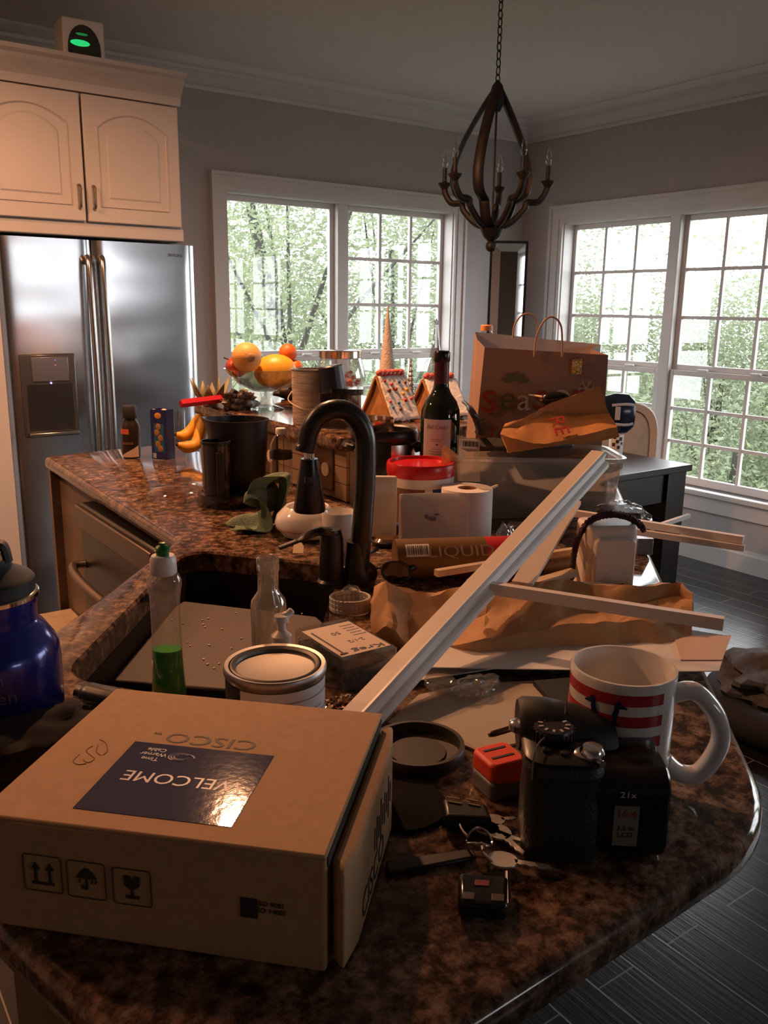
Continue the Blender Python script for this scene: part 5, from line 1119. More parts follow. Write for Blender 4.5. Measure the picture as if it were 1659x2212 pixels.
# ================================================================== far worktop
p = P(517, 1075, ZC); Z = lambda py: zat(p, py)-ZC; k_ = S(1, p)
bkt = thing('pitcher', 'tall black plastic pitcher with a pouring lip on the far worktop', 'pitcher', (p.x, p.y, ZC+0.0005), FACE)
rs = []; zt = Z(905)
for z, r in ((0, 52), (0.006, 55), (zt*0.5, 60), (zt*0.8, 63), (zt*0.93, 65), (zt, 67)):
    rg = []
    for i in range(48):
        a = 2*math.pi*i/48; x, y = r*k_*math.cos(a), r*k_*math.sin(a)*0.92
        lip = max(0, math.cos(a-math.pi))**10*max(0, (z/zt-0.8)/0.2)
        rg.append(Vector((x*(1+0.14*lip), y, z+0.004*lip)))
    rs.append(rg)
inn = [[Vector((v.x*0.955, v.y*0.955, max(0.006, v.z))) for v in r_] for r_ in reversed(rs)]
g = G(); g.rings(rs+inn, cap0=True, cap1=True); obj('body', g, mat('pitcher_black', (0.012, 0.012, 0.013), 0.4), bkt)
p = P(470, 1092, ZC); Z = lambda py: zat(p, py)-ZC; k_ = S(1, p); SMOKE = glass('smoky_plastic', (0.30, 0.25, 0.23), 0.14, 0.05, 0.10, (0.2, 0.15, 0.13))
bc = thing('blender_cup', 'smoky clear tumbler shaped blender cup with a dark handle in front of the pitcher', 'cup', (p.x, p.y, ZC+0.0005), FACE)
zt = Z(956); g = G(); g.lathe([(26*k_, 0.0), (29*k_, 0.003), (30*k_, zt*0.5), (31*k_, zt), (29.5*k_, zt), (28.5*k_, zt*0.5), (25*k_, 0.006)], n=40, caps=True); obj('body', g, SMOKE, bc)
g = G(); g.lathe([(30*k_, zt-0.004), (32*k_, zt-0.002), (32*k_, zt+0.004), (29*k_, zt+0.004)], n=40, caps=False); obj('rim', g, BLACK, bc)
g = G(); g.b2((6*k_, -34*k_, 0.01), (23*k_, -29.5*k_, zt*0.88)); obj('handle', g, mat('olive_black', (0.03, 0.028, 0.02), 0.5), bc, bevel=0.004)
g = G(); g.lathe([(29*k_, 0.002), (62*k_, 0.0), (64*k_, 0.004), (62*k_, 0.028), (55*k_, 0.030)], (18*k_, 20*k_, 0), 40, caps=False); obj('foot', g, SMOKE, bc)
p = P(395, 1078, ZC); k_ = S(1, p)
dm = thing('food_processor_lid', 'clear domed plastic lid lying left of the smoky blender cup', 'lid', (p.x, p.y, ZC+0.0005), FACE-0.25)
g = G(); g.lathe([(78*k_, 0.0), (80*k_, 0.003), (78*k_, 0.016), (66*k_, 0.026), (40*k_, 0.034), (22*k_, 0.036), (21*k_, 0.052), (18*k_, 0.052)], n=48, sx=1, sy=0.8, caps=False); obj('dome', g, glass('clear_lid', (0.90, 0.86, 0.82), 0.10, 0.03), dm)
g = G(); g.b2((20*k_, -12*k_, 0.036), (92*k_, 12*k_, 0.041)); obj('arm', g, PLASTC, dm, bevel=0.002)
p = P(608, 1058, ZC); Z = lambda py: zat(p, py)-ZC; k_ = S(1, p)
wbt = thing('water_bottle', 'clear plastic water bottle with a white cap in front of the tile backsplash', 'bottle', (p.x, p.y, ZC+0.0005), FACE)
g = G(); pr = [(20, 1058), (24, 1053)]+[(25-1.2*(i % 2), 1050-8*i) for i in range(6)]+[(25, 996), (24, 990), (24, 975), (25, 970), (23, 958), (17, 946), (10, 938), (10, 932)]
g.lathe([(r*k_, max(0, Z(y))) for r, y in pr], n=36, caps=False); obj('body', g, CLEAR, wbt)
g = G(); g.lathe([(24.6*k_, Z(990)), (24.6*k_, Z(975))], n=36, caps=False); obj('label', g, mat('dark_wrap', (0.05, 0.045, 0.045), 0.4), wbt)
g = G(); g.lathe([(11*k_, Z(938)), (11*k_, Z(927)), (10*k_, Z(925)), (0.001, Z(925))], n=24); obj('cap', g, PWHITE, wbt)
p = P(387, 968, ZC); Z = lambda py: zat(p, py)-ZC; k_ = S(1, p)
dg = thing('drinking_glass', 'straight clear drinking glass between the blue cookie box and the bananas', 'glass', (p.x, p.y, ZC+0.0005), FACE)
g = G(); zt = Z(886); g.lathe([(0.001, 0.001), (14*k_, 0), (15*k_, 0.003), (16*k_, zt), (15.2*k_, zt), (14*k_, 0.014), (0.001, 0.012)], n=32, caps=False); obj('body', g, CLEAR, dg)
# bananas
BAN = mat('banana_yellow', (0.70, 0.34, 0.025), 0.5, noise_amt=0.15, nscale=30)
def banana(tip, mid, stem, r, label):
    b = thing('banana', label, 'banana', (0, 0, 0), 0, 'bunch of bananas'); pts = curve([tip, tip.lerp(mid, 0.5)+Vector((0, 0, -0.010)), mid, mid.lerp(stem, 0.6)+Vector((0.006, 0, 0.0)), stem], 7); n = len(pts)
    rr = [r*min(1, 0.35+3*(i/n))*min(1, 0.30+2.4*(1-i/n)) for i in range(n)]
    obj('peel', G().tube(pts, rr, 6 if False else 12), BAN, b)
    obj('stem', G().tube([stem, stem+Vector((0.004, 0.0, 0.02))], [r*0.34, r*0.30], 8), mat('banana_stem', (0.30, 0.17, 0.05), 0.7), b)
    obj('tip', G().sph(tip, r*0.35, 8), mat('banana_tip', (0.05, 0.03, 0.015), 0.8), b)
bb = P(412, 980, ZC); D = lambda px, py, dz=0, dy=0: PY(px, py, bb.y+dy)
banana(D(383, 960, dy=-0.02), D(425, 957, dy=-0.02), D(438, 892, dy=0.01), 0.0185, 'front banana of the bunch, curving low along the granite')
banana(D(380, 938, dy=0.025), D(412, 930, dy=0.025), D(434, 890, dy=0.012), 0.0175, 'rear banana of the bunch, its tip behind the drinking glass')
p = P(354, 990, ZC); Z = lambda py: zat(p, py)-ZC; k_ = S(1, p)
ck = thing('cookie_box', 'tall open blue snack carton with an orange emblem on the far worktop', 'box', (p.x, p.y, ZC+0.0005), FACE-0.35)
w1, d1, h1 = 38*k_, 30*k_, Z(884)
g = G(); 
for a in (((-w1/2, -d1/2), (w1/2, -d1/2+0.001)), ((-w1/2, d1/2-0.001), (w1/2, d1/2)), ((-w1/2, -d1/2), (-w1/2+0.001, d1/2)), ((w1/2-0.001, -d1/2), (w1/2, d1/2))): g.b2((*a[0], 0), (*a[1], h1))
g.b2((-w1/2, -d1/2, 0), (w1/2, d1/2, 0.002)); obj('carton', g, mat('carton_blue', (0.012, 0.022, 0.13), 0.4), ck, smooth=False)
yy = -d1/2-0.0006
obj('side_print', G().b2((-w1*0.30, yy, h1*0.15), (w1*0.34, yy+0.001, h1*0.72)), mat('print_teal', (0.02, 0.10, 0.20), 0.4), ck, smooth=False)
g = G(); g.sph((0, yy, h1*0.88), (w1*0.22, 0.0006, h1*0.06), 16); obj('emblem', g, mat('orange_print', (0.65, 0.30, 0.05), 0.5), ck)
g = G()
for k, (x, z) in enumerate(((0.0, 0.66), (-0.1, 0.54), (0.12, 0.43), (-0.06, 0.31), (0.1, 0.22))): g.sph((w1*x, yy-0.0004, h1*z), (w1*0.17, 0.0006, h1*0.065), 12)
obj('snack_picture', g, mat('biscuit_print', (0.32, 0.16, 0.05), 0.6), ck)
g = G(); g.b2((-w1/2-0.0006, -d1*0.3, h1*0.1), (-w1/2, d1*0.3, h1*0.55)); g.b2((-w1*0.42, yy, h1*0.02), (-w1*0.2, yy+0.001, h1*0.12)); obj('pale_print', g, mat('pale_blue_print', (0.35, 0.40, 0.48), 0.5), ck, smooth=False)
g = G(); g.grid(lambda u, v: Vector(((u-0.5)*w1*0.9, (v-0.5)*d1*0.9, h1*0.96+0.006*math.sin(u*7+v*5))), 6, 5); obj('inner_bag', g, mat('peach_foil', (0.55, 0.38, 0.28), 0.4), ck)
p = P(285, 988, ZC); Z = lambda py: zat(p, py)-ZC; k_ = S(1, p)
cb3 = thing('creamer_bottle', 'dark coffee creamer bottle with a black cap at the left of the far worktop', 'bottle', (p.x, p.y, ZC+0.0005), FACE)
pr = [(18, 988), (20, 983), (20, 925), (18, 915), (13, 906), (13, 902)]
g = G(); g.lathe([(r*k_, max(0, Z(y))) for r, y in pr], n=32); obj('body', g, mat('dark_creamer', (0.018, 0.012, 0.010), 0.35), cb3)
g = G(); g.lathe([(15*k_, Z(903)), (15.5*k_, Z(900)), (15*k_, Z(880)), (13*k_, Z(876)), (0.001, Z(875))], n=28); obj('cap', g, MATTE, cb3)
rr = 20*k_+0.0005
obj('red_emblem', sidepatch(G(), rr, rr*0.99, -1.1, 0.1, Z(936), Z(925)), mat('red_orange_print', (0.55, 0.10, 0.04), 0.5), cb3)
obj('gold_print', sidepatch(G(), rr, rr, -0.9, 0.5, Z(958), Z(953)), mat('bronze_print', (0.12, 0.06, 0.03), 0.5), cb3)
g = G(); g.grid(lambda u, v: Vector((rr*math.sin(-0.9+u*2.0), -rr*math.cos(-0.9+u*2.0), Z(985)+(Z(982-22*u)-Z(985))*v)), 14, 2); obj('cream_wave', g, mat('cream_print', (0.55, 0.42, 0.32), 0.5), cb3)

# ================================================================== on the raised bar
def loc(px, py, z=ZL): return P(px, py, z)
a, b = P(390, 872, ZL+0.03), P(505, 858, ZL+0.03)
tag(obj('red_spatula', G().tube([a, a.lerp(b, 0.1), b], [0.008, 0.009, 0.009], 4, flat=(1.25, 0.9)), mat('red_silicone', (0.45, 0.012, 0.03), 0.45), smooth=False), 'long red plastic bar sticking out over the bananas from the raised bar', 'bar handle')
p = loc(454, 879)
lf = thing('artichoke', 'pale green spiky leaf rosette at the far end of the raised bar', 'plant', (p.x, p.y, ZL+0.0005))
g = G()
for k in range(9):
    an = k*2.4; q = 0.02+0.018*(k % 3); tl = 0.085-0.006*(k % 4); bs = Vector((0.010*math.cos(an), 0.010*math.sin(an), 0.002)); ti = Vector((q*1.5*math.cos(an), q*1.5*math.sin(an), tl)); sd = Vector((-math.sin(an), math.cos(an), 0))*0.015; md_ = bs.lerp(ti, 0.45)+Vector((0.01*math.cos(an), 0.01*math.sin(an), 0))
    g.rings([[bs-sd*0.5, bs+sd*0.5], [md_-sd, md_+sd], [ti-sd*0.05, ti+sd*0.05]], close_u=False)
obj('leaves', g, mat('artichoke_green', (0.22, 0.23, 0.12), 0.6, col2=(0.12, 0.08, 0.05), nscale=35), lf, solid=0.0015)
obj('base', G().lathe([(0.018, 0), (0.022, 0.006), (0.015, 0.016), (0.001, 0.02)], n=18), mat('artichoke_base', (0.12, 0.10, 0.06), 0.7), lf)
p = loc(518, 884)
npk = obj('wrapper', lump((0.052, 0.03, 0.028), 30, 16, 5, 0.5, 3.5), mat('swirl_wrapper', (0.030, 0.018, 0.014), 0.35, col2=(0.22, 0.16, 0.13), nscale=55)); tag(npk, 'crumpled brown and white patterned wrapper left of the fruit bowl foot', 'wrapper'); npk.location = (p.x, p.y, ZL+0.022)
p = loc(640, 862)
pk2 = obj('dark_pouch', lump((0.07, 0.045, 0.033), 30, 16, 6, 0.4, 2.5), MATTE); tag(pk2, 'crumpled black bag behind the foot of the fruit bowl', 'bag'); pk2.location = (p.x, p.y, ZL+0.028)
# fruit bowl
p = loc(577, 884); Z = lambda py: zat(p, py)-ZL; k_ = S(1, p)
fbw = thing('fruit_bowl', 'clear glass footed bowl heaped with fruit on the raised bar', 'bowl', (p.x, p.y, ZL+0.0005), FACE)
zr_ = Z(797); g = G(); xo = -22*k_
g.lathe([(38*k_, 0), (39*k_, 0.003), (16*k_, 0.012), (12*k_, Z(855)), (14*k_, Z(848))], n=40); obj('foot', g, CLEAR, fbw)
zb_b = Z(846)
g = G(); g.lathe([(0.001, zb_b), (25*k_, zb_b+0.002), (55*k_, zb_b+(zr_-zb_b)*0.35), (72*k_, zb_b+(zr_-zb_b)*0.72), (86*k_, zr_), (84*k_, zr_+0.001), (70*k_, zb_b+(zr_-zb_b)*0.74), (53*k_, zb_b+(zr_-zb_b)*0.38), (24*k_, zb_b+0.006), (0.001, zb_b+0.005)], (-6*k_, 0, 0), 56, caps=False); obj('bowl', g, glass('bowl_glass', (0.90, 0.90, 0.88), 0.24), fbw)
def fruit(name, px, py, dy, r, m, label, stem=None, rot=None, dent=0):
    q = PY(px, py, p.y+dy); f_ = thing(name, label, name, q, FACE)
    obj('skin', G().sph((0, 0, 0), r, 24, rot), m, f_)
    if stem: obj('stem', G().cyl(stem[0], stem[1], 0.002, n=8), mat('fruit_stem', (0.06, 0.035, 0.02), 0.7), f_)
    if dent: obj('navel', G().sph(dent, (0.012, 0.004, 0.012), 14), mat('navel_tan', (0.36, 0.22, 0.12), 0.7), f_)
    return f_
k2 = k_
fruit('grapefruit', 533, 772, -0.02, 31*k2, mat('pale_orange', (0.72, 0.36, 0.10), 0.5, bump=0.15, bscale=250), 'large pale orange grapefruit with a brown navel at the left of the fruit bowl', None, None, (13*k2, -28.2*k2, 1*k2))
fruit('squash', 594, 802, -0.01, (46*k2, 36*k2, 36*k2), mat('squash_yellow', (0.74, 0.40, 0.03), 0.42, noise_amt=0.1, nscale=20), 'oval yellow squash in the middle of the fruit bowl', ((44*k2, -4*k2, 0), (50*k2, -8*k2, 0.002)), Matrix.Rotation(-0.15, 3, 'Y'))
fruit('tangerine', 622, 762, 0.045, 20*k2, mat('deep_orange', (0.75, 0.14, 0.015), 0.45, bump=0.15, bscale=300), 'bright orange tangerine on top behind the yellow squash')
fruit('apple', 512, 792, 0.02, (24*k2, 24*k2, 22*k2), mat('apple_red', (0.42, 0.06, 0.035), 0.35, noise_amt=0.3, nscale=18), 'red apple with a stem at the left rim of the fruit bowl', ((-14*k2, -4*k2, 14*k2), (-26*k2, -8*k2, 19*k2)))
fruit('clementine', 638, 793, 0.03, 16*k2, mat('deep_orange', (0.75, 0.14, 0.015), 0.45), 'small orange clementine low at the right rim of the fruit bowl')
# bark bucket
p = loc(672, 914); Z = lambda py: zat(p, py)-ZL; k_ = S(1, p)
bu = thing('bucket', 'pale birch bark patterned bucket with a thin wire handle beside the fruit bowl', 'bucket', (p.x, p.y, ZL+0.0005), FACE)
zt = Z(800); r = 41*k_
BIRCH = mat('birch_bark', (0.70, 0.58, 0.48), 0.7, bump=0.3, bscale=30, noise_amt=0.35, nscale=14)
for n_ in BIRCH.node_tree.nodes:
    if n_.type == 'TEX_NOISE':
        for l_ in list(n_.inputs['Vector'].links): BIRCH.node_tree.links.remove(l_)
        mpn = BIRCH.node_tree.nodes.new('ShaderNodeMapping'); mpn.inputs['Scale'].default_value = (1, 1, 7)
        tcn = BIRCH.node_tree.nodes.new('ShaderNodeTexCoord'); BIRCH.node_tree.links.new(tcn.outputs['Object'], mpn.inputs[0]); BIRCH.node_tree.links.new(mpn.outputs[0], n_.inputs['Vector'])
g = G(); g.lathe([(r*0.93, 0), (r*0.95, 0.002), (r, zt), (r*0.93, zt), (r*0.90, 0.006)], n=44); obj('body', g, BIRCH, bu)
g = G(); g.lathe([(r*0.99, zt-0.002), (r*1.02, zt), (r*1.02, zt+0.003), (r*0.95, zt+0.003)], n=44, caps=False); obj('rim', g, TIN, bu)
zh = zt*0.60; hp = curve([(-r*0.99, 0, zh), (-r*1.12, -r*0.55, zh*0.75), (-r*0.4, -r*1.06, zh*0.53), (r*0.4, -r*1.06, zh*0.55), (r*0.99, -r*0.35, zh*0.9)], 8)
obj('wire_handle', G().tube(hp, 0.0013, 6), mat('wire_cream', (0.6, 0.48, 0.36), 0.4), bu)
# coffee grinder with tilted cap
p = loc(735, 920); Z = lambda py: zat(p, py)-ZL; k_ = S(1, p)
gr = thing('grinder', 'smoky square jar topped by a tilted black cylinder behind the faucet arch', 'grinder', (p.x, p.y, ZL+0.0005), FACE)
g = G(); roundbox(g, 88*k_, 70*k_, Z(848), 0.008, (0, 0, 0)); obj('jar', g, glass('brown_smoke', (0.33, 0.24, 0.20), 0.12, 0.05, 0.12, (0.25, 0.17, 0.13)), gr)
g = G(); roundbox(g, 70*k_, 66*k_, Z(838)-Z(850), 0.008, (14*k_, 0, Z(850))); obj('lid', g, glass('grey_smoke', (0.25, 0.22, 0.22), 0.12, 0.05, 0.25, (0.14, 0.12, 0.12)), gr)
q0, q1 = Vector((-10*k_, 0, Z(872))), Vector((-22*k_, 0, Z(790)))
g = G(); d = (q1-q0).normalized(); g.cyl(q0, q1-d*0.003, 28*k_, 27*k_, 36); g.cyl(q1-d*0.003, q1, 27*k_, 24*k_, 36); obj('black_cylinder', g, mat('satin_black', (0.018, 0.020, 0.028), 0.38), gr)
# candy jar
p = loc(735, 858); Z = lambda py: zat(p, py)-ZL; k_ = S(1, p)
cj = thing('candy_jar', 'round glass candy jar with a broad metal lid on the raised bar by the window', 'jar', (p.x, p.y, ZL+0.0005), FACE)
zs = lambda t: Z(772)*t
g = G(); g.lathe([(0.001, 0), (25*k_, 0.0), (40*k_, zs(0.12)), (54*k_, zs(0.42)), (55*k_, zs(0.55)), (48*k_, zs(0.84)), (44*k_, zs(1.0))], n=48, caps=False); obj('jar', g, glass('jar_glass', (0.93, 0.93, 0.92), 0.30, 0.02, 0.05, (0.8, 0.75, 0.7)), cj)
g = G(); g.lathe([(0.001, Z(757)), (44*k_, Z(757)), (46*k_, Z(758)), (46*k_, Z(772)), (44*k_, Z(773))], n=48); obj('lid', g, mat('copper_lid', (0.70, 0.52, 0.42), 0.18, 1), cj)
for k in range(60):
    a = rnd.uniform(0, 6.28); zz = rnd.uniform(0.18, 0.60); rmx = (52 if 0.35 < zz < 0.6 else 38)*k_-0.010; rr = rmx*math.sqrt(rnd.random())
    cc = thing('candy', 'wrapped red candy inside the glass candy jar', 'candy', (p.x+rr*math.cos(a), p.y+rr*math.sin(a), ZL+zs(zz)), rnd.random()*3, 'candies in the glass jar')
    if k == 0:
        g = G(); g.sph((0, 0, 0), (0.0085, 0.0085, 0.0065), 10); C0 = obj('sweet', g, mat('red_candy', (0.60, 0.05, 0.05), 0.3, noise_amt=0.0, col2=(0.72, 0.35, 0.32), nscale=110), cc); C1 = C0.data
        g = G(); g.lathe([(0.001, 0), (0.005, 0.006)], (0.0, 0, 0.006), 8, caps=False); g.lathe([(0.005, -0.006), (0.001, 0)], (0, 0, -0.006), 8, caps=False); C2 = obj('twist', g, PLASTC, cc).data
    else:
        for nm, dt in (('sweet', C1), ('twist', C2)):
            o = bpy.data.objects.new(nm, dt); COL.objects.link(o); o.parent = cc
# gingerbread houses
GB = mat('gingerbread', (0.50, 0.22, 0.07), 0.75, noise_amt=0.22, nscale=40); ICE = mat('royal_icing', (0.88, 0.82, 0.76), 0.65, bump=0.25, bscale=120)
PEP = mat('peppermint', (0.72, 0.26, 0.20), 0.3, col2=(0.60, 0.04, 0.04), nscale=160)
CND = [mat('candy_'+n, c, 0.35) for n, c in (('red', (0.55, 0.03, 0.03)), ('yellow', (0.80, 0.42, 0.03)), ('blue', (0.06, 0.22, 0.50)), ('pink', (0.72, 0.16, 0.20)), ('brown', (0.16, 0.07, 0.04)))]
def ghouse(loc_, rz, w, d, hw, hr, label, dots):
    """a-frame house: gable faces local -x, icing roof slopes to local -y"""
    h_ = thing('gingerbread_house', label, 'gingerbread house', loc_, rz)
    for nm, x in (('front_wall', -w/2), ('back_wall', w/2-0.006)):
        g = G(); pts = [(-d/2, 0), (d/2, 0), (d/2, hw), (0, hr), (-d/2, hw)]; g.rings([[Vector((x, a, b)) for a, b in pts], [Vector((x+0.006, a, b)) for a, b in pts]]); obj(nm, g, GB, h_, smooth=False)
    for s_ in (-1, 1):
        sl = Vector((0, s_*d/2*1.18, hw-(hr-hw)*0.18))-Vector((0, 0, hr)); n = Vector((0, -sl.z*s_, sl.y*s_)).normalized()*1
        n = Vector((0, s_*abs(sl.z), abs(sl.y))).normalized()
        g = G(); q = [Vector((-w/2-0.008, 0, hr)), Vector((w/2+0.008, 0, hr)), Vector((w/2+0.008, 0, hr))+sl, Vector((-w/2-0.008, 0, hr))+sl]; g.rings([[v for v in q], [v+n*0.006 for v in q]]); obj('roof_panel', g, GB, h_, smooth=False)
        def fice(u, v, e=0.0075):
            wob = 0.004*noise.noise(Vector((u*9+s_, v*9, loc_.x*9))); dr = 0.012*max(0, noise.noise(Vector((u*14, 3.3, loc_.y*5)))) if v > 0.97 else 0
            ex = -0.006*(1-2*u)*(1 if u in (0, 1) else 0)
            return Vector((-w/2-0.004+u*(w+0.008)+(0.003*noise.noise(Vector((v*20, 1, 1))) if u in (0.0, 1.0) else 0), 0, hr))+sl*(v*1.0)+n*(e+wob*0.5)+Vector((0, 0, -dr))
        g = G(); g.grid(fice, 22, 18); ic = obj('icing', g, ICE, h_, solid=0.004)
        if s_ < 0 and dots:
            for k in range(dots):
                u, v = 0.10+0.24*(k % 4)+0.12*rnd.random(), 0.12+0.2*(k//4)+0.12*rnd.random()
                o = obj('gumdrop', G().sph(fice(u, v, 0.011), 0.0042+0.0015*rnd.random(), 8), CND[k*3 % 5 if k % 2 else k % 5], ic)
    for k in range(6):
        o = obj('peppermint', G().sph((-w/2+w*(k+0.5)/6, 0, hr+0.012), (0.011, 0.0095, 0.0095), 12), PEP, h_)
    g = G(); g.tube(curve([(-w/2-0.003, -d/2*1.08, hw*0.92), (-w/2-0.003, -d*0.2, hw+(hr-hw)*0.55), (-w/2-0.003, 0, hr+0.003), (-w/2-0.003, d*0.2, hw+(hr-hw)*0.55), (-w/2-0.003, d/2*1.08, hw*0.92)], 6), 0.0045, 6); obj('eave_icing', g, mat('brown_crust', (0.20, 0.085, 0.035), 0.7), h_)
    obj('base_icing', lump((w*0.5, d*0.62, 0.008), 26, 8, 2, 0.3, 5), ICE, h_)
    return h_
p = loc(842, 905); k_ = S(1, p); zz = zat(p, 806)-ZL
ghouse(Vector((p.x, p.y, ZL+0.001)), FACE+0.62, 66*k_, 92*k_, 0.018, zz-0.012, 'iced gingerbread house with coloured candies on its roof and peppermints along the ridge', 14)
p = loc(946, 900); k_ = S(1, p); zz = zat(p, 815)-ZL
ghouse(Vector((p.x, p.y, ZL+0.001)), FACE+0.50, 72*k_, 96*k_, 0.02, zz-0.010, 'gingerbread house with piped icing lines half hidden behind the wine bottle', 0)
# trees by the window
TRE = mat('cream_bristle', (0.55, 0.47, 0.40), 0.85, noise_amt=0.2, nscale=60, bump=0.4, bscale=200)
q = loc(835, 872); Zq = lambda py: zat(q, py)-ZL
tag(obj('cone_tree', G().lathe([(0.001, 0), (S(25, q), 0.0), (S(24, q), 0.006), (0.0015, Zq(660))], (q.x, q.y, ZL+0.0005), 28), TRE), 'tall slim cream cone tree behind the iced gingerbread house', 'tree ornament')
q = loc(886, 874); Zq = lambda py: zat(q, py)-ZL
sv = thing('bottle_brush_tree', 'short silver tinsel tree right of the cream cone tree', 'tree ornament', (q.x, q.y, ZL+0.0005))
hh = Zq(772); g = G(); rs = [(0.004, 0.012)]
for k in range(9): t = k/9; rs += [(S(11, q)*(1-t)+0.002, hh*(0.15+0.85*t)), (S(7, q)*(1-t)+0.001, hh*(0.15+0.85*(t+0.07)))]
rs.append((0.0005, hh)); g.lathe(rs, n=18); obj('needles', g, mat('silver_tinsel', (0.55, 0.52, 0.46), 0.2, 1, bump=0.6, bscale=150), sv)
obj('base', G().lathe([(0.014, 0), (0.014, 0.006), (0.004, 0.008), (0.004, 0.02)], n=16), TIN, sv)
q = loc(938, 876); Zq = lambda py: zat(q, py)-ZL
gt = thing('glass_tree', 'clear ribbed glass tree with a star top behind the wine bottle neck', 'tree ornament', (q.x, q.y, ZL+0.0005))
hh = Zq(700); g = G(); rs = []
for k in range(5): t = k/5; rs += [(S(26, q)*(1-t)+0.004, hh*t), (S(13, q)*(1-t)+0.002, hh*(t+0.19))]
rs.append((0.001, hh)); g.lathe(rs, n=24); obj('body', g, glass('ornament_glass', (0.72, 0.72, 0.72), 0.2, 0.05, 0.08, (0.6, 0.6, 0.6)), gt)
g = G(); st_p = [Vector((0.010*(1 if i % 2 == 0 else 0.45)*math.sin(i*math.pi/5), 0, hh+0.006+0.010*(1 if i % 2 == 0 else 0.45)*math.cos(i*math.pi/5))) for i in range(10)]
g.rings([[v+Vector((0, -0.002, 0)) for v in st_p], [v+Vector((0, 0.002, 0)) for v in st_p]]); obj('star', g, TIN, gt, smooth=False)

# ================================================================== wine bottle, cooker, bin, bags
p = P(945, 1112, ZC); Z = lambda py: zat(p, py)-ZC; k_ = S(1, (p.x, p.y, 1.08))
wn = thing('wine_bottle', 'dark green wine bottle with a cream label standing behind the red lidded tub', 'bottle', (p.x, p.y, ZC+0.0005), FACE)
r = 42.5*k_; zt = Z(758)
pr = [(r*0.75, 0.004), (r*0.96, 0.0), (r, 0.006), (r, Z(905)), (r*0.965, Z(886)), (r*0.80, Z(866)), (r*0.52, Z(850)), (r*0.40, Z(838)), (r*0.365, Z(825)), (r*0.35, zt-0.01)]
g = G(); g.lathe(pr, n=48); obj('glass_body', g, mat('bottle_green', (0.010, 0.016, 0.008), 0.06, spec=0.7), wn)
g = G(); g.lathe([(r*0.375, Z(845)), (r*0.375, Z(782))], n=32, caps=False); obj('capsule', g, mat('wine_foil', (0.085, 0.012, 0.016), 0.3), wn)
g = G(); g.lathe([(r*0.375, Z(782)), (r*0.41, Z(779)), (r*0.41, zt-0.004), (r*0.36, zt), (r*0.30, zt), (0.001, zt-0.002)], n=32); obj('lip', g, mat('black_foil', (0.012, 0.010, 0.010), 0.25), wn)
rr = r+0.0005; a0, a1 = -0.98, 0.50
g = G(); g.grid(lambda u, v: Vector((rr*math.sin(a0+u*(a1-a0)), -rr*math.cos(a0+u*(a1-a0)), Z(1010)+v*(Z(902)-Z(1010)))), 24, 2); wl = obj('label', g, mat('wine_label', (0.58, 0.56, 0.54), 0.65), wn)
am = (a0+a1)/2; GRY = mat('grey_ink', (0.20, 0.16, 0.15), 0.6)
WL = lambda py: Matrix.Rotation(am, 4, 'Z') @ Matrix.Translation((0, -rr-0.0003, Z(py))) @ Matrix.Rotation(math.radians(90), 4, 'X')
text('Bel Cielo', 0.013, GRY, wl, WL(918), 0.046, bend=rr, ex=0.0001, shear=0.3)
for k, py in enumerate((944, 948, 965, 970, 975, 984, 990)):
    g = G(); ww = 0.35-0.06*(k % 3); g.grid(lambda u, v: Vector(((rr+0.0003)*math.sin(am-ww+u*2*ww), -(rr+0.0003)*math.cos(am-ww+u*2*ww), Z(py)+v*0.0009)), 10, 1); obj('printed_line', g, GRY, wl, smooth=False)
g = G(); g.sph(((rr+0.0003)*math.sin(am+0.05), -(rr+0.0003)*math.cos(am+0.05), Z(955)), (0.0028, 0.0006, 0.0016), 10); obj('crest', g, INK, wl)
# slow cooker
p = P(828, 1102, ZC); Z = lambda py: zat(p, py)-ZC; k_ = S(1, (p.x, p.y, 1.0))
sc_ = thing('slow_cooker', 'stainless and black slow cooker on the worktop behind the faucet neck', 'slow cooker', (p.x, p.y, ZC+0.0005), FACE)
r = 62*k_; zt = Z(930)
g = G(); g.lathe([(r*0.90, 0.01), (r*0.96, 0.012), (r*0.99, zt*0.25), (r*0.99, zt*0.92), (r*0.97, zt*0.95)], n=48, sx=1.08); obj('body', g, mat('cooker_steel', (0.5, 0.48, 0.46), 0.25, 1), sc_)
g = G(); g.lathe([(r*0.93, 0), (r*1.0, 0.006), (r*1.0, 0.028), (r*0.96, 0.032)], n=48, sx=1.08); obj('foot', g, BLACK, sc_)
g = G(); g.lathe([(r*0.98, zt*0.86), (r*1.07, zt*0.90), (r*1.08, zt*0.99), (r*1.02, zt*1.03), (r*0.93, zt*1.01), (r*0.90, zt*0.8), (0.001, zt*0.78)], n=48, sx=1.08); obj('rim', g, BLACK, sc_)
g = G(); sidepatch(g, r*1.05, r*1.05, -0.30, 0.22, 0.02, zt*0.9, 8); obj('control_panel', g, BLACK, sc_, solid=0.006)
for s_ in (-1, 1):
    g = G(); g.tube(curve([(s_*r*1.05, -0.03, zt*0.80), (s_*r*1.32, -0.02, zt*0.82), (s_*r*1.32, 0.02, zt*0.82), (s_*r*1.05, 0.03, zt*0.80)], 5), 0.008, 8); obj('handle', g, BLACK, sc_)
q = P(812, 1075, ZC); ztp = Z(898)
pn = thing('saucepan', 'shallow copper toned steel pan resting inside the top of the slow cooker', 'pan', (p.x-0.008, p.y+0.012, ZC+zt*0.98), FACE)
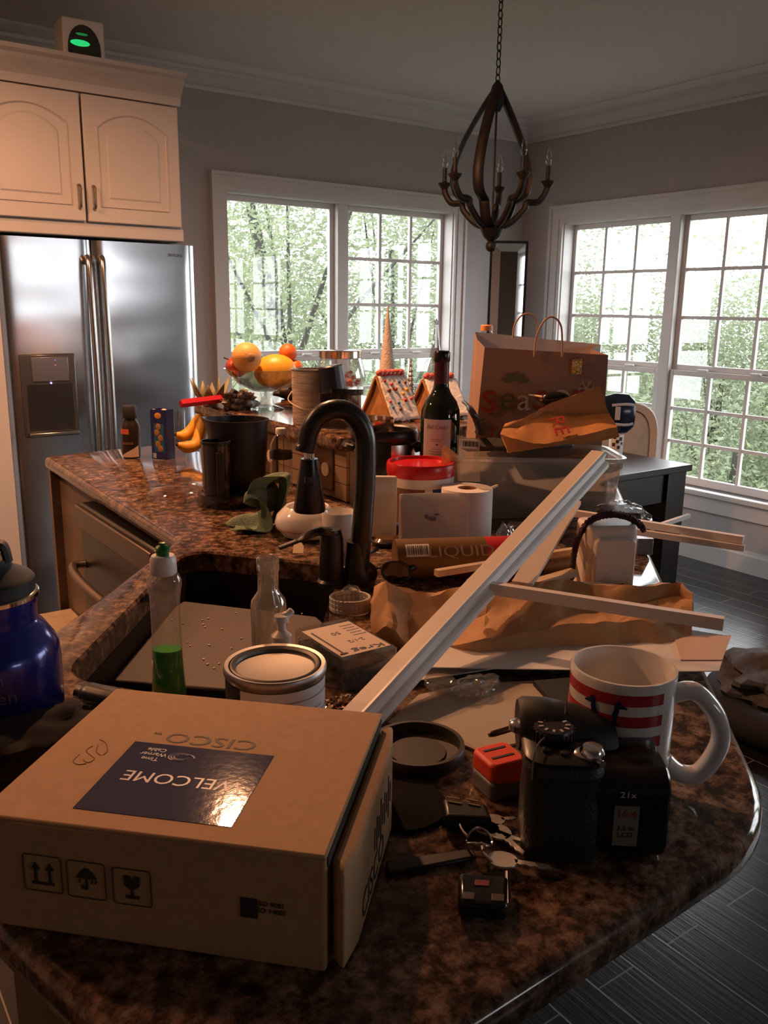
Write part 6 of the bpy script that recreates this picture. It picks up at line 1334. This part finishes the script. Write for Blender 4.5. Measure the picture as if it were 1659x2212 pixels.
g = G(); rp_ = 40*k_*1.15; hp_ = 0.030; g.lathe([(rp_*0.9, 0.0), (rp_*0.97, 0.004), (rp_, hp_), (rp_*1.02, hp_+0.001), (rp_*0.97, hp_), (rp_*0.94, 0.006), (0.001, 0.004)], (-0.012, 0, 0), 44); obj('bowl', g, mat('copper_pan', (0.62, 0.44, 0.32), 0.2, 1), pn)
# clear bin
A, B = P(996, 1126, ZC), P(1330, 1112, ZC); zr = ZC+max(0.15, zat(A, 986)-ZC); RA, RB = P(972, 986, zr), P(1352, 992, zr); RBb = P(1300, 962, zr)
dv = RBb-RB; dv.z = 0
print('BIN', A, B, zr, RA, RB, RBb, dv.length)
dv = dv.normalized()*max(0.16, min(dv.length, 0.26)); RBb = RB+dv; RAb = RA+dv
bn = thing('storage_bin', 'large clear plastic storage bin full of odds and ends on the worktop', 'bin', (0, 0, 0))
base = [A+Vector((0, 0, 0.002)), B+Vector((0, 0, 0.002)), B+dv*0.93+Vector((0, 0, 0.002)), A+dv*0.93+Vector((0, 0, 0.002))]; top = [RA, RB, RBb, RAb]
def rq(q, rd, n=4):
    ln = [v.copy() for v in q]; z = q[0].z; o = poly_round([(v.x, v.y) for v in ln], {0: rd, 1: rd, 2: rd, 3: rd}, n); return [Vector((v.x, v.y, z)) for v in o]
BINP = glass('bin_plastic', (0.80, 0.76, 0.72), 0.12, 0.12, 0.42, (0.60, 0.54, 0.48))
g = G(); ctr = sum(top, Vector())/4; ctb = sum(base, Vector())/4
def mixq(t, k=1.0): 
    z = ZC+0.002+(zr-ZC-0.002)*t; q = [b.lerp(tq, t) for b, tq in zip(base, top)]; c_ = sum(q, Vector())/4; return [Vector((c_.x+(v.x-c_.x)*k, c_.y+(v.y-c_.y)*k, z)) for v in q]
g.rings([rq(mixq(0), 0.03), rq(mixq(0.05, 1.0), 0.03), rq(mixq(0.80), 0.03), rq(mixq(0.82, 1.02), 0.03), rq(mixq(0.93, 1.02), 0.03)], cap1=False); obj('tub', g, BINP, bn)
g = G(); g.rings([rq(mixq(0.93, 1.0), 0.03), rq(mixq(0.93, 1.045), 0.035), rq(mixq(1.0, 1.05), 0.035), rq(mixq(1.0, 1.0), 0.03)], cap0=False, cap1=False); obj('rim', g, glass('bin_rim', (0.8, 0.78, 0.76), 0.2, 0.1, 0.45, (0.72, 0.68, 0.64)), bn)
def inbin(u, v, z): return (mixq(0)[0]*(1-u)+mixq(0)[1]*u)+dv*v+Vector((0, 0, z))
o = obj('dark_cloth', lump((0.15, 0.075, 0.045), 30, 14, 9, 0.4, 2.5), mat('dark_fabric', (0.030, 0.026, 0.028), 0.9)); tag(o, 'dark folded cloth inside the bottom of the clear storage bin', 'cloth'); q = inbin(0.45, 0.45, 0.06); o.location = q; o.rotation_euler = (0, 0, math.atan2((B-A).y, (B-A).x))
o = obj('tan_parcel', G().box((0, 0, 0), (0.085, 0.06, 0.11)), mat('tan_parcel', (0.42, 0.32, 0.20), 0.7), bevel=0.01); tag(o, 'tan parcel seen through the right end of the clear storage bin', 'parcel'); q = inbin(0.86, 0.5, 0.062); o.location = q; o.rotation_euler = (0, 0, math.atan2((B-A).y, (B-A).x))
# black tray resting on the bin with the crumpled bag on top
zt_ = zr+0.012
ta, tb2 = P(1010, 966, zt_), P(1240, 958, zt_); td = (tb2-ta).normalized(); tn = Vector((-td.y, td.x, 0))
g = G(); q = [ta, tb2, tb2+tn*0.12, ta+tn*0.12]; g.rings([[v+Vector((0, 0, -0.010)) for v in q], q]); tag(obj('tray', g, mat('dark_tray', (0.03, 0.025, 0.022), 0.5), bevel=0.003), 'dark flat tray laid across the clear storage bin under the small paper bag', 'tray')
ca, cb2 = P(1092, 952, zt_+0.035), P(1328, 905, zt_+0.055)
D0 = (ca.lerp(cb2, 0.5)-EYE).dot(FW)-0.03
def vd_(pts): return [EYE+ray(x, y)*(D0+d) for x, y, d in pts]
r1 = [(1091, 914, 0.03), (1124, 906, 0.03), (1158, 889, 0.03), (1193, 869, 0.035), (1245, 850, 0.04), (1294, 832, 0.04), (1303, 856, 0.045)]
r2 = [(1085, 926, 0.02), (1120, 922, 0.03), (1150, 910, 0.028), (1180, 886, 0.04), (1235, 893, 0.055), (1285, 889, 0.055), (1314, 890, 0.055)]
r3 = [(1079, 937, 0.012), (1112, 946, -0.005), (1150, 957, 0.0), (1182, 958, -0.005), (1240, 944, -0.002), (1290, 932, 0.0), (1333, 922, 0.012)]
r4 = [(1096, 979, 0.015), (1118, 977, 0.012), (1145, 972, 0.014), (1168, 968, 0.014), (1215, 961, 0.02), (1268, 957, 0.02), (1337, 944, 0.03)]
r5 = [(x, y-4, 0.085) for x, y, d in r4]; r6 = [(x, y+3, 0.10) for x, y, d in r1]
snack = faceted_bag('paper_bag', [vd_(q_) for q_ in (r1, r2, r3, r4, r5, r6)], mat('orange_kraft', (0.62, 0.27, 0.09), 0.65, noise_amt=0.12, nscale=30), 'small crumpled orange brown paper bag with red letters on top of the clear bin', 5, nu=26, sub=3, amp=0.0045)
ax_ = (vd_([(1290, 905, 0)])[0]-vd_([(1180, 922, 0)])[0]).normalized(); la_, lb_ = vd_([(1200, 900, 0.024), (1215, 938, 0.0)])
text('RE', 0.042, mat('red_letters', (0.50, 0.04, 0.03), 0.6), snack, frame(la_.lerp(lb_, 0.5)+(EYE-la_).normalized()*0.009, (lb_-la_).normalized(), ax_), 0.044, ex=0.001)
# gift bag
p = P(1160, 1150, ZC); p = P(1146, 1096, ZC); k_ = S(1, (p.x, p.y, 1.15)); Z = lambda py: zat(p, py)-ZC
GFT = mat('brown_gift_paper', (0.34, 0.215, 0.16), 0.65, noise_amt=0.06, nscale=10); INW = mat('white_lining', (0.90, 0.86, 0.88), 0.7)
gb = thing('gift_bag', 'large brown paper gift bag with twisted handles and coloured festive letters behind the bin', 'gift bag', (p.x, p.y, ZC+0.0005), FACE-0.06)
w0, w1, dd, hh = 292*k_, 290*k_, 0.115, Z(757)
xL, xR = -w0*0.50-0.004, w0*0.50
g = G(); def_pts = lambda z, e: [Vector((xL+e, 0, z)), Vector((xR-e, 0, z+0.0)), Vector((xR-e, dd, z)), Vector((xR-e, dd, z))]
fr_ = [Vector((xL+0.014, 0, 0)), Vector((xR, 0, 0)), Vector((xR, 0.002, hh-0.008)), Vector((xL+0.036, 0.004, hh+0.004))]
g.rings([fr_, [v+Vector((0, 0.0008, 0)) for v in fr_]]); obj('front_panel', g, GFT, gb, smooth=False)
bk_ = [Vector((xL, dd, 0)), Vector((xR, dd, 0)), Vector((xR+0.004, dd+0.006, hh+0.010)), Vector((xL+0.018, dd+0.02, hh+0.034))]
g = G(); g.rings([[v+Vector((0, 0.001, 0)) for v in bk_], [v+Vector((0, 0.0018, 0)) for v in bk_]]); obj('back_panel', g, GFT, gb, smooth=False)
g = G(); g.rings([bk_, [v+Vector((0, 0.0008, 0)) for v in bk_]]); obj('white_lining', g, INW, gb, smooth=False)
g = G(); gl = [fr_[0], bk_[0], bk_[3], fr_[3]]; mdl = [(fr_[0]+bk_[0])/2+Vector((0.012, 0, 0)), (fr_[3]+bk_[3])/2+Vector((-0.006, 0, 0))]
g.rings([[fr_[0], fr_[3]], [mdl[0], mdl[1]], [bk_[0], bk_[3]]], close_u=False); g.rings([[fr_[1], fr_[2]], [(fr_[1]+bk_[1])/2-Vector((0.02, 0, 0)), (fr_[2]+bk_[2])/2-Vector((0.03, 0, 0))], [bk_[1], bk_[2]]], close_u=False); obj('gusset', g, GFT, gb, smooth=False, solid=0.0008)
def hnd(x0, x1, y, zb, zt, lean): 
    return G().tube(curve([(x0, y, zb), (x0+(x1-x0)*0.06, y+lean*0.3, zb+(zt-zb)*0.55), (x0+(x1-x0)*0.32, y+lean*0.8, zt-(zt-zb)*0.06), (x0+(x1-x0)*0.62, y+lean, zt), (x1-(x1-x0)*0.10, y+lean*0.7, zb+(zt-zb)*0.75), (x1, y, zb)], 7), 0.0022, 8)
CORD = mat('paper_cord', (0.46, 0.29, 0.18), 0.7)
PXg = lambda px: (px-1158)*k_
obj('handle', hnd(PXg(1148), PXg(1207), -0.002, Z(770), Z(686), -0.004), CORD, gb); obj('handle', hnd(PXg(1110), PXg(1166), dd-0.004, Z(735), Z(680), 0.006), CORD, gb)
def glet(s, px, py, size, m): text(s, size, m, gb, UPRIGHT((PXg(px), -0.0012, Z(py))), None, ex=0.0006)
LR, LGn, LW = mat('letter_red', (0.36, 0.035, 0.03), 0.6), mat('letter_green', (0.10, 0.13, 0.045), 0.6), mat('letter_white', (0.55, 0.47, 0.46), 0.6)
glet('s', 1057, 862, 0.105, LR); glet('e', 1097, 864, 0.080, LGn); glet('a', 1131, 865, 0.075, LW); glet('s', 1170, 858, 0.090, LR); glet('o', 1211, 852, 0.075, LW); glet('n', 1250, 852, 0.075, LR)
glet('g', 1040, 915, 0.055, LGn); glet('r', 1070, 932, 0.05, LR)
g = G(); 
for k in range(6):
    a = k*math.pi/3; g.tube([(PXg(1262), -0.0012, Z(838)), (PXg(1262)+0.020*math.cos(a), -0.0012, Z(838)+0.020*math.sin(a))], 0.0009, 5)
    g.tube([(PXg(1262)+0.012*math.cos(a), -0.0012, Z(838)+0.012*math.sin(a)), (PXg(1262)+0.018*math.cos(a+0.4), -0.0012, Z(838)+0.018*math.sin(a+0.4))], 0.0008, 5)
obj('snowflake', g, LW, gb)
g = G()
for k in range(5): a = 0.3+k*0.62; g.sph((PXg(1112)+0.020*math.cos(a), -0.0012, Z(828)+0.014*math.sin(a)), (0.012, 0.0006, 0.005), 10, Matrix.Rotation(-a, 3, 'Y'))
obj('holly_print', g, LGn, gb)
GLD = mat('gold_foil', (0.75, 0.55, 0.20), 0.22, 1, bump=0.9, bscale=90)
obj('gold_sticker', G().b2((PXg(1228), -0.0016, Z(807)), (PXg(1250), 0, Z(774))), GLD, gb, smooth=False)
# things between bin and gift bag
a, b = P(1092, 845, zr+0.10), P(1172, 857, zr+0.11); tag(obj('wooden_skewer', G().tube([a, b], 0.0022, 8), PINE), 'thin wooden skewer pointing left across the gift bag letters', 'skewer')
q = P(1200, 862, zr+0.105); kn = thing('spoon_head', 'round black utensil head at the end of the wooden skewer', 'utensil', q, FACE)
obj('head', G().sph((0, 0, 0), (S(32, q), 0.016, S(16, q)), 20), mat('gloss_black', (0.01, 0.01, 0.012), 0.18), kn)
obj('copper_band', G().cyl((-S(34, q), 0, -0.002), (-S(24, q), 0, 0), 0.006, n=14), mat('copper_band', (0.75, 0.40, 0.15), 0.25, 1), kn)
bq0 = P(1327, 1006, 0.75); q = EYE+ray(1338, 896)*((bq0-EYE).dot(FW)); q.z = zat(bq0, 938)+S(88, q)*0.47
pk = thing('wrapped_pack', 'shiny navy wrapped pack with white stripes standing on the black spotted can', 'pack', (q.x, q.y, q.z), FACE)
w_, h_ = S(62, q), S(88, q)
g = G()
def pr_(x, r, d): return [Vector((x, d*math.cos(a), r*math.sin(a))) for a in [i*math.pi/12 for i in range(24)]]
g.rings([pr_(-w_*0.6, h_*0.42, 0.05), pr_(-w_*0.2, h_*0.5, 0.055), pr_(w_*0.25, h_*0.49, 0.052), pr_(w_*0.46, h_*0.36, 0.04), pr_(w_*0.53, h_*0.12, 0.015)]); obj('wrap', g, mat('navy_wrap', (0.012, 0.020, 0.040), 0.18), pk)
g = G()
for z in (0.26, -0.24): g.tube(curve([(-w_*0.4, -0.0535, h_*z*0.9), (w_*0.1, -0.055*0.9, h_*z), (w_*0.40, -0.040, h_*z*0.9)], 5), 0.0035, 6, flat=(1.6, 0.4))
obj('white_stripe', g, mat('stripe_white', (0.45, 0.44, 0.44), 0.4), pk)
g = G(); g.b2((-w_*0.28, -0.0575, -h_*0.12), (-w_*0.10, -0.054, h_*0.2)); obj('printed_panel', g, mat('stripe_white', (0.4, 0.4, 0.4), 0.4), pk, bevel=0.002)
q = P(1326, 1070, ZC); cz0 = zat(q, 988); k_ = S(1, (q.x, q.y, cz0))
bq_ = P(1327, 1006, 0.75); Zb = lambda py: zat(bq_, py)-0.75
ccan = thing('spotted_can', 'white can with black spots on the dark table under the navy shrink wrapped pack', 'can', (bq_.x, bq_.y, 0.7505), FACE)
zt = Zb(938); rcn = S(15, bq_); g = G(); g.lathe([(rcn*0.95, 0), (rcn, 0.003), (rcn, zt-0.004), (rcn*0.92, zt)], n=30); obj('body', g, mat('cow_white', (0.62, 0.60, 0.60), 0.4), ccan)
g = G()
for k, (a, z, s) in enumerate(((-0.5, 0.93, 0.012), (0.4, 0.88, 0.014), (-0.1, 0.80, 0.012), (0.6, 0.74, 0.010), (-0.6, 0.70, 0.013), (0.1, 0.62, 0.012))):
    sidepatch(g, rcn+0.0005, rcn+0.0005, a-s/rcn*0.5, a+s/rcn*0.5, zt*z-s*0.6, zt*z+s*0.5, 5)
obj('black_spots', g, INK, ccan, smooth=False)
pkb = pk; 
# tall bottle with an orange cap behind the gift bag
q = loc(1086, 860); q = Vector((1.49, 1.655, ZL)); Zq = lambda py: zat(q, py)-ZL; k_ = S(1, q)
ob = thing('orange_cap_bottle', 'clear bottle with an orange cap showing above the gift bag by the mirror', 'bottle', (q.x, q.y, ZL+0.0005), FACE)
zt = Zq(702); g = G(); g.lathe([(18*k_, 0), (19*k_, 0.003), (19*k_, zt*0.8), (17*k_, zt*0.88), (12*k_, zt*0.92), (12*k_, zt*0.95)], n=30); obj('body', g, CLEAR, ob)
g = G(); g.lathe([(13*k_, zt*0.94), (13*k_, zt*0.99), (11*k_, zt), (0.001, zt)], n=24); obj('cap', g, mat('orange_cap', (0.80, 0.30, 0.10), 0.4), ob)
# clear packaging with a bar code at the left end of the bin
q = P(1010, 975, zr+0.02)
cpk = thing('plastic_pack', 'clear plastic sleeve with a white barcode tag at the left end of the bin', 'packaging', q, FACE-0.2)
g = G(); w_ = S(48, q); g.rings([[Vector((-w_*0.4, 0, -0.06)), Vector((w_*0.6, 0.004, -0.06)), Vector((w_*0.5, 0.006, 0.022)), Vector((-w_*0.5, 0, 0.03))], [Vector((-w_*0.4, 0.012, -0.06)), Vector((w_*0.6, 0.014, -0.06)), Vector((w_*0.5, 0.010, 0.022)), Vector((-w_*0.5, 0.006, 0.03))]]); obj('sleeve', g, PLASTC, cpk, smooth=False)
g = G(); g.b2((-w_*0.40, -0.002, 0.006), (w_*0.42, -0.001, 0.024)); obj('tag', g, PAPER, cpk, smooth=False)
g = G()
for k in range(9): g.b2((-w_*0.2+0.0035*k, -0.0026, 0.010), (-w_*0.2+0.0035*k+0.0015+0.001*(k % 2), -0.0021, 0.020))
obj('barcode', g, INK, cpk, smooth=False)
q = P(975, 985, zr+0.0); g = G(); g.prismx([(-0.02, -0.05), (0.02, -0.05), (0.016, 0.0), (-0.012, 0.022), (-0.02, 0.016)], Matrix.Translation(q) @ Matrix.Rotation(FACE, 4, 'Z') @ Matrix.Rotation(math.radians(90), 4, 'X'), 0.002)
tag(obj('plastic_flap', g, glass('amber_plastic', (0.85, 0.70, 0.52), 0.15, 0.1, 0.35, (0.65, 0.48, 0.32)), smooth=False), 'amber tinted clear plastic flap against the wine bottle label', 'packaging')
# dark spray head poking up by the gift bag
q = P(1018, 905, zr+0.09); tag(obj('bottle_opener', G().tube(curve([P(1001, 868, zr+0.09), P(1012, 878, zr+0.088), P(1028, 905, zr+0.07), P(1036, 935, zr+0.02)], 5), [0.004]*6+[0.007]*9+[0.006], 10), mat('dark_metal', (0.05, 0.045, 0.045), 0.3, 0.6)), 'dark metal bottle opener leaning in front of the gift bag lower left', 'opener')

# ================================================================== right end clutter
q = P(1318, 1285, ZC); Z = lambda py: zat(q, py)-ZC; k_ = S(1, q); wx = thing('power_adapter', 'white rounded plastic power box with a raised plate on the worktop behind the paper bag', 'adapter', (q.x, q.y, ZC+0.0005), FACE+0.12)
zt = Z(1138); w_ = 112*k_
def rr3(g, w, z0, z1, y0, y1, r): 
    a = [(p_[0], p_[1]+(z0+z1)/2) for p_ in rrect(w, z1-z0, r)]; return g.rings([[Vector((x, y0, z)) for x, z in a], [Vector((x, y1, z)) for x, z in a]])
g = G(); roundbox(g, w_, 0.070, zt, 0.014, (0, 0.035, 0)); obj('case', g, PWHITE, wx, bevel=0.006)
g = G(); rr3(g, w_*0.80, 0.004, zt-0.018, -0.010, 0.004, 0.010); pl = obj('raised_plate', g, PWHITE, wx, bevel=0.003)
g = G(); g.tube([(0.004+0.019*math.cos(a), -0.0102, 0.026+0.019*math.sin(a)) for a in [i*math.pi/16 for i in range(32)]], 0.0006, 5, loop=True); obj('ring_mark', g, mat('ring_white', (0.8, 0.77, 0.74), 0.3), pl)
g = G(); 
for x in (-0.006, 0.012): g.b2((x, -0.0108, 0.020), (x+0.004, -0.0098, 0.0215))
obj('pin_slot', g, INK, pl, smooth=False)
yb_ = 0.02
LAN = mat('plum_cord', (0.060, 0.018, 0.026), 0.75, noise_amt=0.5, nscale=120, bump=0.6, bscale=300)
PQ = lambda px, py: Vector(((px-1318)*k_, yb_, Z(py)))
g = G(); cpts = curve([PQ(1240, 1252), PQ(1240, 1215), PQ(1246, 1175), PQ(1262, 1140), PQ(1290, 1122), PQ(1325, 1118), PQ(1355, 1124), PQ(1380, 1138), PQ(1393, 1152)], 8)
g.tube([c_+Vector((0, 0.0025*math.sin(i*1.4), 0.0025*math.cos(i*1.4))) for i, c_ in enumerate(cpts)], 0.0042, 7); g.tube([c_-Vector((0, 0.0025*math.sin(i*1.4), 0.0025*math.cos(i*1.4))) for i, c_ in enumerate(cpts)], 0.0042, 7)
ln = obj('lanyard', g, LAN); ln.matrix_world = Matrix.Translation((q.x, q.y, ZC)) @ Matrix.Rotation(FACE+0.12, 4, 'Z'); tag(ln, 'plum red braided cord looped over the white plastic power box', 'cord')
q = P(1345, 1122, ZC+0.03); wd = thing('wrapped_tray', 'dark item in shiny clear wrap behind the two white sticks', 'package', (q.x, q.y, ZC+0.003), FACE)
g = G(); roundbox(g, S(92, q), 0.09, 0.045, 0.02, (0, 0.02, 0)); obj('dark_item', g, mat('dark_item', (0.02, 0.016, 0.018), 0.4), wd, bevel=0.008)
o = obj('clear_wrap', lump((S(60, q), 0.065, 0.032), 36, 18, 12, 0.22, 4), glass('wrap_film', (0.94, 0.94, 0.94), 0.3, 0.06), wd, smooth=False); o.location = (0.004, 0.02, 0.026)
q = P(1392, 1200, ZC); gbx = thing('grey_box', 'small grey box with a shiny top right of the white plastic power box', 'box', (q.x, q.y, ZC+0.0005), FACE)
g = G(); g.b2((-S(18, q), 0, 0), (S(18, q), 0.05, 0.030)); obj('body', g, mat('grey_card', (0.22, 0.21, 0.215), 0.35), gbx, bevel=0.002); g = G(); g.b2((-S(18, q), 0, 0.0305), (S(18, q), 0.05, 0.0315)); obj('lid', g, mat('silver_film', (0.65, 0.64, 0.65), 0.2, 0.8), gbx)
p = P(1092, 1158, ZC+0.02); crinkle_bag('plastic_bag', p, (0.018, 0.014, 0.022), 'small twisted clear plastic bag standing right of the white paper roll', 14)
bpk = P(1140, 1145, ZC+0.006); tag(obj('parts_pack', G().box((bpk.x, bpk.y, ZC+0.010), (0.07, 0.04, 0.018), FACE), mat('brown_carton', (0.20, 0.14, 0.10), 0.6), bevel=0.002), 'small brown carton lying beneath the long trim moulding by the bin', 'carton')
# sunglasses and watch
s0 = P(835, 1262, ZC); sg = thing('sunglasses', 'black sunglasses lying folded open in front of the brown adhesive tube', 'sunglasses', (s0.x, s0.y, ZC+0.0005), FACE); k_ = S(1, s0)
LEN = glass('dark_lens', (0.10, 0.09, 0.10), 0.2, 0.02)
for x, nm in ((-52*k_, 'lens'), (20*k_, 'lens')):
    a = [Vector((x+30*k_*math.copysign(abs(math.cos(t))**0.8, math.cos(t)), -0.004-0.000*math.cos(t), 0.021+0.0185*math.sin(t)-0.003*math.cos(t))) for t in [i*math.pi/14 for i in range(28)]]
    obj('rim', G().tube(a, 0.0018, 6, loop=True), BLACK, sg); g = G(); g.rings([a, [v+Vector((0, 0.001, 0)) for v in a]]); obj(nm, g, LEN, sg)
obj('bridge', G().tube(curve([(-24*k_, -0.005, 0.026), (-16*k_, -0.007, 0.030), (-9*k_, -0.005, 0.026)], 4), 0.0018, 6), BLACK, sg)
obj('temple', G().tube(curve([(50*k_, -0.004, 0.026), (58*k_, 0.0, 0.028), (66*k_, 0.02, 0.028), (50*k_, 0.085, 0.020), (44*k_, 0.10, 0.006)], 6), 0.0028, 6, flat=(1.6, 0.7)), BLACK, sg)
obj('temple', G().tube(curve([(-82*k_, -0.004, 0.026), (-88*k_, 0.0, 0.028), (-84*k_, 0.02, 0.028), (-40*k_, 0.075, 0.030), (-20*k_, 0.09, 0.034)], 6), 0.0028, 6, flat=(1.6, 0.7)), BLACK, sg)
w0 = P(756, 1318, ZC); k_ = S(1, w0); wt_ = thing('wristwatch', 'silver link bracelet wristwatch standing on its side beside the sink', 'watch', (w0.x, w0.y, ZC+0.0005), FACE)
rx, ry, hh = 42*k_, 0.026, S(30, w0)
g = G()
for k in range(26):
    a = 2*math.pi*k/26; cx, cy = rx*math.cos(a), ry*math.sin(a); tg = math.atan2(ry*math.cos(a), -rx*math.sin(a))
    for j, (z, hw_) in enumerate(((0.16, 0.31), (0.5, 0.36), (0.84, 0.31))): g.box((cx, cy, 0.001+hh*z), (0.0074 if j != 1 else 0.0068, 0.0036, hh*hw_), tg+(0.02 if j == 1 else 0))
obj('bracelet', g, mat('satin_steel', (0.62, 0.60, 0.58), 0.30, 0.35), wt_, bevel=0.0007, seg=1)
g = G(); M_ = Matrix.Translation((0, ry+0.001, hh/2+0.002)) @ Matrix.Rotation(math.radians(-90), 4, 'X'); g.lathe([(0.015, -0.002), (0.017, 0), (0.017, 0.006), (0.015, 0.008), (0.001, 0.008)], mtx=M_, n=28); obj('watch_case', g, CHROME, wt_)
